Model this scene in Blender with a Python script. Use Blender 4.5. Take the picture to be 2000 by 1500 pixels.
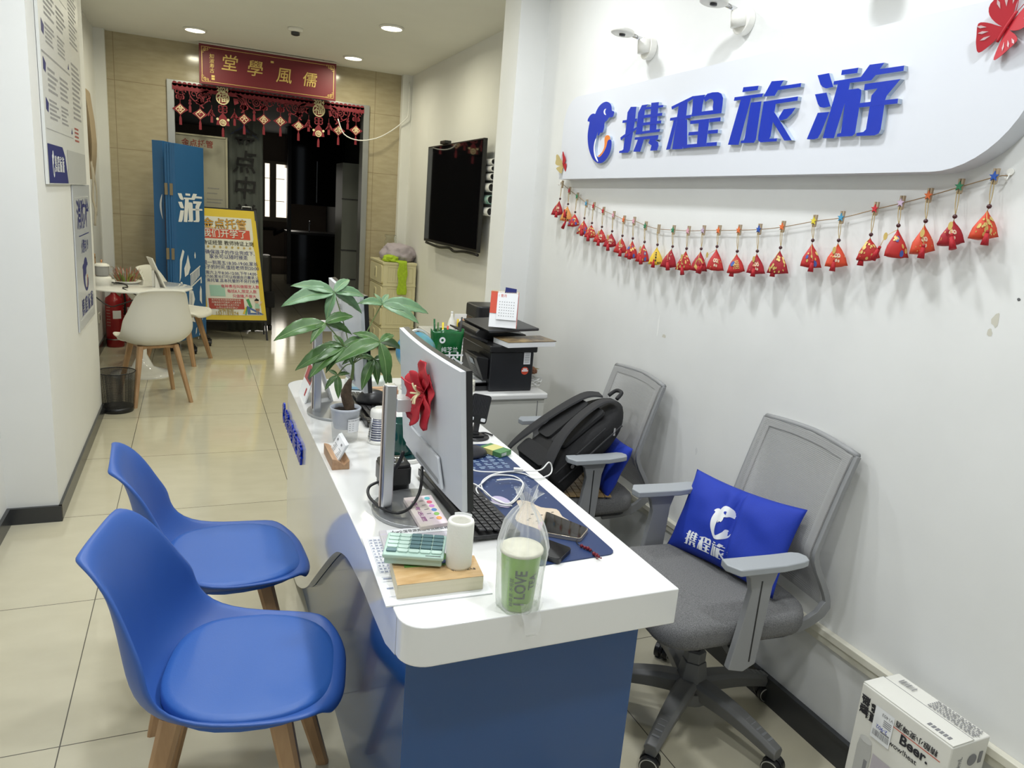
import bpy, bmesh, math, random
from math import sin, cos, pi, radians as R
from mathutils import Vector as V, Matrix as M4, noise
for _o in list(bpy.data.objects): bpy.data.objects.remove(_o)
SC = bpy.context.scene; COL = SC.collection
random.seed(7)
# ---------------------------------------------------------------- camera
F_PX = 1418.6565; YAW, PITCH, ROLL = R(24.0467), R(-13.2602), R(4.6531)
CP = V((0, 0, 1.51))
_f = V((sin(YAW)*cos(PITCH), cos(YAW)*cos(PITCH), sin(PITCH)))
_r0 = V((cos(YAW), -sin(YAW), 0)); _u0 = _r0.cross(_f)
CR = _r0*cos(ROLL) + _u0*sin(ROLL); CU = -_r0*sin(ROLL) + _u0*cos(ROLL)
cam = bpy.data.cameras.new('camera'); cam_o = bpy.data.objects.new('camera', cam); COL.objects.link(cam_o)
m = M4.Identity(3)
for i in range(3): m[i][0] = CR[i]; m[i][1] = CU[i]; m[i][2] = -_f[i]
cam_o.matrix_world = M4.Translation(CP) @ m.to_4x4()
cam.sensor_fit = 'HORIZONTAL'; cam.sensor_width = 36; cam.lens = F_PX*36/2000; cam.clip_start = .05
SC.camera = cam_o
def P(px, py, ax, val):
    """where the sight line of photo point (px, py) meets the plane axis = val"""
    d = CR*(px-1000) - CU*(py-750) + _f*F_PX
    return CP + d*((val-CP[ax])/d[ax])
# ---------------------------------------------------------------- world, lights, exposure
SC.view_settings.view_transform = 'Standard'; SC.view_settings.look = 'None'
SC.view_settings.gamma = 1; SC.view_settings.use_curve_mapping = False
SC.view_settings.exposure = 0.20
w = bpy.data.worlds.new('world'); SC.world = w; w.use_nodes = True
bg = w.node_tree.nodes['Background']; bg.inputs[0].default_value = (.80, .90, 1, 1); bg.inputs[1].default_value = .20
def area(name, loc, rot, sx, sy, power, col, shape='RECTANGLE', spread=180):
    l = bpy.data.lights.new(name, 'AREA'); l.shape = shape; l.size = sx
    if shape == 'RECTANGLE': l.size_y = sy
    l.energy = power; l.color = col; l.spread = R(spread)
    o = bpy.data.objects.new(name, l); o.location = loc; o.rotation_euler = rot; COL.objects.link(o); return o
area('daylight_shopfront', (.3, -2.3, 1.5), (R(90), 0, 0), 3.6, 2.4, 5, (.86, .93, 1))
NEAR_L = [(1.05, .5), (1.05, 1.75), (1.05, 3.0), (-.05, .5), (-.05, 1.75), (-.05, 3.0)]
for x, y in NEAR_L: area('ceiling_lamp_light', (x, y, 2.78), (0, 0, 0), .16, .16, 10 if x > .5 else 9.5, (.93, .965, 1), 'DISK', 170)
FAR_L = [(.034, 7.282), (1.41, 5.952), (1.403, 7.421), (.034, 5.95), (.75, 4.55)]
for x, y in FAR_L: area('downlight_light', (x, y, 2.785), (0, 0, 0), .14, .14, 7, (1, .95, .72), 'DISK', 170)
area('far_window_light', (1.4, 15.35, 1.55), (R(-90), 0, 0), .9, .9, 4, (1, .95, .85))
# ---------------------------------------------------------------- materials
MC = {}
def mat(name, col, rough=.5, metal=0, noise_amt=0, nscale=20, bump=0, emit=0, trans=0, alpha=1, coat=0, spec=None, ior=None, col2=None, stretch=None):
    if name in MC: return MC[name]
    mt = bpy.data.materials.new(name); mt.use_nodes = True; nt = mt.node_tree; b = nt.nodes['Principled BSDF']
    b.inputs['Base Color'].default_value = (*col, 1); b.inputs['Roughness'].default_value = rough; b.inputs['Metallic'].default_value = metal
    if trans: b.inputs['Transmission Weight'].default_value = trans
    if ior: b.inputs['IOR'].default_value = ior
    if alpha < 1: b.inputs['Alpha'].default_value = alpha
    if coat: b.inputs['Coat Weight'].default_value = coat; b.inputs['Coat Roughness'].default_value = .05
    if spec is not None: b.inputs['Specular IOR Level'].default_value = spec
    if emit: b.inputs['Emission Color'].default_value = (*col, 1); b.inputs['Emission Strength'].default_value = emit
    if noise_amt or bump or col2:
        tc = nt.nodes.new('ShaderNodeTexCoord'); nz = nt.nodes.new('ShaderNodeTexNoise'); nz.inputs['Scale'].default_value = nscale
        nz.inputs['Detail'].default_value = 5
        src = tc.outputs['Object']
        if stretch:
            mp = nt.nodes.new('ShaderNodeMapping'); mp.inputs['Scale'].default_value = stretch
            nt.links.new(src, mp.inputs[0]); src = mp.outputs[0]
        nt.links.new(src, nz.inputs['Vector'])
        if noise_amt or col2:
            mx = nt.nodes.new('ShaderNodeMix'); mx.data_type = 'RGBA'
            c2 = col2 or tuple(max(0, c*(1-noise_amt)) for c in col)
            mx.inputs[6].default_value = (*c2, 1); mx.inputs[7].default_value = (*col, 1)
            rp = nt.nodes.new('ShaderNodeValToRGB'); rp.color_ramp.elements[0].position = .35; rp.color_ramp.elements[1].position = .65
            nt.links.new(nz.outputs['Fac'], rp.inputs[0]); nt.links.new(rp.outputs[0], mx.inputs[0]); nt.links.new(mx.outputs[2], b.inputs['Base Color'])
        if bump:
            bp = nt.nodes.new('ShaderNodeBump'); bp.inputs['Strength'].default_value = bump; bp.inputs['Distance'].default_value = .002
            nt.links.new(nz.outputs['Fac'], bp.inputs['Height']); nt.links.new(bp.outputs[0], b.inputs['Normal'])
    MC[name] = mt; return mt
def math_node(nt, op, a, b=None, c=None):
    n = nt.nodes.new('ShaderNodeMath'); n.operation = op
    for i, v in enumerate((a, b, c)):
        if v is None: continue
        if isinstance(v, (int, float)): n.inputs[i].default_value = v
        else: nt.links.new(v, n.inputs[i])
    return n.outputs[0]
def tiled(name, col, col2, grout, ax1, o1, s1, ax2, o2, s2, gw, rough, nscale, stretch, rlo=None):
    mt = mat(name, col, rough, nscale=nscale, noise_amt=.1, col2=col2, stretch=stretch); nt = mt.node_tree; b = nt.nodes['Principled BSDF']
    g = nt.nodes.new('ShaderNodeNewGeometry'); sp = nt.nodes.new('ShaderNodeSeparateXYZ'); nt.links.new(g.outputs['Position'], sp.inputs[0])
    def line(ax, o, s):
        f = math_node(nt, 'FRACT', math_node(nt, 'DIVIDE', math_node(nt, 'SUBTRACT', sp.outputs[ax], o-100*s), s))
        d = math_node(nt, 'MINIMUM', f, math_node(nt, 'SUBTRACT', 1.0, f))
        return math_node(nt, 'LESS_THAN', d, gw/s)
    l = math_node(nt, 'MAXIMUM', line(ax1, o1, s1), line(ax2, o2, s2))
    mx = nt.nodes.new('ShaderNodeMix'); mx.data_type = 'RGBA'; prev = b.inputs['Base Color'].links[0].from_socket
    nt.links.new(l, mx.inputs[0]); nt.links.new(prev, mx.inputs[6]); mx.inputs[7].default_value = (*grout, 1)
    nt.links.new(mx.outputs[2], b.inputs['Base Color'])
    return mt
M_wall = mat('wall_paint', (.78, .785, .765), .75, noise_amt=.03, nscale=3, bump=.05)
M_walldirty = mat('wall_scuffed', (.76, .765, .75), .7, nscale=2.2, noise_amt=.07, bump=.06)
M_ceil = mat('ceiling_paint', (.80, .80, .75), .8, noise_amt=.02, nscale=4)
M_floor = tiled('floor_tile', (.60, .56, .42), (.57, .53, .395), (.10, .09, .07), 0, -.365, .8, 1, 2.0, .793, .0016, .09, 6, (1, 2, 1))
M_trav = tiled('travertine_tile', (.45, .39, .265), (.395, .34, .225), (.26, .21, .13), 2, 0, .6, 0, 1.75, 1.2, .0025, .13, 7, (1, 1, 4))
M_base = mat('black_skirting', (.035, .037, .04), .25)
M_white = mat('white_lacquer', (.80, .80, .78), .12, coat=.3)
M_whitep = mat('white_plastic', (.82, .81, .76), .35)
M_paper = mat('white_paper', (.82, .83, .84), .7)
M_blue = mat('blue_gloss_panel', (.005, .065, .22), .14, coat=.2)
M_sign = mat('sign_blue', (.003, .028, .40), .25)
M_signedge = mat('acrylic_edge', (.42, .50, .62), .2)
M_orange = mat('orange_print', (.75, .22, .04), .3)
M_black = mat('black_plastic', (.012, .012, .013), .35)
M_blackg = mat('black_gloss', (.006, .006, .008), .06)
M_dark = mat('dark_grey_plastic', (.03, .03, .033), .4)
M_silver = mat('silver_metal', (.55, .56, .58), .28, 1)
M_chrome = mat('chrome', (.7, .7, .72), .12, 1)
M_alu = mat('brushed_frame', (.42, .43, .43), .35, .8)
M_wood = mat('beech_wood', (.50, .31, .16), .45, nscale=9, col2=(.40, .235, .115), stretch=(4, 4, .6))
M_wood2 = mat('holder_wood', (.48, .30, .17), .5, nscale=12, col2=(.38, .22, .12), stretch=(6, 1, 6))
M_bookwood = mat('wood_grain_cover', (.62, .43, .22), .35, nscale=6, col2=(.50, .31, .13), stretch=(3, 14, 3))
M_chairblue = mat('blue_plastic', (.030, .098, .36), .42)
M_padblue = mat('blue_leatherette', (.026, .108, .39), .42, bump=.1, nscale=300)
M_chairwhite = mat('ivory_plastic', (.76, .75, .68), .4)
M_grey = mat('grey_plastic', (.26, .265, .27), .42)
M_greyd = mat('dark_grey_frame', (.16, .16, .155), .5)
M_fabric = mat('grey_fabric', (.20, .20, .20), .95, nscale=420, noise_amt=.5, bump=.5)
M_cushion = mat('royal_blue_cloth', (.006, .035, .40), .75, nscale=500, noise_amt=.15, bump=.15)
M_print = mat('white_print', (.80, .82, .84), .6)
M_printd = mat('black_print', (.02, .02, .025), .6)
M_printg = mat('grey_print', (.22, .22, .23), .6)
M_navy = mat('navy_print', (.012, .02, .16), .5)
M_red = mat('red_felt', (.46, .012, .025), .55)
M_redcut = mat('red_paper_cut', (.20, .007, .018), .6)
M_redban = mat('banner_red', (.13, .005, .012), .5)
M_gold = mat('gold_print', (.62, .45, .14), .4, .3)
M_cream = mat('cream_print', (.80, .70, .42), .5)
M_glass = mat('clear_glass', (.95, .97, .96), .02, trans=1, ior=1.3)
M_emit = mat('lamp_diffuser', (1, .97, .82), .5, emit=9)
M_leaf = mat('leaf_green', (.065, .155, .035), .38, nscale=30, noise_amt=.25)
M_leafl = mat('leaf_pale_green', (.13, .25, .12), .42, nscale=30, noise_amt=.2)
M_stem = mat('leaf_stem', (.14, .20, .06), .6)
M_bark = mat('trunk_bark', (.12, .08, .05), .9, nscale=60, noise_amt=.5, bump=.8)
M_soil = mat('soil', (.02, .014, .01), 1, nscale=120, bump=1)
M_green = mat('green_foil', (.01, .14, .035), .18, nscale=12, noise_amt=.5)
M_yellow = mat('poster_yellow', (.72, .53, .03), .5)
M_posterw = mat('poster_white', (.74, .74, .66), .55)
M_posterr = mat('poster_red', (.60, .07, .03), .5)
M_pink = mat('poster_magenta', (.60, .03, .10), .5)
M_bed = mat('dark_fabric', (.010, .010, .011), .85, nscale=300, noise_amt=.3, bump=.25)
M_strap = mat('strap_webbing', (.022, .022, .024), .8, nscale=200, bump=.3)
M_boxw = mat('white_carton', (.76, .75, .69), .5, noise_amt=.03, nscale=8)
M_cordw = mat('white_cord', (.80, .80, .78), .4)
M_extred = mat('extinguisher_red', (.30, .012, .015), .25)
M_board = mat('screen_blue', (.02, .12, .31), .45)
M_ivory = mat('ivory_drawer', (.70, .65, .42), .4)
M_lime = mat('lime_cloth', (.42, .60, .03), .8, nscale=40, noise_amt=.2, bump=.4)
M_lilac = mat('lilac_cloth', (.42, .37, .42), .85, nscale=30, bump=.5)
M_mint = mat('mint_plastic', (.42, .58, .50), .35)
M_mintd = mat('teal_keys', (.10, .19, .20), .4)
M_mat = mat('navy_desk_mat', (.013, .034, .115), .4)
M_glassdark = mat('screen_glass', (.004, .004, .005), .04)
M_kraft = mat('kraft_card', (.42, .33, .22), .8)
M_win = mat('bright_window', (1, .93, .80), .5, emit=1.0)
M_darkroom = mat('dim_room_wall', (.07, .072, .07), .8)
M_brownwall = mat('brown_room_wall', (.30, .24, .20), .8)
M_curtain = mat('grey_green_curtain', (.075, .085, .08), .9, bump=.2, nscale=60)
M_ink = mat('ink_black', (.008, .008, .010), .8)
M_tcord = mat('twine', (.32, .22, .12), .9)
M_bead = mat('bead_brown', (.06, .012, .015), .3)
M_peg = mat('peg_wood', (.42, .33, .22), .7)
M_tassel = mat('tassel_red', (.50, .01, .02), .7, nscale=80, noise_amt=.4, stretch=(8, 8, .5))
# ---------------------------------------------------------------- mesh helpers
def mesh_obj(name, bm, mats, parent=None, smooth=False, sub=0, solid=0, bev=0, bevseg=2, loc=None, rot=None):
    me = bpy.data.meshes.new(name); bm.normal_update(); bm.to_mesh(me); bm.free()
    if not isinstance(mats, (list, tuple)): mats = [mats]
    for x in mats: me.materials.append(x)
    o = bpy.data.objects.new(name, me); COL.objects.link(o)
    if parent is not None: o.parent = parent
    if loc is not None: o.location = loc
    if rot is not None: o.rotation_euler = rot
    if smooth:
        for p in me.polygons: p.use_smooth = True
    if solid:
        md = o.modifiers.new('solid', 'SOLIDIFY'); md.thickness = solid; md.offset = 0
    if bev:
        md = o.modifiers.new('bevel', 'BEVEL'); md.width = bev; md.segments = bevseg; md.limit_method = 'ANGLE'; md.angle_limit = R(40)
        for p in me.polygons: p.use_smooth = True
        md.harden_normals = True
    if sub:
        md = o.modifiers.new('sub', 'SUBSURF'); md.levels = sub; md.render_levels = sub
    return o
def B(): return bmesh.new()
def box(bm, x0, x1, y0, y1, z0, z1, mi=0, T=None):
    vs = [bm.verts.new((x, y, z)) for x in (x0, x1) for y in (y0, y1) for z in (z0, z1)]
    fs = []
    for q in ((0, 1, 3, 2), (4, 6, 7, 5), (0, 4, 5, 1), (2, 3, 7, 6), (0, 2, 6, 4), (1, 5, 7, 3)):
        f = bm.faces.new([vs[i] for i in q]); f.material_index = mi; fs.append(f)
    if T is not None:
        for v in vs: v.co = T @ v.co
    return vs
def ring(bm, c, r, ax, n, r2=None):
    ax = V(ax).normalized(); t = V((0, 0, 1)) if abs(ax.z) < .9 else V((1, 0, 0)); u = ax.cross(t).normalized(); v = ax.cross(u)
    r2 = r if r2 is None else r2
    return [bm.verts.new(V(c) + u*r*cos(2*pi*i/n) + v*r2*sin(2*pi*i/n)) for i in range(n)]
def bridge(bm, a, b, mi=0):
    n = len(a)
    for i in range(n):
        f = bm.faces.new((a[i], a[(i+1) % n], b[(i+1) % n], b[i])); f.material_index = mi; f.smooth = True
def cap(bm, a, mi=0):
    try: f = bm.faces.new(a); f.material_index = mi
    except ValueError: pass
def cyl(bm, p0, p1, r0, r1=None, n=24, mi=0, caps=True):
    p0, p1 = V(p0), V(p1); r1 = r0 if r1 is None else r1; ax = p1-p0
    a = ring(bm, p0, r0, ax, n); b = ring(bm, p1, r1, ax, n); bridge(bm, a, b, mi)
    if caps: cap(bm, a[::-1], mi); cap(bm, b, mi)
def lathe(bm, prof, c=(0, 0, 0), n=32, mi=0, close=False, T=None):
    rs = []
    for r, z in prof:
        rs.append([bm.verts.new((c[0]+max(r, 1e-4)*cos(2*pi*i/n), c[1]+max(r, 1e-4)*sin(2*pi*i/n), c[2]+z)) for i in range(n)])
    for a, b in zip(rs, rs[1:]): bridge(bm, a, b, mi)
    if close: cap(bm, rs[0][::-1], mi); cap(bm, rs[-1], mi)
    if T is not None:
        for r_ in rs:
            for v in r_: v.co = T @ v.co
    return rs
def smoothpath(pts, k=4):
    pts = [V(p) for p in pts]; out = []
    for i in range(len(pts)-1):
        p0 = pts[max(i-1, 0)]; p1 = pts[i]; p2 = pts[i+1]; p3 = pts[min(i+2, len(pts)-1)]
        for j in range(k):
            t = j/k
            out.append(.5*((2*p1)+(p2-p0)*t+(2*p0-5*p1+4*p2-p3)*t*t+(3*p1-p0-3*p2+p3)*t**3))
    out.append(pts[-1]); return out
def tube(bm, pts, r, n=8, mi=0, k=4, ry=None):
    pts = smoothpath(pts, k) if k > 1 else [V(p) for p in pts]
    prev = None; up = None
    N = len(pts)
    for i, p in enumerate(pts):
        d = (pts[min(i+1, N-1)]-pts[max(i-1, 0)]).normalized()
        if up is None:
            up = V((0, 0, 1)) if abs(d.z) < .9 else V((1, 0, 0))
        u = d.cross(up).normalized(); up = u.cross(d).normalized()
        rr = r(i/(N-1)) if callable(r) else r
        r2 = rr if ry is None else ry
        a = [bm.verts.new(p+u*rr*cos(2*pi*j/n)+up*r2*sin(2*pi*j/n)) for j in range(n)]
        if prev: bridge(bm, prev, a, mi)
        else: cap(bm, a[::-1], mi)
        prev = a
    cap(bm, prev, mi)
def prism(bm, pts, depth, mi=0, mi_side=None):
    """pts: 3-D outline, depth: vector"""
    pts = [V(p) for p in pts]; depth = V(depth); mi_side = mi if mi_side is None else mi_side
    a = [bm.verts.new(p) for p in pts]; b = [bm.verts.new(p+depth) for p in pts]
    n = len(a)
    f1 = bm.faces.new(a); f2 = bm.faces.new(b[::-1]); f1.material_index = mi; f2.material_index = mi
    for i in range(n):
        f = bm.faces.new((a[i], b[i], b[(i+1) % n], a[(i+1) % n])); f.material_index = mi_side
    f1.normal_update(); f2.normal_update(); bmesh.ops.triangulate(bm, faces=[f1, f2])
def rrect(w, h, r, n=5, c=(0, 0)):
    out = []
    for cx, cy, a0 in ((w/2-r, h/2-r, 0), (-w/2+r, h/2-r, 90), (-w/2+r, -h/2+r, 180), (w/2-r, -h/2+r, 270)):
        for i in range(n+1):
            a = R(a0+90*i/n); out.append((c[0]+cx+r*cos(a), c[1]+cy+r*sin(a)))
    return out
def rbox(bm, w, d, z0, z1, r, T=None, mi=0, n=5):
    pts = rrect(w, d, r, n); a = [bm.verts.new((x, y, z0)) for x, y in pts]; b = [bm.verts.new((x, y, z1)) for x, y in pts]
    bridge(bm, a, b, mi); cap(bm, a[::-1], mi); cap(bm, b, mi)
    for f in a[0].link_faces: pass
    if T is not None:
        for v in a+b: v.co = T @ v.co
_txt = {}
def text_tris(s, size, bold=0.0, shear=0.0, align='CENTER', spacing=1.0, line=1.0):
    key = (s, size, bold, shear, align, spacing)
    if key in _txt: return _txt[key]
    cu = bpy.data.curves.new('t', 'FONT'); cu.body = s; cu.size = size; cu.offset = bold*size; cu.shear = shear; cu.resolution_u = 3
    cu.align_x = align; cu.align_y = 'CENTER'; cu.space_character = spacing; cu.space_line = line
    o = bpy.data.objects.new('t', cu); COL.objects.link(o)
    bpy.context.view_layer.update()
    me = bpy.data.meshes.new_from_object(o.evaluated_get(bpy.context.evaluated_depsgraph_get()))
    me.calc_loop_triangles()
    res = ([tuple(v.co[:2]) for v in me.vertices], [tuple(t.vertices) for t in me.loop_triangles])
    bpy.data.objects.remove(o); bpy.data.curves.remove(cu); bpy.data.meshes.remove(me)
    _txt[key] = res; return res
def put_text(bm, s, size, fn, mi=0, dense=0, **kw):
    vs, tr = text_tris(s, size, **kw)
    if dense:
        bt = bmesh.new(); w0 = [bt.verts.new((x, y, 0)) for x, y in vs]
        for t in tr:
            try: bt.faces.new([w0[i] for i in t])
            except ValueError: pass
        bmesh.ops.remove_doubles(bt, verts=bt.verts[:], dist=1e-6)
        for _ in range(4):
            es = [e for e in bt.edges if e.calc_length() > dense]
            if es: bmesh.ops.subdivide_edges(bt, edges=es, cuts=1); bmesh.ops.triangulate(bt, faces=bt.faces[:])
        bt.verts.index_update(); vs = [(v.co.x, v.co.y) for v in bt.verts]; tr = [[v.index for v in f.verts] for f in bt.faces]; bt.free()
    vv = [bm.verts.new(fn(x, y)) for x, y in vs]
    for t in tr:
        try: f = bm.faces.new([vv[i] for i in t]); f.material_index = mi
        except ValueError: pass
def plane_fn(o, u, v):
    o, u, v = V(o), V(u), V(v)
    return lambda x, y: o+u*x+v*y
def flat_poly(bm, pts2, fn, mi=0):
    vs = [bm.verts.new(fn(x, y)) for x, y in pts2]
    try: f = bm.faces.new(vs); f.material_index = mi
    except ValueError: return
    f.normal_update()
    if len(vs) > 4: bmesh.ops.triangulate(bm, faces=[f])
def rect2(x0, x1, y0, y1): return [(x0, y0), (x1, y0), (x1, y1), (x0, y1)]
def thing(name, label, cat, loc=(0, 0, 0), rotz=0, group=None, scale=1):
    o = bpy.data.objects.new(name, None); COL.objects.link(o); o.empty_display_size = .05
    o.location = loc; o.rotation_euler = (0, 0, rotz); o.scale = (scale,)*3; o['label'] = label; o['category'] = cat
    if group: o['group'] = group
    return o
def tag(o, label, cat, group=None):
    o['label'] = label; o['category'] = cat
    if group: o['group'] = group
    return o
def struct(name, bm, mt, label=None, parent=None, **kw):
    o = mesh_obj(name, bm, mt, parent, **kw)
    if parent is None:
        o['kind'] = 'structure'
        if label: o['label'] = label
    return o
def dup(root, loc, rotz, label=None, group=None, scale=None):
    r = root.copy(); COL.objects.link(r); r.location = loc; r.rotation_euler = (0, 0, rotz)
    if scale: r.scale = (scale,)*3
    if label: r['label'] = label
    if group: r['group'] = group
    for ch in list(root.children):
        c = ch.copy(); COL.objects.link(c); c.parent = r
        for g in list(ch.children):
            d = g.copy(); COL.objects.link(d); d.parent = c
    return r
# ================================================================ SETTING
b = B(); box(b, -2.2, 2.5, -2.4, 16, -.06, 0); struct('floor', b, M_floor, 'glossy cream tiled floor with thin dark joints')
b = B(); box(b, -2.2, 2.5, -2.4, 8.05, 2.81, 2.87); struct('ceiling', b, M_ceil, 'plain off-white ceiling with round downlights')
CY = 3.755
b = B(); box(b, 1.715, 1.9, -2.4, CY, 0, 2.81); struct('wall_right', b, M_walldirty, 'scuffed white wall behind the office chairs')
WR = bpy.data.objects['wall_right']; rp = random.Random(21)
for px, py, w_, h_, m_ in ((1297, 657, .016, .008, 'wall_patch_tan'), (1945, 625, .010, .022, 'wall_patch_tan'), (1933, 650, .006, .010, 'wall_patch_tan'), (1288, 810, .014, .006, 'wall_patch_pale'), (1285, 640, .006, .05, 'wall_patch_pale'), (1360, 880, .006, .016, 'wall_patch_grey'), (1990, 585, .004, .004, 'wall_patch_dark'), (1240, 775, .010, .004, 'wall_patch_pale')):
    c_ = P(px, py, 0, 1.7146); b = B(); flat_poly(b, [(w_*cos(k*.628)*rp.uniform(.6, 1.2), h_*sin(k*.628)*rp.uniform(.6, 1.2)) for k in range(10)], plane_fn(c_, (0, 1, 0), (0, 0, 1)))
    mesh_obj('plaster_patch', b, mat(m_, {'wall_patch_tan': (.58, .56, .48), 'wall_patch_pale': (.82, .82, .80), 'wall_patch_grey': (.66, .665, .66), 'wall_patch_dark': (.12, .12, .12)}[m_], .9), WR)
b = B(); box(b, 1.555, 2.3, CY, 3.975, 0, 2.81); struct('wall_right_pier', b, M_wall, 'white pier between the sign wall and the television wall')
b = B(); box(b, 2.12, 2.3, 3.975, 8.05, 0, 2.81); struct('wall_television', b, M_wall, 'pale wall that carries the television')
b = B(); box(b, -1.2, -.584, 3.56, 5.268, 0, 2.81); struct('wall_left_pillar', b, M_wall, 'square white pillar carrying the notices')
b = B(); box(b, -.95, -.78, -2.4, 3.56, 0, 2.81); struct('wall_left', b, M_wall)
b = B(); box(b, -.95, -.80, 5.268, 8.2, 0, 2.81); struct('wall_left_recess', b, M_wall, 'white wall of the recess with the round table')
b = B(); box(b, -.80, -.712, 7.93, 8.1, 0, 2.81); struct('wall_back_left_strip', b, M_wall)
b = B(); box(b, 2.02, 2.12, 7.93, 8.1, 0, 2.81); struct('wall_back_right_strip', b, M_wall)
b = B(); box(b, -.712, -.218, 8.0, 8.12, 0, 2.81); box(b, 1.69, 2.02, 8.0, 8.12, 0, 2.81); box(b, -.218, 1.69, 8.0, 8.12, 2.467, 2.81)
struct('wall_back', b, M_trav, 'beige travertine tiled wall around the wide dark doorway')
# metal door frame
b = B(); box(b, -.218, -.155, 7.97, 8.14, 0, 2.467); box(b, 1.63, 1.69, 7.97, 8.14, 0, 2.467); box(b, -.155, 1.63, 7.97, 8.14, 2.42, 2.467)
o = struct('door_1', b, M_alu, 'brushed metal frame of the wide doorway', bev=.003)
# baseboards
b = B(); box(b, 1.70, 1.715, -2.4, CY, 0, .095); box(b, 1.697, 1.70, -2.4, CY, .082, .095); struct('baseboard_right', b, M_base)
b = B(); box(b, 1.693, 1.715, -2.4, CY, .355, .378); box(b, 1.70, 1.715, -2.4, CY, .33, .355); struct('trim_1', b, mat('trim_cream', (.66, .64, .54), .4), 'cream strip moulding low on the right wall', bev=.003)
b = B(); box(b, -.584, -.572, 3.548, 5.28, 0, .075); box(b, -.78, -.572, 3.545, 3.56, 0, .075); box(b, -.78, -.766, -2.4, 3.545, 0, .075); struct('baseboard_left', b, M_base)
b = B(); box(b, -.80, -.788, 5.268, 7.93, 0, .085); struct('baseboard_recess', b, M_base)
b = B(); box(b, 2.108, 2.12, 3.975, 7.93, 0, .085); struct('baseboard_television', b, M_base)
# ---- room beyond the doorway
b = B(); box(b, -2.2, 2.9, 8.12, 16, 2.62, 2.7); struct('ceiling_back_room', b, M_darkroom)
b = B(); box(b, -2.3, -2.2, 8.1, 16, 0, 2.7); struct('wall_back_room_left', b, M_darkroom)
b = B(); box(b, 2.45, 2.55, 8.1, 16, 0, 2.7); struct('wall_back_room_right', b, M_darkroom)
WY = 15.4; wl, wr, wb, wt = P(512, 370, 1, WY).x, P(562, 370, 1, WY).x, P(535, 427, 1, WY).z, P(535, 320, 1, WY).z
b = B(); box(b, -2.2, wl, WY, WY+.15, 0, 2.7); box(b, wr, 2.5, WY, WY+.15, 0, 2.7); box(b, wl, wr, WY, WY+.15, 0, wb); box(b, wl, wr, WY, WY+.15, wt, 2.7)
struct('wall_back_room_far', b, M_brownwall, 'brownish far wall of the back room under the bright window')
b = B(); mid = P(534, 370, 1, WY).x
for x0, x1 in ((wl-.02, wl+.05), (mid-.07, mid+.05), (wr-.02, wr+.05)): box(b, x0, x1, WY-.03, WY+.05, wb, wt)
box(b, wl-.02, wr+.05, WY-.03, WY+.05, wt, wt+.05); box(b, wl-.02, wr+.05, WY-.05, WY+.05, wb-.05, wb+.03)
wf = struct('window_1', b, mat('window_frame_cream', (.55, .48, .38), .5), 'bright far window in the back room')
b = B(); box(b, wl, wr, WY+.06, WY+.07, wb, wt); mesh_obj('window_pane', b, M_win, wf)
b = B(); box(b, wl, wr, WY+.02, WY+.03, wb+(wt-wb)*.32, wb+(wt-wb)*.33); box(b, wl, wr, WY+.02, WY+.03, wb+(wt-wb)*.73, wb+(wt-wb)*.74); mesh_obj('window_bar', b, mat('window_bar_tan', (.45, .40, .32), .6), wf)
# step below window
b = B(); box(b, .6, 2.3, WY-.6, WY, 0, .30); struct('trim_2', b, M_brownwall, 'low step below the far window')
# heating pipe
b = B(); z0 = P(530, 450, 1, WY-.05).z
tube(b, [(wl-.05, WY-.05, z0+.03), (wl+.1, WY-.05, z0+.03), (wl+.25, WY-.05, z0+.02), (mid, WY-.05, z0-.08), (mid+.18, WY-.05, z0+.02), (wr, WY-.05, z0-.0)], .03, 8, k=2)
tag(mesh_obj('heating_pipe', b, M_bed, smooth=True), 'dark bent pipe running along the wall below the far window', 'pipe')
# dark kitchen cabinet
t = thing('kitchen_cabinet', 'tall near-black cabinet with a counter, beyond the doorway right of the far window', 'cabinet', (0, 0, 0))
t.location = (1.965, 13.2, 0)
b = B(); box(b, -.5, .46, 0, .6, 0, .85); mesh_obj('body', b, M_blackg, t)
b = B(); box(b, -.5, .44, -.06, .6, .85, .89); mesh_obj('countertop', b, M_dark, t, bev=.004)
b = B(); box(b, -.5, .46, .25, .6, 1.35, 2.6); mesh_obj('upper_cabinet', b, M_blackg, t)
for x in (-.44, -.0): b = B(); box(b, x, x+.008, .22, .25, 1.4, 2.1); mesh_obj('handle', b, M_silver, t)
b = B(); tube(b, [(-.12, .2, .89), (-.12, .2, 1.05), (-.12, .12, 1.08), (-.12, .06, 1.03)], .01); mesh_obj('tap', b, M_silver, t, smooth=True)
b = B(); box(b, -.52, -.46, -.08, .02, 0, 2.6); mesh_obj('side_panel', b, M_black, t)
# pale cabinet inside right
t = thing('glass_door_cabinet', 'tall pale grey cabinet with horizontal edges just inside the doorway at its right', 'cabinet', (1.665, 9.0, 0))
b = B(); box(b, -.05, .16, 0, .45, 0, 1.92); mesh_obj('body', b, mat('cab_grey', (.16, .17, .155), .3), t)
for z in (.55, .9, 1.5): b = B(); box(b, -.055, .162, -.01, 0, z, z+.012); mesh_obj('shelf_edge', b, M_dark, t)
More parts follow.
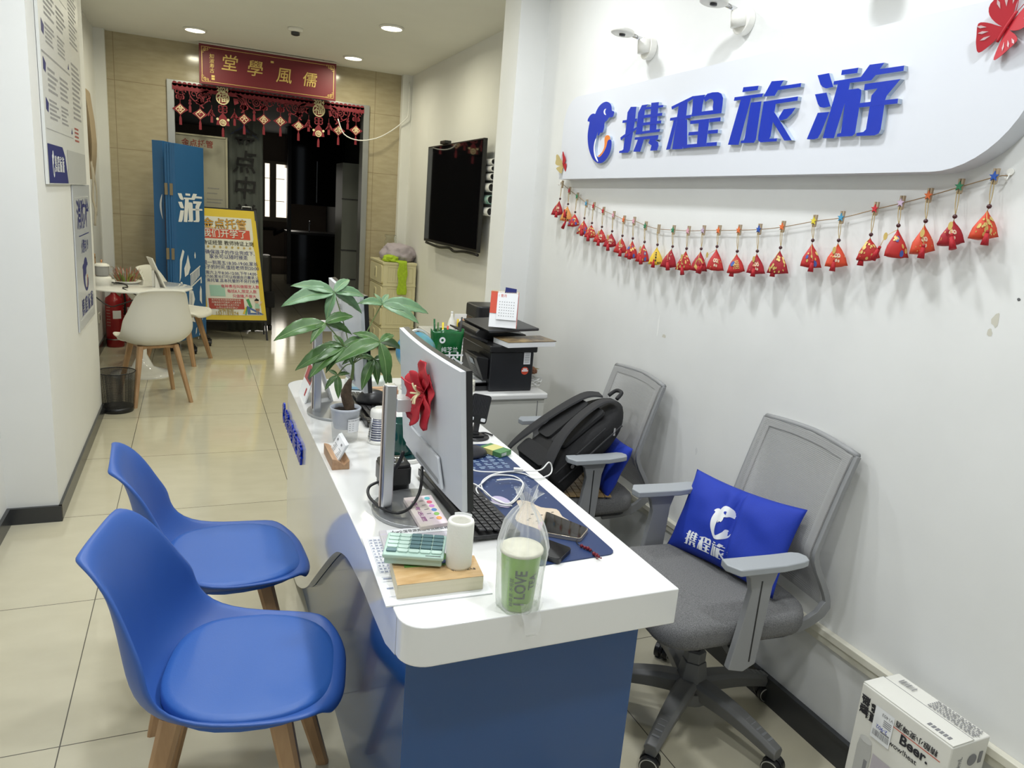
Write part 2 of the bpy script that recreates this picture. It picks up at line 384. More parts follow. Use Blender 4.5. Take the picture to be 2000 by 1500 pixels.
# notice board inside left + curtain
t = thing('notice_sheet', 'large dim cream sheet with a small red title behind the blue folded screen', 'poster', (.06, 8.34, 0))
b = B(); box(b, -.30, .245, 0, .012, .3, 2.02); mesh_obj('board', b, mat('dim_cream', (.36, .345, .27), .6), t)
b = B(); box(b, -.30, .25, -.012, 0, 2.005, 2.02); box(b, .245, .262, -.012, .012, .3, 2.02); mesh_obj('edge_frame', b, mat('tarnished_brass', (.45, .42, .30), .4, .3), t)
b = B(); put_text(b, '金点托管', .075, plane_fn((-.02, -.003, 1.93), (1, 0, 0), (0, 0, 1)), bold=.01); mesh_obj('title', b, mat('dull_red', (.25, .03, .02), .6), t)
b = B()
for k, (x, z, l_) in enumerate([(.13, 1.5, .12), (.12, 1.45, .11), (.14, 1.39, .16), (.13, 1.36, .14), (.14, 1.2, .15), (.12, 1.1, .1)]):
    n = int(l_/.014)
    for i in range(n): flat_poly(b, rect2(x-l_/2+i*.014, x-l_/2+i*.014+.009, z, z+.011), plane_fn((0, -.002, 0), (1, 0, 0), (0, 0, 1)))
mesh_obj('small_print', b, M_printg, t)
t = thing('calligraphy_panel', 'grey-green hanging panel with large black brushed characters in the doorway', 'curtain', (.485, 8.38, 0))
b = B(); N = 24
rows = [[b.verts.new((-.185+.37*i/N, .012*sin(i*1.3)*(1 if z < 2 else .5), z)) for i in range(N+1)] for z in (.02, .8, 1.6, 2.5)]
for a, c in zip(rows, rows[1:]):
    for i in range(N): b.faces.new((a[i], a[i+1], c[i+1], c[i]))
mesh_obj('cloth', b, M_curtain, t, smooth=True, solid=.004)
b = B()
b.free()
for ch, z in (('金', 2.03), ('点', 1.78), ('中', 1.52), ('学', 1.24)): b = B(); put_text(b, ch, .24, plane_fn((0, -.02, z), (1, 0, 0), (0, 0, 1)), bold=.012, shear=.1); mesh_obj('brushed_character', b, M_ink, t)
b = B(); prism(b, [(-.15, -.018, 2.05), (-.02, -.018, 2.15), (0, -.018, 2.19), (.03, -.018, 2.14), (.15, -.018, 2.03), (.03, -.018, 2.10), (-.02, -.018, 2.11)], (0, .002, 0)); mesh_obj('blue_brushstroke', b, mat('ink_blue', (.012, .02, .07), .7), t)
# far ceiling lamp seen under lintel
# ---------------------------------------------------------------- ceiling fixtures
FAR_VIS = [(.034, 7.282, 'round downlight nearest the left end of the red plaque'), (1.41, 5.952, 'large round downlight above the television, nearest the camera'), (1.403, 7.421, 'small round downlight right of the red plaque')]
for x, y, lb in FAR_VIS + [(.034, 5.95, 'round downlight above the round table walkway'), (.75, 4.55, 'round downlight above the pillar')] + [(x, y, 'round downlight over the reception desk area') for x, y in NEAR_L]:
    t = thing('downlight', lb, 'ceiling lamp', (x, y, 2.81), group='recessed ceiling downlights')
    b = B(); lathe(b, [(.078, -.001), (.095, -.001), (.092, -.012), (.078, -.014)], n=28); mesh_obj('trim_ring', b, M_whitep, t, smooth=True)
    b = B(); lathe(b, [(.0001, -.009), (.078, -.009)], n=28); mesh_obj('diffuser', b, M_emit, t)
t = thing('smoke_detector', 'small white round smoke detector on the ceiling before the red plaque', 'smoke detector', (.774, 6.568, 2.81))
b = B(); lathe(b, [(.06, 0), (.06, -.018), (.045, -.03)], n=24, close=True); mesh_obj('body', b, M_whitep, t, smooth=False)
b = B(); lathe(b, [(.034, -.03), (.034, -.05), (.02, -.056), (.0001, -.056)], n=20); mesh_obj('sensor_head', b, M_dark, t, smooth=True)
# ================================================================ RED PLAQUE
t = thing('hanging_plaque', 'long dark red plaque with gold calligraphy hanging from the ceiling above the doorway', 'plaque', (.688, 7.8, 2.445))
W, H = 1.247, .345
b = B(); box(b, -W/2, W/2, 0, .02, 0, H); mesh_obj('board', b, M_redban, t)
b = B(); box(b, -W/2, W/2, -.004, .024, H, H+.012); mesh_obj('top_rail', b, M_chrome, t)
b = B(); fn = plane_fn((0, -.002, 0), (1, 0, 0), (0, 0, 1))
i_ = .022; lw = .004
for a in (rect2(-W/2+.09, W/2-.09, i_, i_+lw), rect2(-W/2+.09, W/2-.09, H-i_-lw, H-i_), rect2(-W/2+i_, -W/2+i_+lw, .07, H-.07), rect2(W/2-i_-lw, W/2-i_, .07, H-.07)): flat_poly(b, a, fn)
for sx in (-1, 1):
    for sz in (0, 1):
        def q(x0, x1, z0, z1):
            X0, X1 = sx*(W/2-x0), sx*(W/2-x1); Z0, Z1 = (z0, z1) if sz == 0 else (H-z0, H-z1)
            flat_poly(b, [(X0, Z0), (X1, Z0), (X1, Z1), (X0, Z1)], fn)
        for (x0, x1, z0, z1) in ((.02, .09, .02, .024), (.02, .024, .02, .07), (.035, .075, .035, .039), (.035, .039, .035, .06), (.075, .079, .02, .05), (.05, .054, .02, .06), (.02, .05, .056, .060), (.035, .075, .048, .052), (.09, .094, .02, .035), (.02, .04, .07, .074)): q(x0, x1, z0, z1)
mesh_obj('border', b, M_gold, t)
b = B()
for ch, x, z, s in (('堂', -.365, .20, .15), ('學', -.14, .185, .15), ('風', .125, .16, .15), ('儒', .365, .155, .14)): put_text(b, ch, s, plane_fn((x, -.003, z), (1, 0, 0), (-.03, 0, 1)), bold=.006, shear=.15); mesh_obj('gold_character', b, M_gold, t); b = B()
for k, ch in enumerate('知淑寿古'): put_text(b, ch, .042, plane_fn((-.515, -.003, .245-k*.042), (1, 0, 0), (0, 0, 1)), shear=.1)
for x, z in ((-.505, .075), (-.505, .052), (.02, .275)): flat_poly(b, rect2(x-.014, x+.014, z-.009, z+.009), fn)
mesh_obj('lettering', b, M_gold, t)
for x in (-.2, .5):
    b = B(); cyl(b, (x, .01, H), (x, .01, .365), .004, n=6); mesh_obj('hanger', b, M_silver, t)
# ================================================================ PAPER-CUT GARLAND
t = thing('paper_cut_valance', 'red paper-cut New Year valance with tassels, stretched across the top of the doorway', 'decoration', (.73, 7.955, 2.0))
L0, L1 = -.90, .90; TZ = .455
def gp(x, z): return (x, 0, z)
b = B()
box(b, L0, L1, 0, .003, TZ-.075, TZ-.02)
n = 42
for i in range(n):
    x = L0+(i+.5)*(L1-L0)/n; cyl(b, (x, 0, TZ-.022), (x, .003, TZ-.022), .022, n=12)
mesh_obj('scalloped_band', b, M_redcut, t)
def arc(bm, cx, cz, r, a0, a1, w=.006, n=18, y=0):
    for i in range(n):
        a, c = R(a0+(a1-a0)*i/n), R(a0+(a1-a0)*(i+1)/n)
        vs = [(cx+(r-w)*cos(a), y, cz+(r-w)*sin(a)), (cx+(r+w)*cos(a), y, cz+(r+w)*sin(a)), (cx+(r+w)*cos(c), y, cz+(r+w)*sin(c)), (cx+(r-w)*cos(c), y, cz+(r-w)*sin(c))]
        prism(bm, vs, (0, .003, 0))
for cx in (-.66, -.155, .215, .66):
    b = B(); cz = TZ-.075; arc(b, cx, cz, .095, 180, 360, .005); arc(b, cx, cz-.03, .032, 0, 360, .004); arc(b, cx, cz-.03, .014, 0, 360, .003, 8)
    for s in (-1, 1): arc(b, cx+s*.055, cz-.018, .018, 0, 300, .004, 10)
    mesh_obj('scroll_arch', b, M_redcut, t)
for cx in (-.83, -.461, -.03, .09, .443, .83):
    b = B(); cz = TZ-.09; arc(b, cx, cz-.01, .022, 0, 360, .004, 10)
    for s in (-1, 1): arc(b, cx+s*.03, cz, .016, 0, 300, .004, 10)
    mesh_obj('cloud_scroll', b, M_redcut, t)
def fish(cx, s):
    b = B(); cz = TZ-.15
    for k in range(9):
        a0 = 100+k*14
        for r in (.035, .05, .065):
            arc(b, cx+s*.01, cz+.01, r+.01, a0 if s < 0 else 180-a0-12, (a0+12) if s < 0 else 180-a0, .004, 2)
    arc(b, cx+s*.01, cz+.01, .085, 90 if s < 0 else -60, 240 if s < 0 else 90, .006, 14)
    for k in range(3): prism(b, [gp(cx+s*-.01, cz-.06), gp(cx+s*(-.05+k*.03), cz-.13), gp(cx+s*(-.03+k*.03), cz-.12)], (0, .003, 0))
    prism(b, [gp(cx-.02, cz+.06), gp(cx+.02, cz+.06), gp(cx+.03*s, cz+.02), gp(cx-.01*s, cz)], (0, .003, 0))
    return mesh_obj('carp', b, M_redcut, t)
for cx in (-.461, .443):
    for s in (-1, 1): fish(cx+s*.115, s)
def tassel(b, x, z, h=.075): prism(b, [gp(x-.004, z), gp(x+.004, z), gp(x+.011, z-h*.3), gp(x+.012, z-h), gp(x-.012, z-h), gp(x-.011, z-h*.3)], (0, .003, 0))
dia = [(-.835, .209, '龙'), (-.663, .184, '年'), (-.267, .185, '大'), (-.086, .202, '吉'), (.072, .205, '财'), (.246, .182, '源'), (.642, .183, '滚'), (.82, .204, '滚')]
for x, z, ch in dia:
    b = B(); d = .056; top = TZ-.10
    prism(b, [gp(x, z+d), gp(x+.025, z+.03), gp(x+.07, z), gp(x+.025, z-.03), gp(x, z-d), gp(x-.025, z-.03), gp(x-.07, z), gp(x-.025, z+.03)], (0, .003, 0))
    arc(b, x, z+.11, .022, 0, 360, .004, 12); arc(b, x, z+.11, .010, 0, 360, .003, 8); 
    prism(b, [gp(x-.038, z+.118), gp(x-.03, z+.128), gp(x+.03, z+.128), gp(x+.038, z+.118), gp(x+.038, z+.10), gp(x+.03, z+.09), gp(x-.03, z+.09), gp(x-.038, z+.10)], (0, .002, 0))
    box(b, x-.002, x+.002, 0, .002, z+d, top-.03 if x in (-.835,) else top+.0)
    tassel(b, x, z-d, .085)
    cp_ = mesh_obj('diamond_pendant', b, M_redcut, t)
    b = B(); e = .042
    prism(b, [gp(x, z+e), gp(x+e, z), gp(x, z-e), gp(x-e, z)], (0, -.002, 0)); 
    pl = mesh_obj('gold_diamond', b, M_cream, cp_)
    b = B(); e = .034; prism(b, [(x, -.0025, z+e), (x+e, -.0025, z), (x, -.0025, z-e), (x-e, -.0025, z)], (0, -.0005, 0)); mesh_obj('diamond_inset', b, M_redcut, cp_)
    b = B(); put_text(b, ch, .05, plane_fn((x, -.004, z), (1, 0, 0), (0, 0, 1)), bold=.02); mesh_obj('character', b, M_cream, cp_)
for x, z in ((-.75, .24), (-.56, .17), (-.355, .165), (-.175, .23), (.16, .25), (.345, .19), (.545, .18), (.735, .255)):
    b = B(); arc(b, x, z+.03, .010, 0, 360, .004, 8); arc(b, x, z+.055, .008, 0, 360, .004, 8); box(b, x-.0015, x+.0015, 0, .002, z+.02, z+.11); tassel(b, x, z+.02, .07); mesh_obj('tassel', b, M_redcut, t)
for x in (-.461, .443):
    b = B(); z = TZ-.10; arc(b, x, z, .056, 0, 360, .005, 28, y=-.003); 
    put_text(b, '福', .10, plane_fn((x, -.006, z), (1, 0, 0), (0, 0, 1)), bold=.012); put_text(b, '2024', .052, plane_fn((x, -.006, z+.075), (1, 0, 0), (0, 0, 1)), bold=.03)
    mesh_obj('fortune_medallion', b, M_cream, t)
    b = B(); cyl(b, (x, .004, z), (x, .001, z), .056, n=24)
    for s in (-1, 1): arc(b, x+s*.02, z-.085, .018, 0, 360, .005, 10); arc(b, x+s*.02, z-.115, .018, 0, 360, .005, 10)
    prism(b, [gp(x, z-.13), gp(x+.03, z-.17), gp(x+.05, z-.20), gp(x+.06, z-.25), gp(x-.06, z-.25), gp(x-.05, z-.20), gp(x-.03, z-.17)], (0, .003, 0))
    tassel(b, x, z-.27, .085); mesh_obj('knot_pendant', b, M_redcut, t)
    b = B(); arc(b, x, z-.225, .028, 0, 360, .004, 12, y=-.003); put_text(b, '福', .042, plane_fn((x, -.005, z-.225), (1, 0, 0), (0, 0, 1)), bold=.01)
    for s in (-1, 1): cyl(b, (x+s*.048, -.003, z-.195), (x+s*.048, 0, z-.195), .012, n=10)
    mesh_obj('gold_knot', b, M_cream, t)
# white cable loop
b = B(); q = [(1320/2, 232, 7.9), (672, 262, 7.9), (700, 274, 7.9), (735, 270, 7.9), (765, 255, 7.92), (790, 235, 7.9), (798, 220, 7.9), (800, 160, 7.9)]
tube(b, [P(x, y, 1, Y) for x, y, Y in q], .006, 6); tag(mesh_obj('cable', b, M_cordw, smooth=True), 'thin white cable looping from the wall corner into the doorway', 'cable')
# ================================================================ WALL SIGN
SX = 1.655
z7 = lambda u, v: (1130+u/5.4054, 100+v/5.4054)
z8 = lambda u, v: (1400+u/5, 90+v/5)
LOGO = {
'dolphin': (z7, [[(330,538),(362,556),(377,590),(380,630),(403,642),(401,670),(385,700),(350,704),(328,735),(303,758),(298,810),(282,860),(258,865),(240,895),(228,888),(232,855),(215,905),(205,970),(202,1040),(212,1095),(232,1122),(255,1115),(290,1072),(320,1010),(335,950),(360,936),(376,955),(372,1030),(350,1095),(310,1155),(270,1182),(225,1183),(180,1145),(148,1080),(128,1000),(122,900),(130,820),(142,760),(135,745),(123,745),(125,720),(150,680),(180,662),(202,665),(215,635),(240,590),(275,555),(305,540)]]),
'orange': (z7, [[(300,930),(310,900),(330,890),(355,900),(358,935),(335,950),(320,1010),(290,1070),(255,1115),(228,1112),(245,1098),(275,1065),(298,1010)]]),
'eye': (z7, [[(320,612),(305,618),(295,640),(300,668),(318,678),(309,655),(310,632)]]),
'streak': (z7, [[(209,930),(214,934),(200,1010),(205,1080),(232,1160),(226,1166),(200,1120),(188,1040),(196,970)]]),
'xie': (z7, [[(580,592),(640,590),(622,760),(570,1050),(550,1075),(455,1078),(458,1058),(485,1052),(500,1040),(530,800),(545,650)],[(495,735),(648,714),(645,745),(490,762)],[(470,915),(510,885),(645,802),(645,828),(600,858),(510,918),(475,945)],
 [(700,575),(765,565),(735,605),(700,880),(635,885),(660,655)],[(800,550),(880,542),(850,850),(780,860)],[(720,600),(928,572),(925,595),(720,625)],[(700,682),(918,655),(915,685),(700,714)],[(700,762),(908,735),(905,765),(700,792)],[(635,860),(898,825),(890,855),(635,885)],
 [(628,915),(880,890),(872,935),(845,945),(875,965),(880,1000),(865,1050),(790,1055),(795,1035),(805,1000),(770,975),(790,930),(725,935),(685,1065),(610,1065),(660,938),(625,940)]]),
'cheng': (z7, [[(1010,590),(1240,478),(1250,500),(1180,545),(1075,590),(1015,620)],[(1090,575),(1185,530),(1130,1035),(1020,1040),(1065,730)],[(1000,710),(1225,675),(1215,710),(995,738)],[(1040,730),(1075,730),(1000,1038),(955,1045)],[(1125,730),(1180,725),(1180,1028),(1135,1030)],
 [(1245,480),(1370,465),(1345,570),(1335,645),(1230,692)],[(1355,500),(1395,455),(1450,440),(1510,438),(1545,455),(1562,500),(1555,590),(1452,600),(1460,540),(1450,512),(1420,508),(1375,540)],[(1225,695),(1232,655),(1335,643),(1455,628),(1452,590),(1556,580),(1545,660)],
 [(1215,740),(1538,703),(1535,745),(1215,775)],[(1200,860),(1510,832),(1508,870),(1195,895)],[(1185,990),(1500,963),(1497,1003),(1180,1025)],[(1310,735),(1420,725),(1385,1000),(1285,1005)]]),
'lv': (z8, [[(290,408),(440,392),(430,435),(280,455)],[(205,505),(485,467),(475,500),(197,540)],[(270,515),(370,505),(245,968),(140,968)],[(365,558),(470,545),(415,920),(395,948),(265,952),(268,930),(295,925),(305,900)],
 [(570,350),(690,340),(655,398),(630,440),(600,490),(490,498)],[(650,400),(860,367),(855,405),(625,437)],[(493,548),(830,498),(825,538),(612,570),(560,885),(548,910),(625,905),(620,935),(460,945),(437,925),(440,880)],
 [(590,640),(640,715),(768,925),(695,928),(580,740)],[(690,623),(808,608),(770,665),(720,715),(655,735),(640,705)]]),
'you': (z8, [[(1017,292),(1130,270),(1172,405),(1100,420),(1065,405),(1045,380)],[(992,478),(1105,460),(1145,595),(1080,608),(1040,600),(1020,570)],[(1020,658),(1135,648),(1050,855),(1020,905),(985,915),(912,915)],
 [(1258,242),(1420,218),(1408,270),(1250,290)],[(1180,350),(1445,308),(1530,190),(1675,170),(1630,232),(1868,198),(1862,250),(1590,290),(1545,342),(1175,385)],[(1220,380),(1340,362),(1315,480),(1180,905),(1070,905)],[(1315,435),(1420,420),(1450,435),(1450,480),(1388,860),(1360,885),(1208,892),(1215,862),(1250,855),(1300,480)],
 [(1485,378),(1835,330),(1700,490),(1685,530),(1640,820),(1620,860),(1580,878),(1400,885),(1403,855),(1470,845),(1495,820),(1550,490),(1610,422),(1475,440)],[(1425,565),(1812,520),(1805,568),(1420,608)]])}
def sign_yz(px, py, x=SX):
    p = P(px, py, 0, x); return p.y, p.z
# (y, z) outlines on the sign, reused for the printed logos elsewhere; u runs to the viewer's right = -y
LP = {}
for k, (zf, polys) in LOGO.items():
    LP[k] = [[(-sign_yz(*zf(u, v))[0], sign_yz(*zf(u, v))[1]) for u, v in pl] for pl in polys]
def smooth_poly(pl, k=3):
    pts = [V((a, c, 0)) for a, c in pl]; n = len(pts); out = []
    for i in range(n):
        p0, p1, p2, p3 = pts[i-1], pts[i], pts[(i+1) % n], pts[(i+2) % n]
        for j in range(k):
            t = j/k; out.append(.5*((2*p1)+(p2-p0)*t+(2*p0-5*p1+4*p2-p3)*t*t+(3*p1-p0-3*p2+p3)*t**3))
    return [(p.x, p.y) for p in out]
for k in ('dolphin', 'orange', 'eye', 'streak'): LP[k] = [smooth_poly(pl) for pl in LP[k]]
def bounds(keys):
    xs = [p[0] for k in keys for pl in LP[k] for p in pl]; zs = [p[1] for k in keys for pl in LP[k] for p in pl]
    return min(xs), max(xs), min(zs), max(zs)
def logo_flat(bm, key, fn, x0, z0, w, h, mi=0, box_=None, cuts=0):
    """draw logo piece into the rectangle (x0, z0, w, h) of a surface map fn(x, y)"""
    a0, a1, c0, c1 = box_ or bounds([key]); new = []
    for pl in LP[key]:
        vs = [bm.verts.new((x0+(a-a0)/(a1-a0)*w, z0+(c-c0)/(c1-c0)*h, 0)) for a, c in pl]
        try: f = bm.faces.new(vs)
        except ValueError: continue
        f.material_index = mi; r = bmesh.ops.triangulate(bm, faces=[f]); fs = r['faces'] or [f]
        if cuts:
            es = list({e for g in fs for e in g.edges})
            r = bmesh.ops.subdivide_edges(bm, edges=es, cuts=cuts, use_grid_fill=True)
            vs = list({v for g in r['geom'] if isinstance(g, bmesh.types.BMFace) for v in g.verts} | set(vs))
            allv = set(vs); 
            for v in list(vs):
                for e in v.link_edges: allv.update(e.verts)
            vs = list(allv)
        for v in vs: v.co = fn(v.co.x, v.co.y)
sg = thing('wall_sign', 'long white wall sign with blue dolphin emblem and four raised blue characters', 'sign', (1.715, 2.3, 1.69))
def rel(p): return V(p)-V((1.715, 2.3, 1.69))
yb0, yb1, zb0, zb1 = 3.40, 1.09, 1.688, 2.083
yb0 = P(1091, 350, 0, SX).y; zb0 = P(1089, 350, 0, SX).z; zb1 = P(1131, 188, 0, SX).z
out = [(yb0, zb0)]
rB = .22; rT = .13
for i in range(13): a = R(-90+90*i/12); out.append((yb1+rB-rB*cos(a)*1, zb0+rB+rB*sin(a))) if False else out.append((yb1+rB-rB*sin(R(90*i/12)), zb0+rB-rB*cos(R(90*i/12))))
out += [(yb1, zb1)]
for i in range(11): a = R(90*i/10); out.append((yb0-rT+rT*sin(a), zb1-rT+rT*cos(a)))
b = B(); prism(b, [rel((SX, y, z)) for y, z in out], (.06, 0, 0)); mesh_obj('board', b, mat('sign_board_white', (.67, .69, .74), .35), sg)
def raise_polys(key, mats, nm, dep=.013, x=SX, off=.0):
    b = B()
    for k_, pl in enumerate(LP[key]): prism(b, [rel((x-off, -a, c)) for a, c in pl], (-dep-.00025*k_, 0, 0), 0, 1)
    return mesh_obj(nm, b, mats, sg)
raise_polys('dolphin', [M_sign, M_signedge], 'dolphin_emblem'); raise_polys('orange', [M_orange, M_signedge], 'orange_wave', .0125)
for k in ('eye', 'streak'): raise_polys(k, [M_print, M_print], 'emblem_highlight', .0012, off=.013)
for k in ('xie', 'cheng', 'lv', 'you'): raise_polys(k, [M_sign, M_signedge], 'raised_character')
# ---------------------------------------------------------------- wall lamps
def wall_lamp(y, z, lb, s=1.0):
    t = thing('wall_picture_lamp', lb, 'wall lamp', (1.715, y, z), group='white disc-headed lamps above the wall sign')
    b = B(); cyl(b, (0, 0, 0), (-.028, 0, 0), .043, n=36); mesh_obj('round_base', b, M_whitep, t, bev=.003)
    b = B(); cyl(b, (-.028, 0, -.02), (-.034, 0, .03), .03, n=24); cyl(b, (-.03, 0, 0), (-.048, 0, .035), .010, n=12); mesh_obj('pivot', b, M_whitep, t, smooth=False)
    b = B(); cyl(b, (-.045, .0, .028), (-.088, .008, .040), .0075, n=12); mesh_obj('arm', b, M_chrome, t, smooth=True)
    T = M4.Translation((-.132, .016, .046)) @ M4.Rotation(R(6), 4, 'Y')
    b = B(); lathe(b, [(.0001, .007), (.044, .007), (.047, .004), (.047, -.006), (.043, -.008), (.0001, -.008)], n=36, T=T); mesh_obj('disc_head', b, M_whitep, t, smooth=True)
    b = B(); lathe(b, [(.012, -.009), (.012, -.014), (.0001, -.015)], n=16, T=T); mesh_obj('sensor', b, M_dark, t, smooth=True)
wall_lamp(2.73, 2.197, 'white disc-headed wall lamp nearest the corner, above the first raised character')
wall_lamp(2.155, 2.192, 'white disc-headed wall lamp above the middle raised characters')
wall_lamp(1.60, 2.205, 'white wall lamp nearest the camera, mostly cut off by the top edge')
# ---------------------------------------------------------------- butterflies
def butterfly(loc, rot, s, mats, lb, cutouts=True):
    t = thing('paper_butterfly', lb, 'decoration', loc, 0); t.rotation_euler = rot
    upper = [(0, .005), (.012, .045), (.02, .075), (.034, .094), (.045, .085), (.05, .06), (.062, .03), (.05, .01), (.02, 0)]
    lower = [(0, 0), (.02, -.002), (.045, -.004), (.062, -.012), (.05, -.035), (.04, -.05), (.025, -.062), (.012, -.04), (.004, -.015)]
    for sgn, mm in ((1, mats[0]), (-1, mats[1])):
        for nm, pl in (('upper_wing', upper), ('lower_wing', lower)):
            b = B(); prism(b, [(-.004-abs(x)*s*.35, sgn*x*s*.9, z*s) for x, z in smooth_poly(pl)], (-.0012, 0, 0)); wing = mesh_obj(nm, b, mm, t)
            if cutouts:
                b = B()
                for k in range(3):
                    (dx, dz) = (.018+.009*k, .028+.008*(2-k)) if nm == 'upper_wing' else (.022+.009*k, -.012-.006*(2-k))
                    L_ = .022; ex, ez = dx*.5, dz*.5; n_ = math.hypot(dx, dz); ux, uz = dx/n_, dz/n_
                    pl2 = [(dx, dz), (dx+ux*L_*.6-uz*.003, dz+uz*L_*.6+ux*.003), (dx+ux*L_, dz+uz*L_), (dx+ux*L_*.6+uz*.003, dz+uz*L_*.6-ux*.003)]
                    prism(b, [(-.0062-abs(x)*s*.35, sgn*x*s*.9, z*s) for x, z in pl2], (-.0003, 0, 0))
                mesh_obj('wing_cutouts', b, M_sign if False else mat('wing_gap', (.62, .45, .46), .7), wing)
    b = B(); tube(b, [(-.008, 0, -.03*s), (-.01, 0, 0), (-.008, 0, .035*s)], .0035*s); 
    for sgn in (1, -1): tube(b, [(-.008, 0, .03*s), (-.012, sgn*.01*s, .055*s), (-.014, sgn*.022*s, .075*s)], .0009*s, 5)
    mesh_obj('body', b, mats[0], t, smooth=True)
p = P(1967, 55, 0, 1.65); butterfly((1.655, p.y, p.z), (R(28), 0, 0), 1.0, (M_red, M_red), 'red felt butterfly stuck on the sign at its top right')
p = P(1099, 322, 0, 1.65); butterfly((1.655, p.y, p.z), (R(-20), 0, R(20)), .62, (mat('olive_gold', (.42, .33, .12), .5), M_red), 'small butterfly, half gold half red, at the lower left corner of the sign', False)
b = B(); cyl(b, P(1098, 335, 0, 1.65)-V((0, 0, 0)), P(1098, 349, 0, 1.65), .002, n=6); 
bmesh.ops.delete(b, geom=b.verts[:], context='VERTS')
b.free()
# ================================================================ SACHET GARLAND
z5 = lambda u, v: (1060+u/4, 300+v/4)
z6 = lambda u, v: (1500+u/4, 300+v/4)
HUES = {'red': (.50, .02, .03), 'orange': (.75, .16, .04), 'pink': (.70, .35, .42), 'green': (.03, .22, .10), 'blue': (.02, .09, .42), 'light blue': (.06, .30, .50), 'lilac': (.50, .38, .50), 'yellow': (.72, .60, .04), 'grey': (.30, .27, .22)}
SACH = [(z5, 160,240, 136,353, 110,430, 80, 122,500, 'grey', 'dark red', 'chestnut'), (z5, 217,290, 198,394, 185,465, 80, 212,500, 'red', 'orange', 'black lettering'), (z5, 278,335, 254,457, 238,515, 85, 195,585, 'green', 'red', 'spots'),
 (z5, 350,390, 326,505, 310,570, 72, 322,645, 'light blue', 'red', 'spots'), (z5, 407,410, 385,542, 368,600, 84, 395,685, 'red', 'red', 'gold'), (z5, 482,448, 463,572, 447,635, 80, 452,722, 'red', 'red', 'bow'),
 (z5, 562,482, 543,606, 522,670, 82, 552,760, 'pink', 'dark red', 'bow'), (z5, 643,517, 623,642, 602,710, 82, 623,805, 'orange', 'red', 'bow'), (z5, 722,528, 704,663, 688,742, 85, 697,828, 'pink', 'red', 'spots'),
 (z5, 812,565, 796,690, 772,775, 92, 812,865, 'green', 'red', 'spots'), (z5, 912,590, 897,712, 880,792, 95, 882,892, 'grey', 'yellow', 'black lettering'), (z5, 1030,597, 1015,726, 978,815, 112, 1024,912, 'green', 'dark red', 'plain'),
 (z5, 1147,604, 1124,742, 1095,850, 112, 1138,948, 'pink', 'red', 'gold'), (z5, 1265,600, 1238,744, 1215,832, 100, 1235,935, 'lilac', 'dark red', 'coin'), (z5, 1386,600, 1362,726, 1340,840, 135, 1268,933, 'orange', 'red', 'bow'),
 (z5, 1545,598, 1520,763, 1502,852, 130, 1497,962, 'orange', 'red', 'character'), (z5, 1702,592, 1677,762, 1655,852, 130, 1665,962, 'blue', 'dark red', 'bow'), (z5, 1885,572, 1858,735, 1832,852, 145, 1818,963, 'orange', 'dark red', 'gold'),
 (z6, 373,527, 350,678, 325,785, 140, 358,925, 'yellow', 'red', 'spots'), (z6, 586,500, 553,678, 523,785, 155, 528,920, 'light blue', 'orange-red', 'bow'), (z6, 851,432, 805,633, 775,738, 145, 747,877, 'red', 'red', 'gold'),
 (z6, 1054,385, 1019,562, 995,705, 160, 875,832, 'lilac', 'red', 'spots'), (z6, 1270,328, 1232,527, 1185,662, 190, 1222,820, 'orange', 'orange-red', 'bow'), (z6, 1512,257, 1460,492, 1425,610, 175, 1505,752, 'green', 'dark red', 'bow'),
 (z6, 1785,180, 1728,413, 1665,545, 225, 1720,718, 'blue', 'orange-red', 'gold')]
SCOL = {'dark red': (.36, .01, .02), 'red': (.46, .02, .018), 'orange-red': (.62, .06, .02), 'orange': (.66, .28, .06), 'yellow': (.72, .48, .03)}
PAT = {'chestnut': 'pale marks', 'black lettering': 'small black marks', 'spots': 'gold and blue spots', 'gold': 'a dense gold pattern', 'bow': 'a pale bow motif', 'plain': 'almost no pattern', 'coin': 'a round gold coin motif', 'character': 'a gold character'}
ORD = ['first', 'second', 'third', 'fourth', 'fifth', 'sixth', 'seventh', 'eighth', 'ninth', 'tenth', 'eleventh', 'twelfth', 'thirteenth']
M_blackmark = M_ink
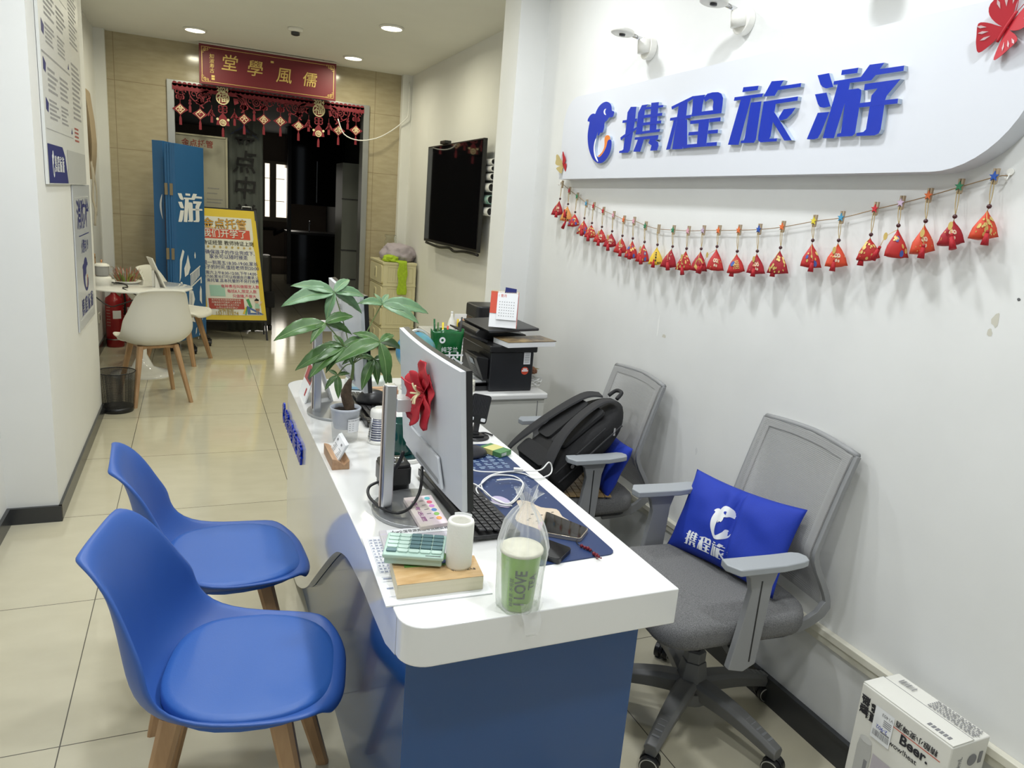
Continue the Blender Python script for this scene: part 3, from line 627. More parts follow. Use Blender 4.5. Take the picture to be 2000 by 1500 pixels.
for idx, (zf, pu, pv, bu, bv, su, sv, sw, tu, tv, star, colr, pat) in enumerate(SACH):
    where = (ORD[idx]+' from the left end of the string') if idx < 13 else (ORD[24-idx]+' from the right end of the string')
    XS = 1.683
    pp = P(*zf(pu, pv), 0, 1.70); bp = P(*zf(bu, bv), 0, XS); tp = P(*zf(tu, tv), 0, XS)
    cpx = zf(su, sv); sc = P(*cpx, 0, XS)
    wid = abs(P(cpx[0]-sw/8, cpx[1], 0, XS).y-P(cpx[0]+sw/8, cpx[1], 0, XS).y)
    # peg
    t = thing('clothes_peg', ('small wooden peg with a %s star, %s' % (star, where)) if star != 'grey' else 'small bare grey wooden peg, %s' % where, 'clothes peg', (1.70, pp.y, pp.z), group='mini pegs on the sachet string')
    b = B()
    for s in (-1, 1):
        prism(b, [(0, s*.0015, -.018), (0, s*.0055, -.016), (0, s*.0065, .018), (0, s*.002, .018), (0, s*.0015, .0)], (-.007, 0, 0))
    mesh_obj('peg_body', b, M_peg, t)
    if star != 'grey':
        b = B(); prism(b, [(-.007, (.012 if k % 2 == 0 else .005)*sin(2*pi*k/10), (.012 if k % 2 == 0 else .005)*cos(2*pi*k/10)) for k in range(10)], (-.003, 0, 0))
        mesh_obj('star', b, mat('star_'+star.replace(' ', '_'), HUES[star], .5), t)
    # sachet
    apex = V((XS, (bp.y*.8+sc.y*.2), bp.z-.008)); h = max(.035, apex.z-(2*sc.z-apex.z)); wd = max(.05, min(wid*1.08, .075)); h = min(h, .068)
    t = thing('sachet', '%s cloth sachet with %s, %s' % (colr, PAT[pat], where.replace(' of the string', '')), 'sachet', apex, group='hanging sachets on the string')
    base = V((0, sc.y-apex.y, -h)); rr = random.Random(idx)
    tilt = rr.uniform(-.006, .006); yw = rr.uniform(-.35, .35)
    cA = [V((.018, -.5*wd*cos(yw), tilt)), V((.018, .5*wd*cos(yw), -tilt)), V((-.030, wd*.12*sin(yw)+rr.uniform(-.006, .006), -.004))]
    corners = [base+c for c in cA]
    b = B(); A0 = b.verts.new((0, 0, 0)); vs = [b.verts.new(c) for c in corners]
    b.faces.new((A0, vs[0], vs[2])); b.faces.new((A0, vs[2], vs[1])); b.faces.new((A0, vs[1], vs[0])); b.faces.new((vs[0], vs[1], vs[2]))
    bmesh.ops.subdivide_edges(b, edges=b.edges[:], cuts=5, use_grid_fill=True)
    cen = (corners[0]+corners[1]+corners[2])/4
    for v in b.verts:
        d = min((v.co-q).length for q in [V((0, 0, 0))]+corners); k_ = min(1, d/.022)
        n_ = (v.co-cen); v.co += n_.normalized()*(.0068*k_)*(1-min(1, n_.length/.045))*1.4 + V((1, 1, 1))*noise.noise(v.co*90+V((idx, 0, 0)))*.0016
        v.co.x = min(v.co.x, .026)
    sb = mesh_obj('cloth_body', b, mat('sachet_'+colr.replace('-', '_').replace(' ', '_'), SCOL[colr], .55), t, smooth=True)
    # printed motif on the two front faces
    b = B()
    def front(a, c):   # a in -1..1 across the face turned to the desk, c 0..1 down
        a = -.5-a*.55
        e = corners[0].lerp(corners[2], a+1) if a < 0 else corners[2].lerp(corners[1], a)
        q_ = e*c; n_ = q_-cen; d = min((q_-w_).length for w_ in [V((0, 0, 0))]+corners); k_ = min(1, d/.022)
        q_ = q_ + n_.normalized()*(.0068*k_)*(1-min(1, n_.length/.045))*1.4
        return q_+V((-.0016, 0, .0004))+n_.normalized()*.0008
    mi = 0
    def blob(a, c, r, m_=0, n=7):
        r *= 1.45
        o = front(a, c); f = [b.verts.new(front(a+r*cos(2*pi*k/n)/max(c, .3), c+r*sin(2*pi*k/n)*.8)) for k in range(n)]
        try: b.faces.new(f).material_index = m_
        except ValueError: pass
    if pat == 'gold':
        for k in range(22): blob(rr.uniform(-.75, .75), rr.uniform(.3, .93), rr.uniform(.02, .065))
    elif pat == 'spots':
        for k in range(9): blob(rr.uniform(-.75, .75), rr.uniform(.35, .92), rr.uniform(.03, .08), 0 if k % 3 else 2)
        blob(.35, .85, .10, 2)
    elif pat in ('bow', 'chestnut'):
        for a, c, r in ((-.13, .60, .07), (.13, .60, .07), (0, .60, .03), (-.08, .76, .045), (.10, .78, .045)):
            blob(a, c, r, 1)
        for a, c, r in ((-.13, .60, .035), (.13, .60, .035)): 
            n=7; f = [b.verts.new(front(a+r*cos(2*pi*k/n)/max(c, .3), c+r*sin(2*pi*k/n)*.8)+V((-.0005, 0, 0))) for k in range(n)]; b.faces.new(f).material_index = 4
        for k in range(6): blob(rr.uniform(-.8, .8), rr.uniform(.5, .95), .02)
    elif pat == 'black lettering':
        for k in range(4): blob(-.05, .42+k*.12, .05, 3, 4)
        for k in range(5): blob(rr.uniform(-.8, .8), .9, .05, 3 if k % 2 else 4)
    elif pat == 'coin': blob(0, .68, .24); 
    elif pat == 'character':
        put_text(b, '福', .55, lambda x, y: front(x*1.25, .66-y*.8))
        blob(-.45, .6, .10, 2)
    elif pat == 'plain':
        for k in range(4): blob(rr.uniform(-.6, .6), rr.uniform(.3, .8), .025, 1)
    mesh_obj('printed_motif', b, [M_gold, mat('pale_thread', (.72, .55, .40), .6), mat('blue_spot', (.05, .10, .35), .6), M_blackmark, M_red], t)
    b = B(); bl = V(bp)-apex; lathe(b, [(.0001, .0055), (.004, .004), (.0058, 0), (.004, -.004), (.0001, -.0055)], c=bl, n=12); mesh_obj('bead', b, M_bead, t, smooth=True)
    b = B(); top = V((1.692, pp.y, pp.z-.012))-apex
    for s in (-1, 1): tube(b, [bl+V((0, 0, .004)), (bl+top)/2+V((0, s*.0035, 0)), top+V((0, s*.003, 0))], .0011, 5, k=3)
    tube(b, [bl+V((0, 0, -.004)), V((0, 0, -.002))], .001, 5, k=1)
    mesh_obj('hanging_loop', b, mat('gold_cord', (.38, .28, .12), .6), t)
    tl = V(tp)-apex; t0 = V((tl.x-.012, tl.y*.75, tl.z+.036)); tl.x = -.022
    if abs(tl.y) > .03 or tl.z+.036 > -h*.6: t0 = V((-.026, tl.y*.6, tl.z+.036))
    else: t0 = V((-.012, tl.y, max(tl.z+.034, -h)))
    tl.x = t0.x-.002
    b = B(); cyl(b, t0+V((0, 0, .0)), t0.lerp(tl, .2), .0035, .004, n=10); cyl(b, t0.lerp(tl, .2), tl, .0045, .0085, n=10); mesh_obj('tassel', b, M_tassel, t)
    b = B(); tube(b, [V((-.001, 0, -.003)), V((t0.x*.6-.006, t0.y*.6, t0.z*.45)), t0], .0008, 5)
    if pat == 'bow' or idx in (9, 12, 14, 21): 
        q = V((t0.x*.6-.008, t0.y*.6, t0.z*.45)); prism(b, [q+V((0, .006*cos(2*pi*k/12), .010*sin(2*pi*k/12))) for k in range(12)], (-.001, 0, 0))
    mesh_obj('tassel_cord', b, M_gold, t)
# string and hooks
pts = [P(1095, 356, 0, 1.703)] + [P(*z(u, v), 0, 1.703) for (z, u, v, *_ ) in SACH] + [P(1968, 343, 0, 1.703)]
b = B(); tube(b, pts, .0013, 6, k=3); tag(mesh_obj('garland_string', b, M_tcord, smooth=True), 'long thin twine sagging below the sign, holding the sachet pegs', 'string')
for (x, y), lb in (((1095, 358), 'tiny clear plastic hook at the left end of the sachet string'), ((1972, 343), 'white plastic hook at the right end of the sachet string')):
    q = P(x, y, 0, 1.712); t = thing('wall_hook', lb, 'hook', q)
    b = B(); cyl(b, (.003, 0, .008), (-.002, 0, .008), .008, n=16); mesh_obj('plate', b, M_whitep, t)
    b = B(); tube(b, [(-.002, 0, .004), (-.006, 0, -.006), (-.010, 0, -.010), (-.014, 0, -.004)], .002); mesh_obj('hook_arm', b, M_whitep, t, smooth=True)
# ================================================================ PILLAR NOTICES (facing +x, on x = -.584); viewer's right = +y
def pil(o_y, o_z, x=-.580): return plane_fn((x, o_y, o_z), (0, 1, 0), (0, 0, 1))
t = thing('notice_board', 'tall white licence board on the pillar with rows of cards and a navy logo strip', 'notice board', (-.582, 4.36, 1.47))
def rl(p): return V(p)-V((-.584, 4.36, 1.47))
Y0, Y1, Z0, Z1 = 3.745, 4.965, 1.472, 2.66
b = B(); box(b, 0, .012, Y0-4.36, Y1-4.36, 0, Z1-1.47); mesh_obj('board', b, mat('board_white', (.72, .73, .70), .4), t)
fnp = lambda x, y: V((.0128, x-4.36, y-1.47))
b = B(); flat_poly(b, [(Y0+.02, 1.475), (Y0+.55, 1.475), (Y0+.49, 1.60), (Y0+.42, 1.64), (Y0+.02, 1.64)], fnp); lg = mesh_obj('navy_strip', b, M_navy, t)
b = B(); flat_poly(b, rect2(Y0+.56, Y1, 1.475, 1.635), fnp); mesh_obj('grey_strip', b, mat('strip_grey', (.50, .51, .50), .5), t)
fnl = lambda x, y: V((.0136, x-4.36, y-1.47)); b = B()
logo_flat(b, 'dolphin', fnl, Y0+.11, 1.50, .05, .115)
bb = bounds(['xie', 'cheng', 'lv', 'you'])
for k in ('xie', 'cheng', 'lv', 'you'):
    a0, a1, c0, c1 = bounds([k]); logo_flat(b, k, fnl, Y0+.17+(a0-bb[0])/(bb[1]-bb[0])*.27, 1.525, (a1-a0)/(bb[1]-bb[0])*.27, .07)
mesh_obj('logo_print', b, M_print, lg)
b = B(); rr = random.Random(3)
def scribble(b, y0, y1, z0, z1, lh, fill=.8, mi=0):
    z = z1
    while z-lh*.6 > z0:
        y = y0; L_ = y0+(y1-y0)*rr.uniform(fill-.25, 1)
        while y < L_:
            w_ = rr.uniform(.008, .02)*lh/.02; flat_poly(b, rect2(y, min(y+w_, L_), z-lh*.5, z), fnp, mi); y += w_+lh*.14
        z -= lh
for k, (z0, z1) in enumerate(((1.72, 1.99), (2.03, 2.30))):
    flat_poly(b, rect2(Y0+.02, Y0+.80, z0-.02, z0-.017), fnp); flat_poly(b, rect2(Y0+.02, Y0+.80, z1+.015, z1+.018), fnp)
    scribble(b, Y0+.14, Y0+.42, z0+.13, z1-.03, .022); scribble(b, Y0+.46, Y0+.76, z0+.13, z1-.03, .022)
    scribble(b, Y0+.14, Y0+.42, z0+.01, z0+.11, .018); scribble(b, Y0+.46, Y0+.70, z0+.01, z0+.11, .018)
    for (y_, z_) in ((Y0+.04, z1-.05), (Y0+.05, z0+.06)): flat_poly(b, [(y_, z_), (y_+.05, z_-.01), (y_+.07, z_+.03), (y_+.005, z_+.05)], fnp, 1)
    flat_poly(b, [(Y0+.74, z0), (Y0+.78, z0), (Y0+.77, z0+.03)], fnp, 1)
scribble(b, Y0+.03, Y0+.72, 2.36, 2.62, .024, .8)
scribble(b, Y0+.86, Y1-.04, 2.15, 2.58, .02); scribble(b, Y0+.86, Y1-.04, 1.80, 2.08, .024, 1); scribble(b, Y0+.86, Y1-.2, 1.68, 1.76, .02, 1, 2)
mesh_obj('small_print', b, [mat('light_grey_print', (.38, .38, .39), .6), M_navy, mat('dim_red_print', (.45, .12, .10), .6)], t)
t = thing('hydrant_poster', 'narrow silver-grey fire hydrant poster with dolphin logo on the pillar below the licence board', 'poster', (-.582, 4.77, .70))
b = B(); prism(b, [(.0, 4.435-4.77, .0), (.0, 5.10-4.77, .0), (.0, 5.13-4.77, .768), (.0, 4.465-4.77, .768)], (.006, 0, 0)); mesh_obj('sheet', b, mat('poster_silver', (.56, .58, .60), .25), t)
fh = lambda x, y: V((.0068, x-4.77, y-.70)); b = B()
prism(b, [(.006, -.28, .05), (.006, .27, .05), (.006, .27, .055), (.006, -.28, .055)], (.0006, 0, 0)); mesh_obj('moulded_line', b, mat('poster_line', (.66, .68, .70), .3), t); b = B(); prism(b, [(.006, -.26, .70), (.006, .28, .70), (.006, .28, .705), (.006, -.26, .705)], (.0006, 0, 0)); mesh_obj('moulded_line', b, mat('poster_line', (.66, .68, .70), .3), t)
b = B(); put_text(b, '消防栓', .165, lambda x, y: fh(4.80+x, 1.30+y), bold=.02); flat_poly(b, rect2(4.60, 5.0, 1.195, 1.20), fh); put_text(b, '火警电119', .08, lambda x, y: fh(4.80+x*.8, 1.13+y), bold=.01)
logo_flat(b, 'dolphin', fh, 4.66, .88, .22, .19+.0); 
for k in ('xie', 'cheng', 'lv', 'you'):
    a0, a1, c0, c1 = bounds([k]); logo_flat(b, k, fh, 4.56+(a0-bb[0])/(bb[1]-bb[0])*.48, .765, (a1-a0)/(bb[1]-bb[0])*.48, .09)
mesh_obj('lettering', b, M_navy, t)
b = B(); logo_flat(b, 'orange', lambda x, y: fh(x, y)+V((.0004, 0, 0)), 4.80, .90, .05, .07); mesh_obj('orange_wave', b, M_orange, t)
# brown torn board + string on recess wall
t = thing('torn_wall_board', 'long irregular torn brown board with string hanging edge-on behind the pillar', 'decoration', (-.80, 7.2, 1.2))
b = B(); prism(b, [(.0, -.1, 1.02), (.010, -.12, 1.0), (.018, -.1, .9), (.030, -.08, .78), (.038, -.08, .6), (.03, -.05, .5), (.015, 0, .42), (0, 0, .3)], (0, .35, 0)); mesh_obj('board', b, M_kraft, t)
b = B(); tube(b, [(.014, 0, .45), (.025, 0, .3), (.015, 0, .15), (.03, 0, .05), (.02, 0, -.08)], .009); tube(b, [(.015, .1, .4), (.035, .1, .2), (.025, .1, .0)], .006); mesh_obj('string', b, mat('pale_string', (.5, .45, .36), .8), t, smooth=True)
# sockets
for loc, ax, lb in (((-.80, 7.32, .31), 1, 'white socket plate low on the recess wall beside the fire extinguisher'), ((2.12, 7.23, .215), -1, 'small brown-grey socket plate low on the television wall')):
    t = thing('wall_socket', lb, 'socket', loc); b = B(); box(b, 0, .01*ax, -.043, .043, -.043, .043) if ax > 0 else box(b, -.01, 0, -.043, .043, -.06, .06)
    mesh_obj('plate', b, M_whitep if ax > 0 else M_greyd, t, bev=.002); b = B(); box(b, .009*ax, .0115*ax, -.012, .012, -.02, .02); mesh_obj('outlet', b, M_dark, t)
# ================================================================ TELEVISION
t = thing('television', 'large black wall television hung high on the pale right wall', 'television', (2.12, 6.13, 1.61))
b = B(); box(b, -.105, -.075, -.735, .735, -.43, .43); mesh_obj('body', b, M_black, t, bev=.003)
b = B(); box(b, -.109, -.105, -.715, .715, -.405, .418); mesh_obj('screen', b, M_glassdark, t)
b = B(); box(b, -.075, -.002, -.1, .2, -.15, .15); mesh_obj('wall_bracket', b, M_dark, t)
b = B(); box(b, -.13, -.07, .16, .30, .43, .458); mesh_obj('camera_bar', b, M_black, t, bev=.004)
b = B(); tube(b, [(-.09, .7, -.443), (-.09, .3, -.46), (-.09, .0, -.445), (-.09, -.15, -.465), (-.09, -.4, -.447), (-.09, -.72, -.447)], .012); mesh_obj('cable_bundle', b, M_black, t, smooth=True)
RL = [(962, 333), (960, 341), (962, 350), (962, 362), (964, 376), (962, 391)]; RN = ['topmost', 'second from the top', 'third from the top', 'fourth from the top', 'teal-printed, second lowest', 'lowest']
zz = [1.87, 1.82, 1.76, 1.68, 1.59, 1.50]
for k, z in enumerate(zz):
    t = thing('paper_roll', 'white rolled paper tube sticking out behind the television, '+RN[k], 'paper roll', (2.083, 5.33+.25, z), group='rolled papers behind the television')
    r = (.024, .022, .026, .034, .034, .033)[k]
    b = B(); n = 20
    cyl(b, (0, -.25, 0), (0, .45, 0), r, n=n, caps=False); cyl(b, (0, -.25, 0), (0, .45, 0), r-.004, n=n, caps=False); a = ring(b, (0, -.25, 0), r, (0, 1, 0), n); c = ring(b, (0, -.25, 0), r-.004, (0, 1, 0), n); bridge(b, a, c)
    mesh_obj('tube', b, M_paper if k != 4 else mat('teal_paper', (.10, .38, .34), .6, col2=(.5, .55, .52), nscale=30), t, smooth=True)
    b = B(); cyl(b, (0, -.20, 0), (0, -.19, 0), r-.005, n=n); mesh_obj('inner_core', b, M_dark, t)
# ================================================================ DRAWER TOWER
t = thing('drawer_tower', 'tall ivory plastic drawer tower in the corner under the lilac cloth', 'drawer unit', (1.9175, 7.65, 0))
X0, X1, Yn, Yf, HT = -.175, .175, -.30, .26, .90
nd = 4; hh = (HT-.03)/nd
b = B(); box(b, X0+.01, X1, Yn, Yf, .03, HT)
for k in range(nd):
    z0 = .03+k*hh
    for (x0, x1, za, zb) in ((X0+.05, X1-.03, z0+hh-.035, z0+hh-.028), (X0+.05, X1-.03, z0+.03, z0+.037), (X0+.05, X0+.057, z0+.03, z0+hh-.03), (X1-.037, X1-.03, z0+.03, z0+hh-.03)): box(b, x0, x1, Yn-.006, Yn, za, zb)
    for i in range(9): x = X0+.08+i*.024; box(b, x, x+.006, Yn-.004, Yn, z0+.05, z0+hh-.05)
    box(b, X0+.0, X1+.003, Yn-.01, Yf, z0+hh-.006, z0+hh+.004)
mesh_obj('body', b, M_ivory, t, bev=.003)
for k in range(nd):
    z0 = .03+k*hh
    b = B(); prism(b, [(X0+.012, y, z) for y, z in rrect(Yf-Yn-.03, hh-.03, .03, c=((Yn+Yf)/2, z0+hh/2))], (-.02, 0, 0)); d = mesh_obj('drawer', b, M_ivory, t, bev=.003)
    b = B(); prism(b, [(X0-.008, y, z) for y, z in rrect(.10, .12, .02, c=(-.02, z0+hh/2))], (-.006, 0, 0)); mesh_obj('handle_plate', b, M_ivory, d)
    b = B(); prism(b, [(X0-.014, y, z) for y, z in rrect(.03, .085, .01, c=(-.02, z0+hh/2))], (-.002, 0, 0)); mesh_obj('handle_slot', b, mat('slot_shade', (.35, .32, .2), .6), d)
b = B(); box(b, X0-.005, X1+.004, Yn-.012, Yf+.01, HT, HT+.02); mesh_obj('top', b, M_ivory, t, bev=.004)
# cloth helpers: lumpy blob
def blob_obj(name, mt, parent, c, r, seed, amp=.25, fr=6, seg=24, flat=True, crease=0):
    b = B(); bmesh.ops.create_icosphere(b, subdivisions=4, radius=1)
    for v in b.verts:
        n = noise.noise(v.co*fr*.3+V((seed, 0, 0)))*amp + noise.noise(v.co*fr+V((seed, 3, 0)))*amp*.35
        if crease: n += abs(noise.noise(v.co*fr*.9+V((0, seed, 0))))*crease
        k = 1+n; p = V((v.co.x*r[0]*k, v.co.y*r[1]*k, v.co.z*r[2]*k))
        if flat: p.z = max(p.z, -r[2]*.55)
        v.co = p+V(c)
    return mesh_obj(name, b, mt, parent, smooth=True)
o = blob_obj('lilac_cloth', M_lilac, None, (0, 0, 0), (.165, .19, .115), 2, .22, 5, crease=.25); o.location = (1.95, 7.57, .99); tag(o, 'crumpled lilac cloth bundle on top of the drawer tower', 'cloth')
b = B(); NX, NY = 10, 22
def limef(i, j):
    s = j/NY*.62; x = -.17+.30*i/NX
    y0 = Yn-.018
    if s < .28: p = V((-.03+x*.75+.0*s, y0+.28-s, .035+.012*noise.noise(V((i*.6, j*.5, 1)))))
    else: p = V((.02+x*.32*(1+.15*sin(j)), y0-.004-.01*abs(noise.noise(V((i*.7, j*.3, 0)))), .032-(s-.28)))
    return p
g = [[b.verts.new(limef(i, j)) for i in range(NX+1)] for j in range(NY+1)]
for j in range(NY):
    for i in range(NX): b.faces.new((g[j][i], g[j][i+1], g[j+1][i+1], g[j+1][i]))
tw = mesh_obj('lime_towel', b, M_lime, smooth=True, solid=.008, sub=1); tw.location = (1.93, 7.65, .90); tag(tw, 'lime green towel draped over the front edge of the drawer tower', 'towel')
bl = blob_obj('towel_fold', M_lime, tw, (-.10, -.26, .045), (.075, .05, .04), 5, .4, 7, crease=.3)
t = thing('glass_jar', 'small clear glass jar behind the lilac cloth on the drawer tower', 'jar', (1.93, 7.83, .92))
b = B(); lathe(b, [(.0001, 0), (.06, .002), (.065, .05), (.06, .19), (.05, .21), (.048, .225), (.062, .235), (.062, .25), (.056, .25)], n=24); mesh_obj('glass', b, M_glass, t, smooth=True, solid=.003)
# ================================================================ BLUE FOLDED SCREEN (two stacks on castors)
def at_h(px, py, Y): return P(px, py, 1, Y)
t = thing('folding_screen', 'tall dark blue folding display screen with white printed character, on castors', 'display screen', (-.05, 7.3, 0))
o_ = V((-.05, 7.3, 0))
A = P(397, 287, 1, 7.35); Bm = P(341, 278, 1, 7.15); 
zt = 1.86; zb = .115
pa = (P(397, 300, 1, 7.62).x, 7.62); pb = (P(341, 300, 1, 7.20).x, 7.20); pc = (P(319, 300, 1, 7.28).x, 7.28)
def leaf_panel(name, a, c, th, z0, z1):
    b = B(); a, c = V((*a, 0)), V((*c, 0)); d = (c-a).normalized(); n = V((-d.y, d.x, 0))*th
    prism(b, [V((a.x, a.y, z0))-o_, V((c.x, c.y, z0))-o_, V((c.x, c.y, z1))-o_, V((a.x, a.y, z1))-o_], n); return mesh_obj(name, b, M_board, t, bev=.002)
fp = leaf_panel('front_leaf', pb, pa, .03, zb, zt)
for k in range(4): 
    q0 = (pb[0]-.004-k*.021, pb[1]+.006+k*.01); q1 = (pb[0]-.022-k*.021, pb[1]+.01+k*.012)
    b = B(); a = V((q0[0], q0[1], 0)); c = V((q1[0], q1[1], 0)); prism(b, [V((a.x, a.y, zb))-o_, V((c.x, c.y, zb))-o_, V((c.x, c.y, zt-.002*k))-o_, V((a.x, a.y, zt-.002*k))-o_], (.17, .30, 0)); lf = mesh_obj('folded_leaf', b, M_board, t, bev=.0015)
    if k in (1, 3):
        for z in (1.42, .86): b = B(); m_ = (a+c)/2; box(b, m_.x-.012-o_.x, m_.x+.012-o_.x, m_.y-.012-o_.y, m_.y-.004-o_.y, z, z+.10); mesh_obj('hinge', b, mat('hinge_bronze', (.25, .20, .12), .4, .6), lf)
D = (V((*pa, 0))-V((*pb, 0))); L = D.length; D.normalize(); Nn = V((D.y, -D.x, 0))
def fs(x, y): q = V((*pb, 0))-o_+D*x+Nn*.002; q.z = y; return q
b = B(); logo_flat(b, 'you', fs, L*.06, 1.19, L*.86, .255); 
mesh_obj('character', b, M_print, fp)
b = B()
cx_, cz_ = L*.42, .60
for a_ in range(8): 
    r_ = .26; th_ = R(50-a_*12); 
def pol(pts): flat_poly(b, [(L*x/100, z) for x, z in pts], fs)
pol([(8, .86), (18, .95), (24, .93), (15, .84), (10, .70), (5, .66)]); pol([(22, .78), (30, .83), (36, .90), (44, .78), (36, .72), (24, .70)]); pol([(8, .66), (14, .66), (22, .55), (24, .42), (20, .30), (16, .30), (18, .42), (16, .54)])
for k in range(7): pol([(44+k*5, .60+k*.014), (47+k*5, .61+k*.014), (47+k*5, .72+k*.01), (44+k*5, .71+k*.01)])
pol([(42, .585), (82, .665), (82, .68), (42, .60)]); pol([(42, .71), (80, .775), (80, .79), (42, .72)]); pol([(36, .40), (50, .40), (58, .48), (52, .56), (38, .58)]); pol([(28, .34), (44, .28), (58, .26), (50, .32), (36, .37)])
pol([(76, .46), (84, .42), (84, .56), (80, .60), (76, .54)]); pol([(80, .62), (85, .62), (84, .68), (81, .68)]); pol([(60, .86), (63, .86), (64, .89), (61.5, .92), (59, .89)]); pol([(58, .14), (62, .16), (64, .21), (60, .20)]); pol([(28, .22), (40, .18), (44, .20), (32, .25)])
for k in range(7): pol([(88-k*3.2, .32-k*.035), (89.5-k*3.2, .32-k*.035), (88.5-k*3.2, .30-k*.035), (87-k*3.2, .30-k*.035)])
mesh_obj('landmark_print', b, M_print, fp)
b = B(); pol([(40, .42), (41.5, .42), (43, .55), (41.5, .55)]); pol([(45, .42), (46.5, .42), (48, .54), (46.5, .54)]); pol([(30, .74), (31, .74), (34, .83), (33, .83)])
mesh_obj('print_lines', b, M_board, fp)
def castor(t, x, y, s=1.0, z1=.115):
    b = B(); cyl(b, (x-.012*s, y, .025*s), (x+.012*s, y, .025*s), .025*s, n=20); w_ = mesh_obj('castor', b, M_black, t, bev=.002)
    b = B(); prism(b, [(x-.016*s, y-.02*s, .02*s), (x-.016*s, y+.02*s, .02*s), (x-.016*s, y+.025*s, .05*s), (x-.016*s, y-.02*s, .055*s)], (.032*s, 0, 0)); tube(b, [(x, y, .05*s), (x-.02, y+.0, z1-.02), (x-.06, y, z1)], .012*s, 6, k=2); mesh_obj('castor_fork', b, M_black, w_)
q = fl_ = P(410, 672, 2, 0); castor(t, P(409, 672, 2, .0).x+.05, 7.60-7.3, 1.3); castor(t, .03, -.08, 1.2); castor(t, -.12, .08, 1.2); castor(t, -.17, .05, 1.2)
t = thing('screen_panel', 'single narrow dark blue panel standing at the left of the folding screen', 'display screen', (-.30, 7.5, 0)); o_ = V((-.30, 7.5, 0))
a = (P(297, 300, 1, 7.45).x, 7.45); c = (P(318, 300, 1, 7.42).x, 7.42)
b = B(); prism(b, [V((a[0], a[1], .12))-o_, V((c[0], c[1], .12))-o_, V((c[0], c[1], 1.88))-o_, V((a[0], a[1], 1.88))-o_], (.1, .28, 0)); pn = mesh_obj('panel', b, M_board, t, bev=.002)
b = B(); f2 = lambda x, y: V((c[0]-.1+x, c[1]-.003, y))-o_; flat_poly(b, smooth_poly([(.085, 1.20), (.07, 1.25), (.062, 1.32), (.07, 1.38), (.085, 1.42), (.078, 1.34), (.08, 1.26)]), f2); mesh_obj('white_print', b, M_print, pn)
castor(t, .03, .1, 1.2, .12); castor(t, -.03, .2, 1.2, .12)
# ================================================================ A-FRAME SIGN
t = thing('a_frame_sign', 'yellow-bordered A-frame poster stand with Chinese lettering standing in the doorway', 'sign stand', (.38, 7.93, 0))
bl_, br_, tl_, tr_ = P(424, 633, 1, 7.90), P(521, 626, 1, 7.90), P(405, 411, 1, 8.12), P(497, 413, 1, 8.12)
o_ = V((.38, 7.93, 0)); xl = -.32; xr = br_.x-o_.x; zb_ = br_.z; zt_ = tr_.z; xtr = tr_.x-o_.x
Wd = .60
def fa(u, v, e=0):   # u 0..1 across, v 0..1 up
    xx = (xr-Wd)*(1-v)+(xtr-Wd)*v + Wd*u
    return V((xx, (-.03)*(1-v)+(.19)*v-e, zb_*(1-v)+zt_*v))
b = B(); prism(b, [fa(0, 0, 0), fa(1, 0, 0), fa(1, 1, 0), fa(0, 1, 0)], (0, .012, 0)); bd = mesh_obj('poster_panel', b, M_yellow, t)
b = B(); flat_poly(b, [(0.07, .045), (.93, .045), (.93, .62), (.90, .70), (.93, .74), (.93, .93), (.07, .93)], lambda x, y: fa(x, y, .002)); mesh_obj('white_field', b, M_posterw, bd)
ft = lambda u0, v0: (lambda x, y: fa(u0+x/Wd, v0+y/(zt_-zb_), .0055))
def line(s, u, v, size, m_, nm='lettering', **kw):
    b = B(); put_text(b, s, size, ft(u, v), **kw); return mesh_obj(nm, b, m_, bd)
line('金点托管', .50, .863, .105, M_ink, bold=.025); b = B(); put_text(b, '金点托管', .105, lambda x, y: ft(.50, .863)(x, y)+V((0, -.003, 0)), bold=.0); mesh_obj('title_fill', b, mat('title_orange', (.75, .38, .03), .5), bd)
b = B(); flat_poly(b, rect2(.12, .88, .735, .82), lambda x, y: fa(x, y, .004)); mesh_obj('red_band', b, M_posterr, bd)
b = B(); put_text(b, '我们开学了', .085, lambda x, y: ft(.48, .777)(x, y)+V((0, -.003, 0)), bold=.012); mesh_obj('lettering', b, M_posterw, bd)
line('持证经营 教师持证上岗', .52, .695, .048, M_ink, bold=.005)
for k in range(9): b = B(); cyl(b, fa(.10+k*.095, .66, .004), fa(.10+k*.095, .66, .008), .011, n=10); mesh_obj('gold_dot', b, M_gold, bd)
M_pblue = mat('poster_navy', (.03, .035, .20), .5)
for s, u, v, z_ in (('确保孩子的作业完成下,', .53, .61, .046), ('家长可以随时接走', .50, .57, .046), ('周一到周五18:30-19:00,家长', .52, .515, .044), ('孩子的时间,值班老师到20:00', .51, .475, .044), ('周六上午8:30-12:00,下午14:00-', .52, .425, .038), ('17:00,家长们可以根据自己需求,让', .52, .39, .035), ('来托管,且本托管的不另行收费', .53, .355, .038)): line(s, u, v, z_, M_pblue, bold=.004)
for s, u, v in (('有种责任叫做限定人数', .63, .305), ('每班8人,限定人数', .65, .262), ('只做精,不做大', .68, .218)): line(s, u, v, .037, M_pink, bold=.006)
b = B(); flat_poly(b, rect2(.14, .38, .215, .315), lambda x, y: fa(x, y, .004)); mesh_obj('mint_label', b, mat('mint_paper', (.35, .58, .48), .5), bd)
b = B(); flat_poly(b, rect2(.10, .66, .10, .195), lambda x, y: fa(x, y, .004)); mesh_obj('red_block', b, mat('block_red', (.42, .05, .03), .5), bd)
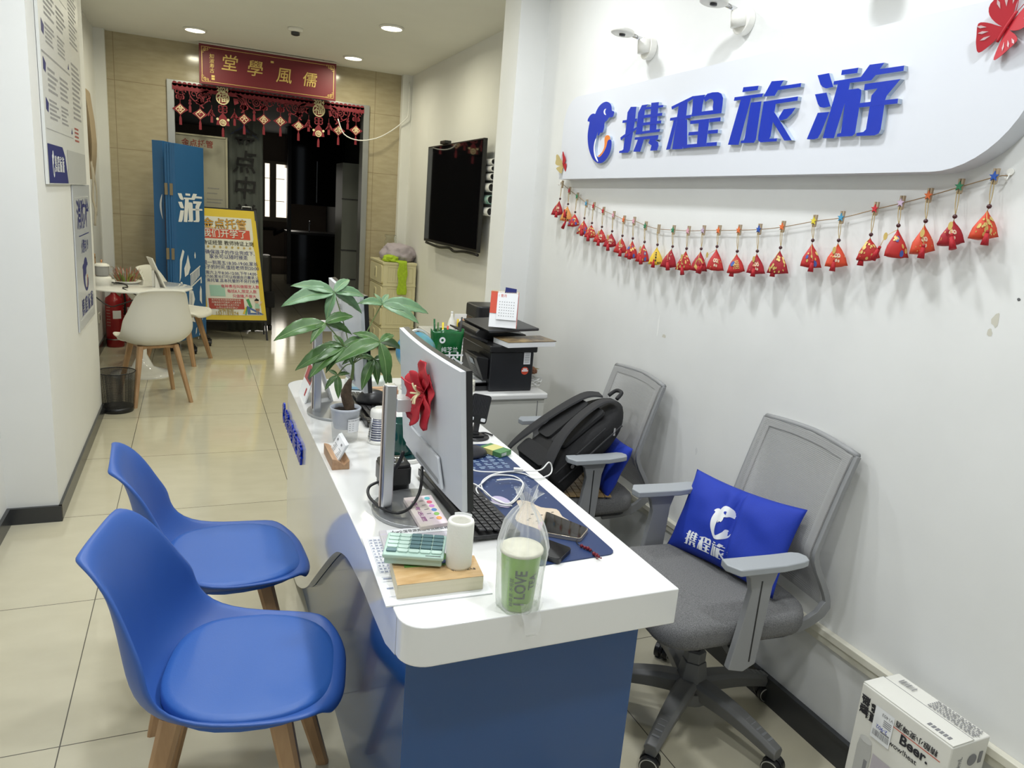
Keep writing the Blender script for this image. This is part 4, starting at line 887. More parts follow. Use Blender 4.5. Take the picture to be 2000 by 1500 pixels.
for k, s in enumerate(('孩子们在本托管机构的安全和', '托管的孩子们提供了人身安全', '食品安全保障,让孩子们在', '心,开心,让家长们放心!')):
    b = B(); put_text(b, s, .0215, lambda x, y, k=k: ft(.38, .182-k*.023)(x, y)+V((0, -.003, 0)), bold=.002); mesh_obj('lettering', b, M_posterw, bd)
line('详情咨询', .36, .089, .036, M_ink, bold=.02); line('1531187874', .37, .060, .044, M_ink, bold=.025)
b = B(); put_text(b, '1531187874', .044, lambda x, y: ft(.37, .060)(x, y)+V((0, -.003, 0)), bold=.0); put_text(b, '详情咨询', .036, lambda x, y: ft(.36, .089)(x, y)+V((0, -.003, 0))); mesh_obj('lettering_fill', b, M_gold, bd)
e4 = lambda x, y: fa(x, y, .006)
b = B(); flat_poly(b, [(.70, .055), (.97, .055), (.70, .135)], e4); flat_poly(b, [(.75, .07), (.85, .07), (.75, .10)], lambda x, y: fa(x, y, .008), 1); mesh_obj('set_square', b, [mat('square_blue', (.07, .14, .36), .5), M_posterw], bd)
b = B(); flat_poly(b, [(.70, .19), (.745, .20), (.79, .12), (.75, .11)], e4, 0); flat_poly(b, [(.70, .19), (.745, .20), (.715, .215)], e4, 2); flat_poly(b, [(.62, .06), (.65, .055), (.70, .12), (.68, .125)], e4, 1); flat_poly(b, [(.66, .05), (.68, .05), (.71, .12), (.69, .12)], e4, 0); mesh_obj('pencils', b, [mat('pencil_green', (.05, .32, .10), .5), M_yellow, M_cream], bd)
b = B(); flat_poly(b, [(.83, .11), (.91, .11), (.90, .155), (.84, .155)], e4, 0); flat_poly(b, [(.84, .085), (.90, .085), (.905, .11), (.835, .11)], e4, 1); flat_poly(b, [(.87+.035*cos(k*.6), .178+.02*sin(k*.6)) for k in range(10)], e4, 2); flat_poly(b, [(.83, .185), (.87, .205), (.91, .19), (.90, .18), (.84, .18)], lambda x, y: fa(x, y, .008), 3); flat_poly(b, [(.845, .055), (.86, .055), (.865, .085), (.85, .085)], e4, 2); flat_poly(b, [(.885, .055), (.90, .055), (.895, .085), (.88, .085)], e4, 2); flat_poly(b, [(.90, .14), (.95, .18), (.96, .175), (.91, .13)], e4, 2)
mesh_obj('waving_child_drawing', b, [mat('kid_shirt', (.35, .55, .42), .5), mat('kid_shorts', (.35, .20, .12), .5), mat('kid_skin', (.70, .48, .34), .5), M_ink], bd)
b = B(); 
for (u, s_) in ((-.0, 0), (1.0, 0)):
    x_ = fa(u, 0).x; xt = fa(u, 1).x
    prism(b, [(x_-.006, -.045, 0), (x_+.014, -.045, 0), (xt+.014, .19, zt_+.012), (xt-.006, .19, zt_+.012)], (0, .02, 0))
x0_, x1_ = fa(0, 0).x, fa(1, 0).x
prism(b, [(x0_, -.03, zb_-.02), (x1_, -.03, zb_-.02), (x1_, -.03, zb_), (x0_, -.03, zb_)], (0, .02, 0)); prism(b, [(x0_+.02, .19, zt_), (fa(1, 1).x, .19, zt_), (fa(1, 1).x, .19, zt_+.012), (x0_+.02, .19, zt_+.012)], (0, .015, 0))
mesh_obj('front_frame', b, M_black, t)
b = B()
for u in (0, 1.0): x_ = fa(u, 0).x; xt = fa(u, 1).x; prism(b, [(x_-.006, .32, 0), (x_+.012, .32, 0), (xt+.012, .21, zt_), (xt-.006, .21, zt_)], (0, .016, 0))
mesh_obj('rear_frame', b, M_black, t)
b = B(); hx = P(482, 405, 1, 8.12).x-o_.x; tube(b, [(hx-.05, .2, zt_), (hx-.045, .2, zt_+.04), (hx+.045, .2, zt_+.04), (hx+.05, .2, zt_)], .006, k=1); mesh_obj('carry_handle', b, M_silver, t)
# suitcase
t = thing('suitcase', 'black upright case half hidden behind the A-frame poster stand', 'suitcase', (.655, 8.62, 0))
zc = P(528, 498, 1, 8.62).z; b = B(); rbox(b, .24, .26, .05, zc, .05); mesh_obj('shell', b, M_black, t, bev=.02, bevseg=3)
b = B(); box(b, .04, .15, -.14, -.10, .26, .44); mesh_obj('side_pouch', b, M_bed, t, bev=.01)
b = B(); cyl(b, (-.1, -.1, .03), (-.06, -.1, .03), .03, n=12); cyl(b, (.08, -.1, .03), (.12, -.1, .03), .03, n=12); mesh_obj('wheels', b, M_black, t)
# ================================================================ SHELL CHAIRS
def lofted(stations, exps=2.6, nu=20, mat_=None, name='shell', parent=None, solid=.012, sub=1):
    b = B(); g = []
    for (x, z, w, ex, ez) in stations:
        row = []
        for i in range(nu+1):
            t_ = -1+2*i/nu; s = abs(t_)**exps
            row.append(b.verts.new((x+ex*s, w*sin(t_*pi/2)*1.0 if False else w*t_, z+ez*s)))
        g.append(row)
    for a, c in zip(g, g[1:]):
        for i in range(nu): b.faces.new((a[i], c[i], c[i+1], a[i+1]))
    return mesh_obj(name, b, mat_, parent, smooth=True, solid=solid, sub=sub)
SHELL = [(.262, .414, .150, -.030, .006), (.258, .430, .172, -.034, .008), (.245, .444, .190, -.034, .010), (.21, .440, .212, -.020, .022), (.15, .424, .226, -.006, .038), (.07, .412, .233, .0, .052), (-.01, .406, .236, .0, .064), (-.08, .408, .236, .006, .080),
         (-.135, .418, .235, .020, .100), (-.180, .445, .232, .045, .115), (-.205, .492, .226, .066, .105), (-.216, .550, .215, .066, .075), (-.226, .620, .200, .056, .042), (-.237, .69, .185, .044, .020), (-.250, .745, .172, .030, .008), (-.263, .785, .160, .014, .0), (-.276, .808, .146, .002, -.006), (-.290, .819, .128, -.004, -.012)]
def shell_chair(label, m_shell, m_pad, loc, yaw, group, sc=1):
    t = thing('shell_chair', label, 'chair', loc, yaw, group, sc)
    lofted(SHELL, exps=3.4, mat_=m_shell, parent=t)
    b = B(); n = 40; rings = []
    for k, (f, dz) in enumerate(((1.0, -.02), (1.0, .003), (.975, .009), (.90, .013), (.6, .016), (.3, .017), (.02, .017))):
        rr_ = []
        for i in range(n):
            a = 2*pi*i/n; ca, sa = cos(a), sin(a); e = .72
            x = .046+.200*f*math.copysign(abs(ca)**e, ca); y = .216*f*math.copysign(abs(sa)**e, sa)*(1-.13*max(0, ca)-.05*max(0, -ca))
            zz_ = .449+.006*(abs(y)/.2)**3 + (.018*max(0, (-.02-x)/.15)) - max(0, (x-.19))*.30
            rr_.append(b.verts.new((x, y, zz_+dz)))
        rings.append(rr_)
    for a, c in zip(rings, rings[1:]): bridge(b, a, c)
    cap(b, rings[-1]); mesh_obj('seat_pad', b, m_pad, t, smooth=True)
    b = B(); 
    for sy in (-1, 1): box(b, -.15, .15, sy*.0+.0-.018 if False else -.018, .018, .385, .41, T=M4.Rotation(R(45*sy), 4, 'Z'))
    cyl(b, (0, 0, .385), (0, 0, .405), .10, n=20); box(b, -.12, .12, -.12, .12, .392, .409)
    mesh_obj('under_frame', b, M_wood if m_shell is not M_chairwhite else M_wood, t, bev=.003)
    for sx in (-1, 1):
        for sy in (-1, 1):
            b = B(); top = V((sx*.115, sy*.115, .412)); bot = V((sx*.205, sy*.185, 0)); d1 = .026; d2 = .017
            vs = []
            for c_, w_ in ((top, d1), (bot, d2)):
                vs.append([b.verts.new(c_+V((w_*a_, w_*.72*c2, 0))) for a_, c2 in ((-1, -.6), (-.6, -1), (.6, -1), (1, -.6), (1, .6), (.6, 1), (-.6, 1), (-1, .6))])
            for i in range(8): b.faces.new((vs[1][i], vs[1][(i+1) % 8], vs[0][(i+1) % 8], vs[0][i]))
            b.faces.new(vs[0]); b.faces.new(vs[1][::-1]); mesh_obj('leg', b, M_wood, t)
    return t
cA = shell_chair('blue shell chair nearest the camera, seat toward the desk front', M_chairblue, M_padblue, (.066, 1.598, 0), R(-12), 'blue visitor chairs at the reception desk', .955)
dup(cA, (.052, 2.165, 0), R(3), 'second blue shell chair, behind the nearest one, facing the curved desk edge')
cW = shell_chair('ivory white shell chair seen from the back, in front of the round table', M_chairwhite, M_chairwhite, (-.288, 5.66, 0), R(108), 'white shell chairs at the round table')
dup(cW, (-.15, 6.93, 0), R(-22), 'ivory white shell chair between the round table and the blue screens')
# ================================================================ ROUND TABLE
t = thing('round_table', 'white round pedestal table against the left recess wall', 'table', (-.41, 6.45, 0))
b = B(); lathe(b, [(.0001, .695), (.36, .695), (.385, .70), (.385, .708), (.38, .712), (.0001, .712)], n=56); mesh_obj('tabletop', b, M_white, t, smooth=False, bev=.001)
b = B(); lathe(b, [(.235, 0), (.235, .008), (.17, .02), (.08, .06), (.035, .16), (.03, .4), (.045, .58), (.12, .68), (.16, .695)], n=40); mesh_obj('pedestal', b, M_white, t, smooth=True)
TZ_ = .712
t = thing('glass_kettle', 'small cream electric kettle with a glass jug on the round table', 'kettle', (-.665, 6.42, TZ_))
b = B(); lathe(b, [(.062, 0), (.062, .01), (.066, .012), (.066, .055), (.058, .068), (.045, .07), (.0001, .07)], n=32); mesh_obj('heating_base', b, M_whitep, t, smooth=True)
b = B(); cyl(b, (.065, 0, .035), (.082, -.01, .035), .012, n=16); mesh_obj('knob', b, M_whitep, t)
b = B(); lathe(b, [(.0001, .072), (.04, .072), (.05, .085), (.05, .14), (.046, .15)], n=28); mesh_obj('glass_jug', b, mat('smoked_glass', (.42, .42, .42), .08, alpha=.75), t, smooth=True)
b = B(); lathe(b, [(.055, .148), (.053, .158), (.035, .168), (.0001, .172)], n=28); li = mesh_obj('lid', b, M_whitep, t, smooth=True)
b = B(); lathe(b, [(.004, .17), (.004, .178), (.009, .184), (.006, .194), (.0001, .196)], n=14); mesh_obj('lid_knob', b, mat('copper', (.65, .33, .18), .3, .8), li, smooth=True)
b = B(); tube(b, [(.045, .03, .14), (.075, .035, .135), (.075, .035, .095), (.045, .03, .09)], .005); mesh_obj('handle', b, M_glass, t, smooth=True)
b = B(); q = [P(219, 552, 2, TZ_+.03), P(232, 552, 2, TZ_+.01), P(246, 556, 2, TZ_+.006), P(249, 561, 2, TZ_+.006), P(240, 563, 2, TZ_+.006), V((-.40, 6.02, TZ_-.03)), V((-.52, 6.04, .62)), V((-.60, 6.1, .60)), V((-.72, 6.1, .70)), V((-.79, 6.15, .74))]
tube(b, q, .0045, 6); tag(mesh_obj('kettle_cord', b, M_black, smooth=True), 'black cord looping from the cream kettle over the edge of the round table', 'cord')
t = thing('tablet_sign', 'thin white tilted sign plate standing edge-on on the round table', 'sign', (-.27, 6.35, TZ_))
b = B(); prism(b, [(.045, 0, .0), (.055, .0, .0), (-.035, 0, .23), (-.045, 0, .23)], (-.045, .14, 0)); mesh_obj('plate', b, M_whitep, t, bev=.001)
b = B(); prism(b, [(-.025, .02, 0), (.01, .02, 0), (-.025, .02, .115)], (-.01, .07, 0)); mesh_obj('support', b, M_whitep, t)
b = B(); prism(b, [(-.05, .05, 0), (-.03, .05, 0), (-.03, .05, .13), (-.05, .05, .13)], (-.005, .09, 0)); mesh_obj('back_plate', b, M_whitep, t, bev=.004)
t = thing('dried_flower_tray', 'low tray of green and rust dried flowers behind the kettle on the round table', 'flowers', (-.52, 6.63, TZ_))
b = B(); lathe(b, [(.0001, .0), (.09, .0), (.115, .018), (.11, .02), (.088, .006), (.0001, .006)], n=28); mesh_obj('tray', b, M_whitep, t, smooth=True)
rr = random.Random(5)
for nm, mm, cnt in (('green_grass', mat('yellow_green', (.25, .34, .06), .7), 60), ('rust_flowers', mat('rust', (.42, .14, .09), .7), 45), ('grey_sprigs', mat('grey_sprig', (.40, .36, .34), .8), 30)):
    b = B()
    for k in range(cnt):
        a = rr.uniform(0, 6.28); r0 = rr.uniform(0, .08); p0 = V((r0*cos(a), r0*sin(a), .008)); d = V((cos(a)*rr.uniform(.2, 1), sin(a)*rr.uniform(.2, 1), rr.uniform(.4, 1.2)))*.07
        if nm != 'green_grass': d.z *= 1.3
        s_ = V((-sin(a), cos(a), 0))*(.003 if nm == 'green_grass' else .006); vs = [b.verts.new(q) for q in (p0-s_, p0+s_, p0+d+s_*.6, p0+d*1.15, p0+d-s_*.6)]; b.faces.new(vs)
    mesh_obj(nm, b, mm, t, solid=.0008)
t = thing('black_tray', 'black rectangular board leaning on the recess wall behind the kettle', 'board', (-.79, 6.62, TZ_))
b = B(); box(b, 0, .012, -.26, .10, .0, .215); mesh_obj('panel', b, M_black, t, bev=.003); b = B(); box(b, .012, .014, -.22, .06, .02, .195); mesh_obj('recess', b, M_blackg, t)
t = thing('wooden_board', 'light wooden board with a dark hole standing behind the black board', 'board', (-.77, 6.84, TZ_-.0))
b = B(); box(b, 0, .016, -.09, .05, .0, .20); mesh_obj('panel', b, M_wood, t, bev=.004); b = B(); cyl(b, (.016, .02, .17), (.018, .02, .17), .008, n=12); mesh_obj('hole', b, M_ink, t)
# ================================================================ EXTINGUISHERS
def exting(loc, lb, s=1):
    t = thing('fire_extinguisher', lb, 'fire extinguisher', loc, 0, 'fire extinguishers under the round table', s)
    b = B(); lathe(b, [(.0001, 0), (.07, 0), (.075, .012), (.075, .42), (.068, .455), (.03, .485), (.022, .50), (.022, .52)], n=32); mesh_obj('cylinder', b, M_extred, t, smooth=True)
    b = B(); lathe(b, [(.0755, .07), (.0765, .075), (.0755, .08)], n=32); mesh_obj('band', b, M_silver, t, smooth=True)
    b = B(); cyl(b, (0, 0, .51), (0, 0, .55), .02, n=14); box(b, -.012, .012, -.08, .03, .545, .56); prism(b, [(-.01, -.03, .57), (-.01, .03, .565), (-.01, -.12, .62), (-.01, -.125, .612)], (.02, 0, 0)); mesh_obj('valve_handle', b, M_extred, t)
    b = B(); tube(b, [(.02, 0, .53), (.07, .01, .52), (.09, .02, .45), (.085, .02, .30)], .009); mesh_obj('hose', b, M_black, t, smooth=True)
    b = B(); 
    for k in range(8):
        a0 = R(-95+k*7); a1 = R(-95+(k+1)*7); r = .0757; b.faces.new([b.verts.new((r*cos(a), r*sin(a), z)) for a, z in ((a0, .27), (a1, .27), (a1, .345), (a0, .345))])
    mesh_obj('paper_tag', b, M_paper, t)
    b = B(); 
    for zz_ in range(7): 
        for k in range(5): a0 = R(-140+k*6); a1 = R(-136+k*6); z = .20+zz_*.028; b.faces.new([b.verts.new((.0757*cos(a), .0757*sin(a), z_)) for a, z_ in ((a0, z), (a1, z), (a1, z+.012), (a0, z+.012))])
    mesh_obj('small_print', b, mat('ext_print', (.45, .25, .22), .5), t)
exting((-.70, 7.58, 0), 'red fire extinguisher in front, with a white paper tag, under the round table')
exting((-.60, 7.82, 0), 'red fire extinguisher behind and to the right of the other one under the round table')
# ================================================================ WASTE BASKET
t = thing('waste_basket', 'black wire mesh waste basket at the corner of the left pillar', 'waste basket', (-.505, 5.36, 0))
M_mesh = mat('black_wire_mesh', (.02, .02, .02), .5)
nt = M_mesh.node_tree; bs = nt.nodes['Principled BSDF']; tc = nt.nodes.new('ShaderNodeTexCoord'); sp = nt.nodes.new('ShaderNodeSeparateXYZ'); nt.links.new(tc.outputs['Object'], sp.inputs[0])
ang = math_node(nt, 'ARCTAN2', sp.outputs[1], sp.outputs[0]); f1 = math_node(nt, 'FRACT', math_node(nt, 'MULTIPLY', ang, 22)); f2_ = math_node(nt, 'FRACT', math_node(nt, 'MULTIPLY', sp.outputs[2], 160))
l_ = math_node(nt, 'MAXIMUM', math_node(nt, 'LESS_THAN', f1, .38), math_node(nt, 'LESS_THAN', f2_, .38)); nt.links.new(l_, bs.inputs['Alpha'])
b = B(); lathe(b, [(.100, .03), (.118, .27)], n=48); mesh_obj('mesh_wall', b, M_mesh, t, smooth=True)
b = B(); lathe(b, [(.0001, 0), (.10, 0), (.102, .035), (.099, .035), (.097, .004), (.0001, .004)], n=40); mesh_obj('base', b, M_black, t, smooth=False)
b = B(); tube(b, [(.119*cos(2*pi*k/40), .119*sin(2*pi*k/40), .272) for k in range(41)], .004, 6, k=1); mesh_obj('rim', b, M_black, t, smooth=True)
# ================================================================ DESK
DX0, DX1, DY0, DY1, DZ = .338, .946, 1.147, 3.10, .75
t = thing('reception_desk', 'long glossy white and blue reception desk with an S-curved front panel', 'desk', (.64, 2.1, 0)); o_ = V((.64, 2.1, 0))
def roundc(x0, x1, y0, y1, r, near, far):
    out = []
    for i in range(9): a = R(180+90*i/8); out.append((x0+near+near*cos(a), y0+near+near*sin(a)))
    out += [(x1, y0), (x1, y1)]
    for i in range(9): a = R(90+90*i/8); out.append((x0+far+far*cos(a), y1-far+far*sin(a)))
    return out
RN_, RF_ = .055, .10
b = B(); pl = roundc(DX0, DX1, DY0, DY1-.0015, 0, RN_, RF_)
top = [b.verts.new((x-o_.x, y-o_.y, DZ)) for x, y in pl]; bot = [b.verts.new((x-o_.x, y-o_.y, DZ-.084)) for x, y in pl]
bridge(b, bot, top); cap(b, top); cap(b, bot[::-1]); 
for f in b.faces: f.smooth = False
mesh_obj('worktop', b, M_white, t, bev=.003)
# front skirt with curved lower edge: profile (y, z) along x = DX0
prof = [(P(px, py, 0, DX0).y, P(px, py, 0, DX0).z) for px, py in ((790, 1309), (775, 1297), (764, 1282), (728, 1198), (708, 1148), (692, 1115), (678, 1090), (665, 1079), (655, 1079), (643, 1090), (625, 1113), (608, 1136), (600, 1146), (590, 1149), (580, 1142), (573, 1127))]
(lambda *a: None)('SKIRT', [(round(a, 2), round(c, 2)) for a, c in prof])
low = [(y, max(z, .02)) for y, z in prof]; low = [(p.x, p.y) for p in smoothpath([(a, c, 0) for a, c in low], 3)]
low = [(DY0+RN_+.002, DZ-.0845)]+[p for p in low if p[0] > DY0+RN_+.035]; low += [(y_, .012) for y_ in (low[-1][0]+.1, 3.0)]
b = B(); zt_ = DZ-.0012; SKX = DX0-.0005
ys = [p for p in low if p[0] > DY0+RN_+.001]
cols = []
for y, z in ys: cols.append((y, z))
for a, c in zip(cols, cols[1:]):
    if c[0] <= a[0]: continue
a_ = []
last = -9
for y, z in cols:
    if y > last+1e-3: a_.append((y, z)); last = y
A_ = [(b.verts.new((SKX-o_.x, y-o_.y, z)), b.verts.new((SKX-o_.x, y-o_.y, zt_)), b.verts.new((DX0+.022-o_.x, y-o_.y, z)), b.verts.new((DX0+.022-o_.x, y-o_.y, zt_))) for y, z in a_]
for p, q in zip(A_, A_[1:]):
    b.faces.new((p[0], p[1], q[1], q[0])); b.faces.new((p[2], q[2], q[3], p[3])); b.faces.new((p[0], q[0], q[2], p[2]))
# far rounded end wraps round
far = [(SKX+RF_+RF_*cos(R(180-90*i/8)), DY1-RF_+RF_*sin(R(180-90*i/8))) for i in range(9)]+[(DX1, DY1)]
prev = (A_[-1][0], A_[-1][1])
for x, y in far:
    cur = (b.verts.new((x-o_.x, y-o_.y, .012)), b.verts.new((x-o_.x, y-o_.y, zt_))); b.faces.new((prev[0], prev[1], cur[1], cur[0])); prev = cur
mesh_obj('curved_front_skirt', b, M_white, t, smooth=False)
b = B(); box(b, .362-o_.x, .90-o_.x, 1.21-o_.y, 2.98-o_.y, .0, DZ-.084); mesh_obj('blue_base', b, M_blue, t, bev=.0015)
b = B()   # raised logo on the skirt far end
rng = random.Random(1); y_a, y_b = P(594, 900, 0, DX0).y, P(556, 800, 0, DX0).y
def fd(x, z): return V((DX0-.0018-o_.x, y_b-x*(y_b-y_a)-o_.y, z))
zA = P(556, 833, 0, DX0).z; zB = P(556, 797, 0, DX0).z
bbx = bounds(['dolphin', 'xie', 'cheng', 'lv', 'you']); bw = bbx[1]-bbx[0]
b.free()
b = B()
zc0, zc1 = .572, .645
def addlogo(key, x0, z0, w, h, mi=0):
    a0, a1, c0, c1 = bounds([key])
    for pl in LP[key]: prism(b, [fd(x0+(a-a0)/(a1-a0)*w, z0+(c-c0)/(c1-c0)*h) for a, c in pl], (-.008, 0, 0), mi, mi)
addlogo('dolphin', 0, zc0-.005, .10, zc1-zc0+.015)
x_ = .14
for k in ('xie', 'cheng', 'lv', 'you'):
    a0, a1, c0, c1 = bounds([k]); addlogo(k, x_, zc0, .185, zc1-zc0); x_ += .215
mesh_obj('raised_logo', b, M_sign, t)
# ================================================================ MONITORS
def monitor(nm_label, loc, yaw, badge=True):
    t = thing('monitor', nm_label, 'monitor', (loc[0], loc[1], DZ), yaw)
    pt = R(-4.5); zc = loc[2]-DZ; T = M4.Translation((0, 0, zc)) @ M4.Rotation(pt, 4, 'Y')
    w, h = .54, .32
    def curve(y): return .011*(1-(y/(w/2))**2)   # centre of the back bulges away from the screen... screen is concave
    def slab(x0, x1, ww, hh, nm, m_, par, z_off=0):
        b = B(); N = 20; rows = []
        for i in range(N+1):
            y = -ww/2+ww*i/N; cx = -curve(y)*1.0+.010
            rows.append([b.verts.new(T @ V((cx+x, y, z))) for x, z in ((x0, -hh/2+z_off), (x0, hh/2+z_off), (x1, hh/2+z_off), (x1, -hh/2+z_off))])
        for a, c in zip(rows, rows[1:]):
            for j in range(4): b.faces.new((a[j], a[(j+1) % 4], c[(j+1) % 4], c[j]))
        b.faces.new(rows[0][::-1]); b.faces.new(rows[-1]); return mesh_obj(nm, b, m_, par)
    slab(0, .012, w, h, 'back_cover', mat('monitor_back', (.60, .62, .65), .38, .15), t); fr = slab(.0121, .026, w+.002, h+.002, 'bezel', M_black, t); slab(.0262, .0268, w-.014, h-.022, 'screen', M_glassdark, fr, .004)
    b = B()
    for (yw, z0, z1, d) in ((.17, -.14, -.075, .008),):
        vs = [V((.0, -yw, z0-.005)), V((.0, yw, z0-.005)), V((-.0, yw-.03, z1)), V((-.0, -yw+.03, z1))]; prism(b, [T @ v for v in vs], T.to_3x3() @ V((-d, 0, 0)))
    mesh_obj('lower_housing', b, mat('monitor_back', (.6, .6, .6)), t, bev=.006)
    b = B(); vs = [(-.0085, y, z) for y, z in ((-.15, -.136), (.05, -.136), (.05, -.126), (-.145, -.126))]; prism(b, [T @ V(v) for v in vs], (-.001, 0, 0)); mesh_obj('port_strip', b, M_grey, t)
    if badge:
        b = B()
        T2 = lambda x, y: T @ V((-.0135+.004*0, -x-.0, y)); put_text(b, 'DELL', .022, lambda x, y: T @ V((-.0030, -x, y+.088)), bold=.02)
        n = 40
        for i in range(n):
            a, c = 2*pi*i/n, 2*pi*(i+1)/n; b.faces.new([b.verts.new(T @ V((-.0030, r*cos(q), .088+r*sin(q)))) for r, q in ((.0355, a), (.0378, a), (.0378, c), (.0355, c))])
        mesh_obj('round_badge', b, M_silver if False else mat('badge_grey', (.16, .17, .19), .3), t)
    b = B(); prism(b, [(-.072, -.018, 0.008), (-.072, .018, .008), (-.096, .012, .008), (-.102, 0, .008), (-.096, -.012, .008)], (0, 0, .326)); col_ = mesh_obj('stand_column', b, M_silver, t, bev=.003)
    b = B(); box(b, -.1028, -.1015, -.005, .005, .02, .33); mesh_obj('column_stripe', b, mat('champagne', (.62, .52, .45), .35, .3), col_)
    b = B(); box(b, -.073, -.001, -.026, .026, zc+.004, zc+.036); mesh_obj('mount_arm', b, mat('mount_silver', (.62, .63, .64), .35, .6), t, bev=.002)
    b = B(); pl = [(.09, -.07), (.09, .07)]+[(.02+.118*cos(R(a)), .122*sin(R(a))) for a in range(60, 301, 10)]
    prism(b, [(x-.02, y, 0) for x, y in pl], (0, 0, .010)); mesh_obj('base_plate', b, mat('base_silver', (.36, .37, .38), .3, .7), t, bev=.002)
    return t
mon = monitor('near silver-backed curved monitor with a red paper flower on its back', (.512, 1.672, 1.016), R(-.8))
monitor('far silver-backed monitor partly hidden behind the plant', (.475, 2.579, 1.051), R(1.1))
# red paper flower on monitor
t = thing('paper_flower', 'red felt flower with cream stamens stuck to the back of the near monitor', 'decoration', (0, 0, 0))
cfl = P(836, 768, 0, .505); t.location = cfl
def petal(a, L_, w_, lift, roll=0):
    b = B(); N = 10; M_ = 6; rows = []
    for i in range(N+1):
        s = i/N; wd = w_*1.75*(max(0, sin(pi*min(1, s**1.15*.93+.03)))**.6) if s < 1 else w_*.75
        rows.append([(s*L_, wd*(-1+2*j/M_), lift*sin(s*pi*.5)+.010*abs(-1+2*j/M_)*(1-s)+.004*sin(s*9+j)) for j in range(M_+1)])
    ca, sa = cos(R(a)), sin(R(a))
    g = [[b.verts.new((-z-.003, x*sa*-1*1.0+y*ca*1.0 if False else -(x*ca-y*sa), x*sa+y*ca)) for x, y, z in r_] for r_ in rows]
    for p, q in zip(g, g[1:]):
        for j in range(M_): b.faces.new((p[j], p[j+1], q[j+1], q[j]))
    return b
for a, L_, w_, lf in ((88, .078, .026, .012), (20, .062, .024, .004), (-62, .088, .024, .010), (-112, .085, .024, .030), (-165, .066, .03, .034), (155, .062, .022, .030)):
    pe = mesh_obj('petal', petal(a, L_, w_, lf), M_red, t, smooth=True, solid=.0018)
b = B()
for k, a in enumerate((60, 120, 190, 235, 265, 300)): tube(b, [(-.02, 0, 0), (-.032, -.012*cos(R(a)), .012*sin(R(a))), (-.036, -.026*cos(R(a)), .026*sin(R(a)))], .0024, 6)
mesh_obj('stamens', b, M_cream, t, smooth=True)
b = B(); tube(b, [(-.015, 0, .01), (-.045, .025, .022), (-.055, .045, .03)], .002, 5); mesh_obj('pistil', b, M_red, t, smooth=True)
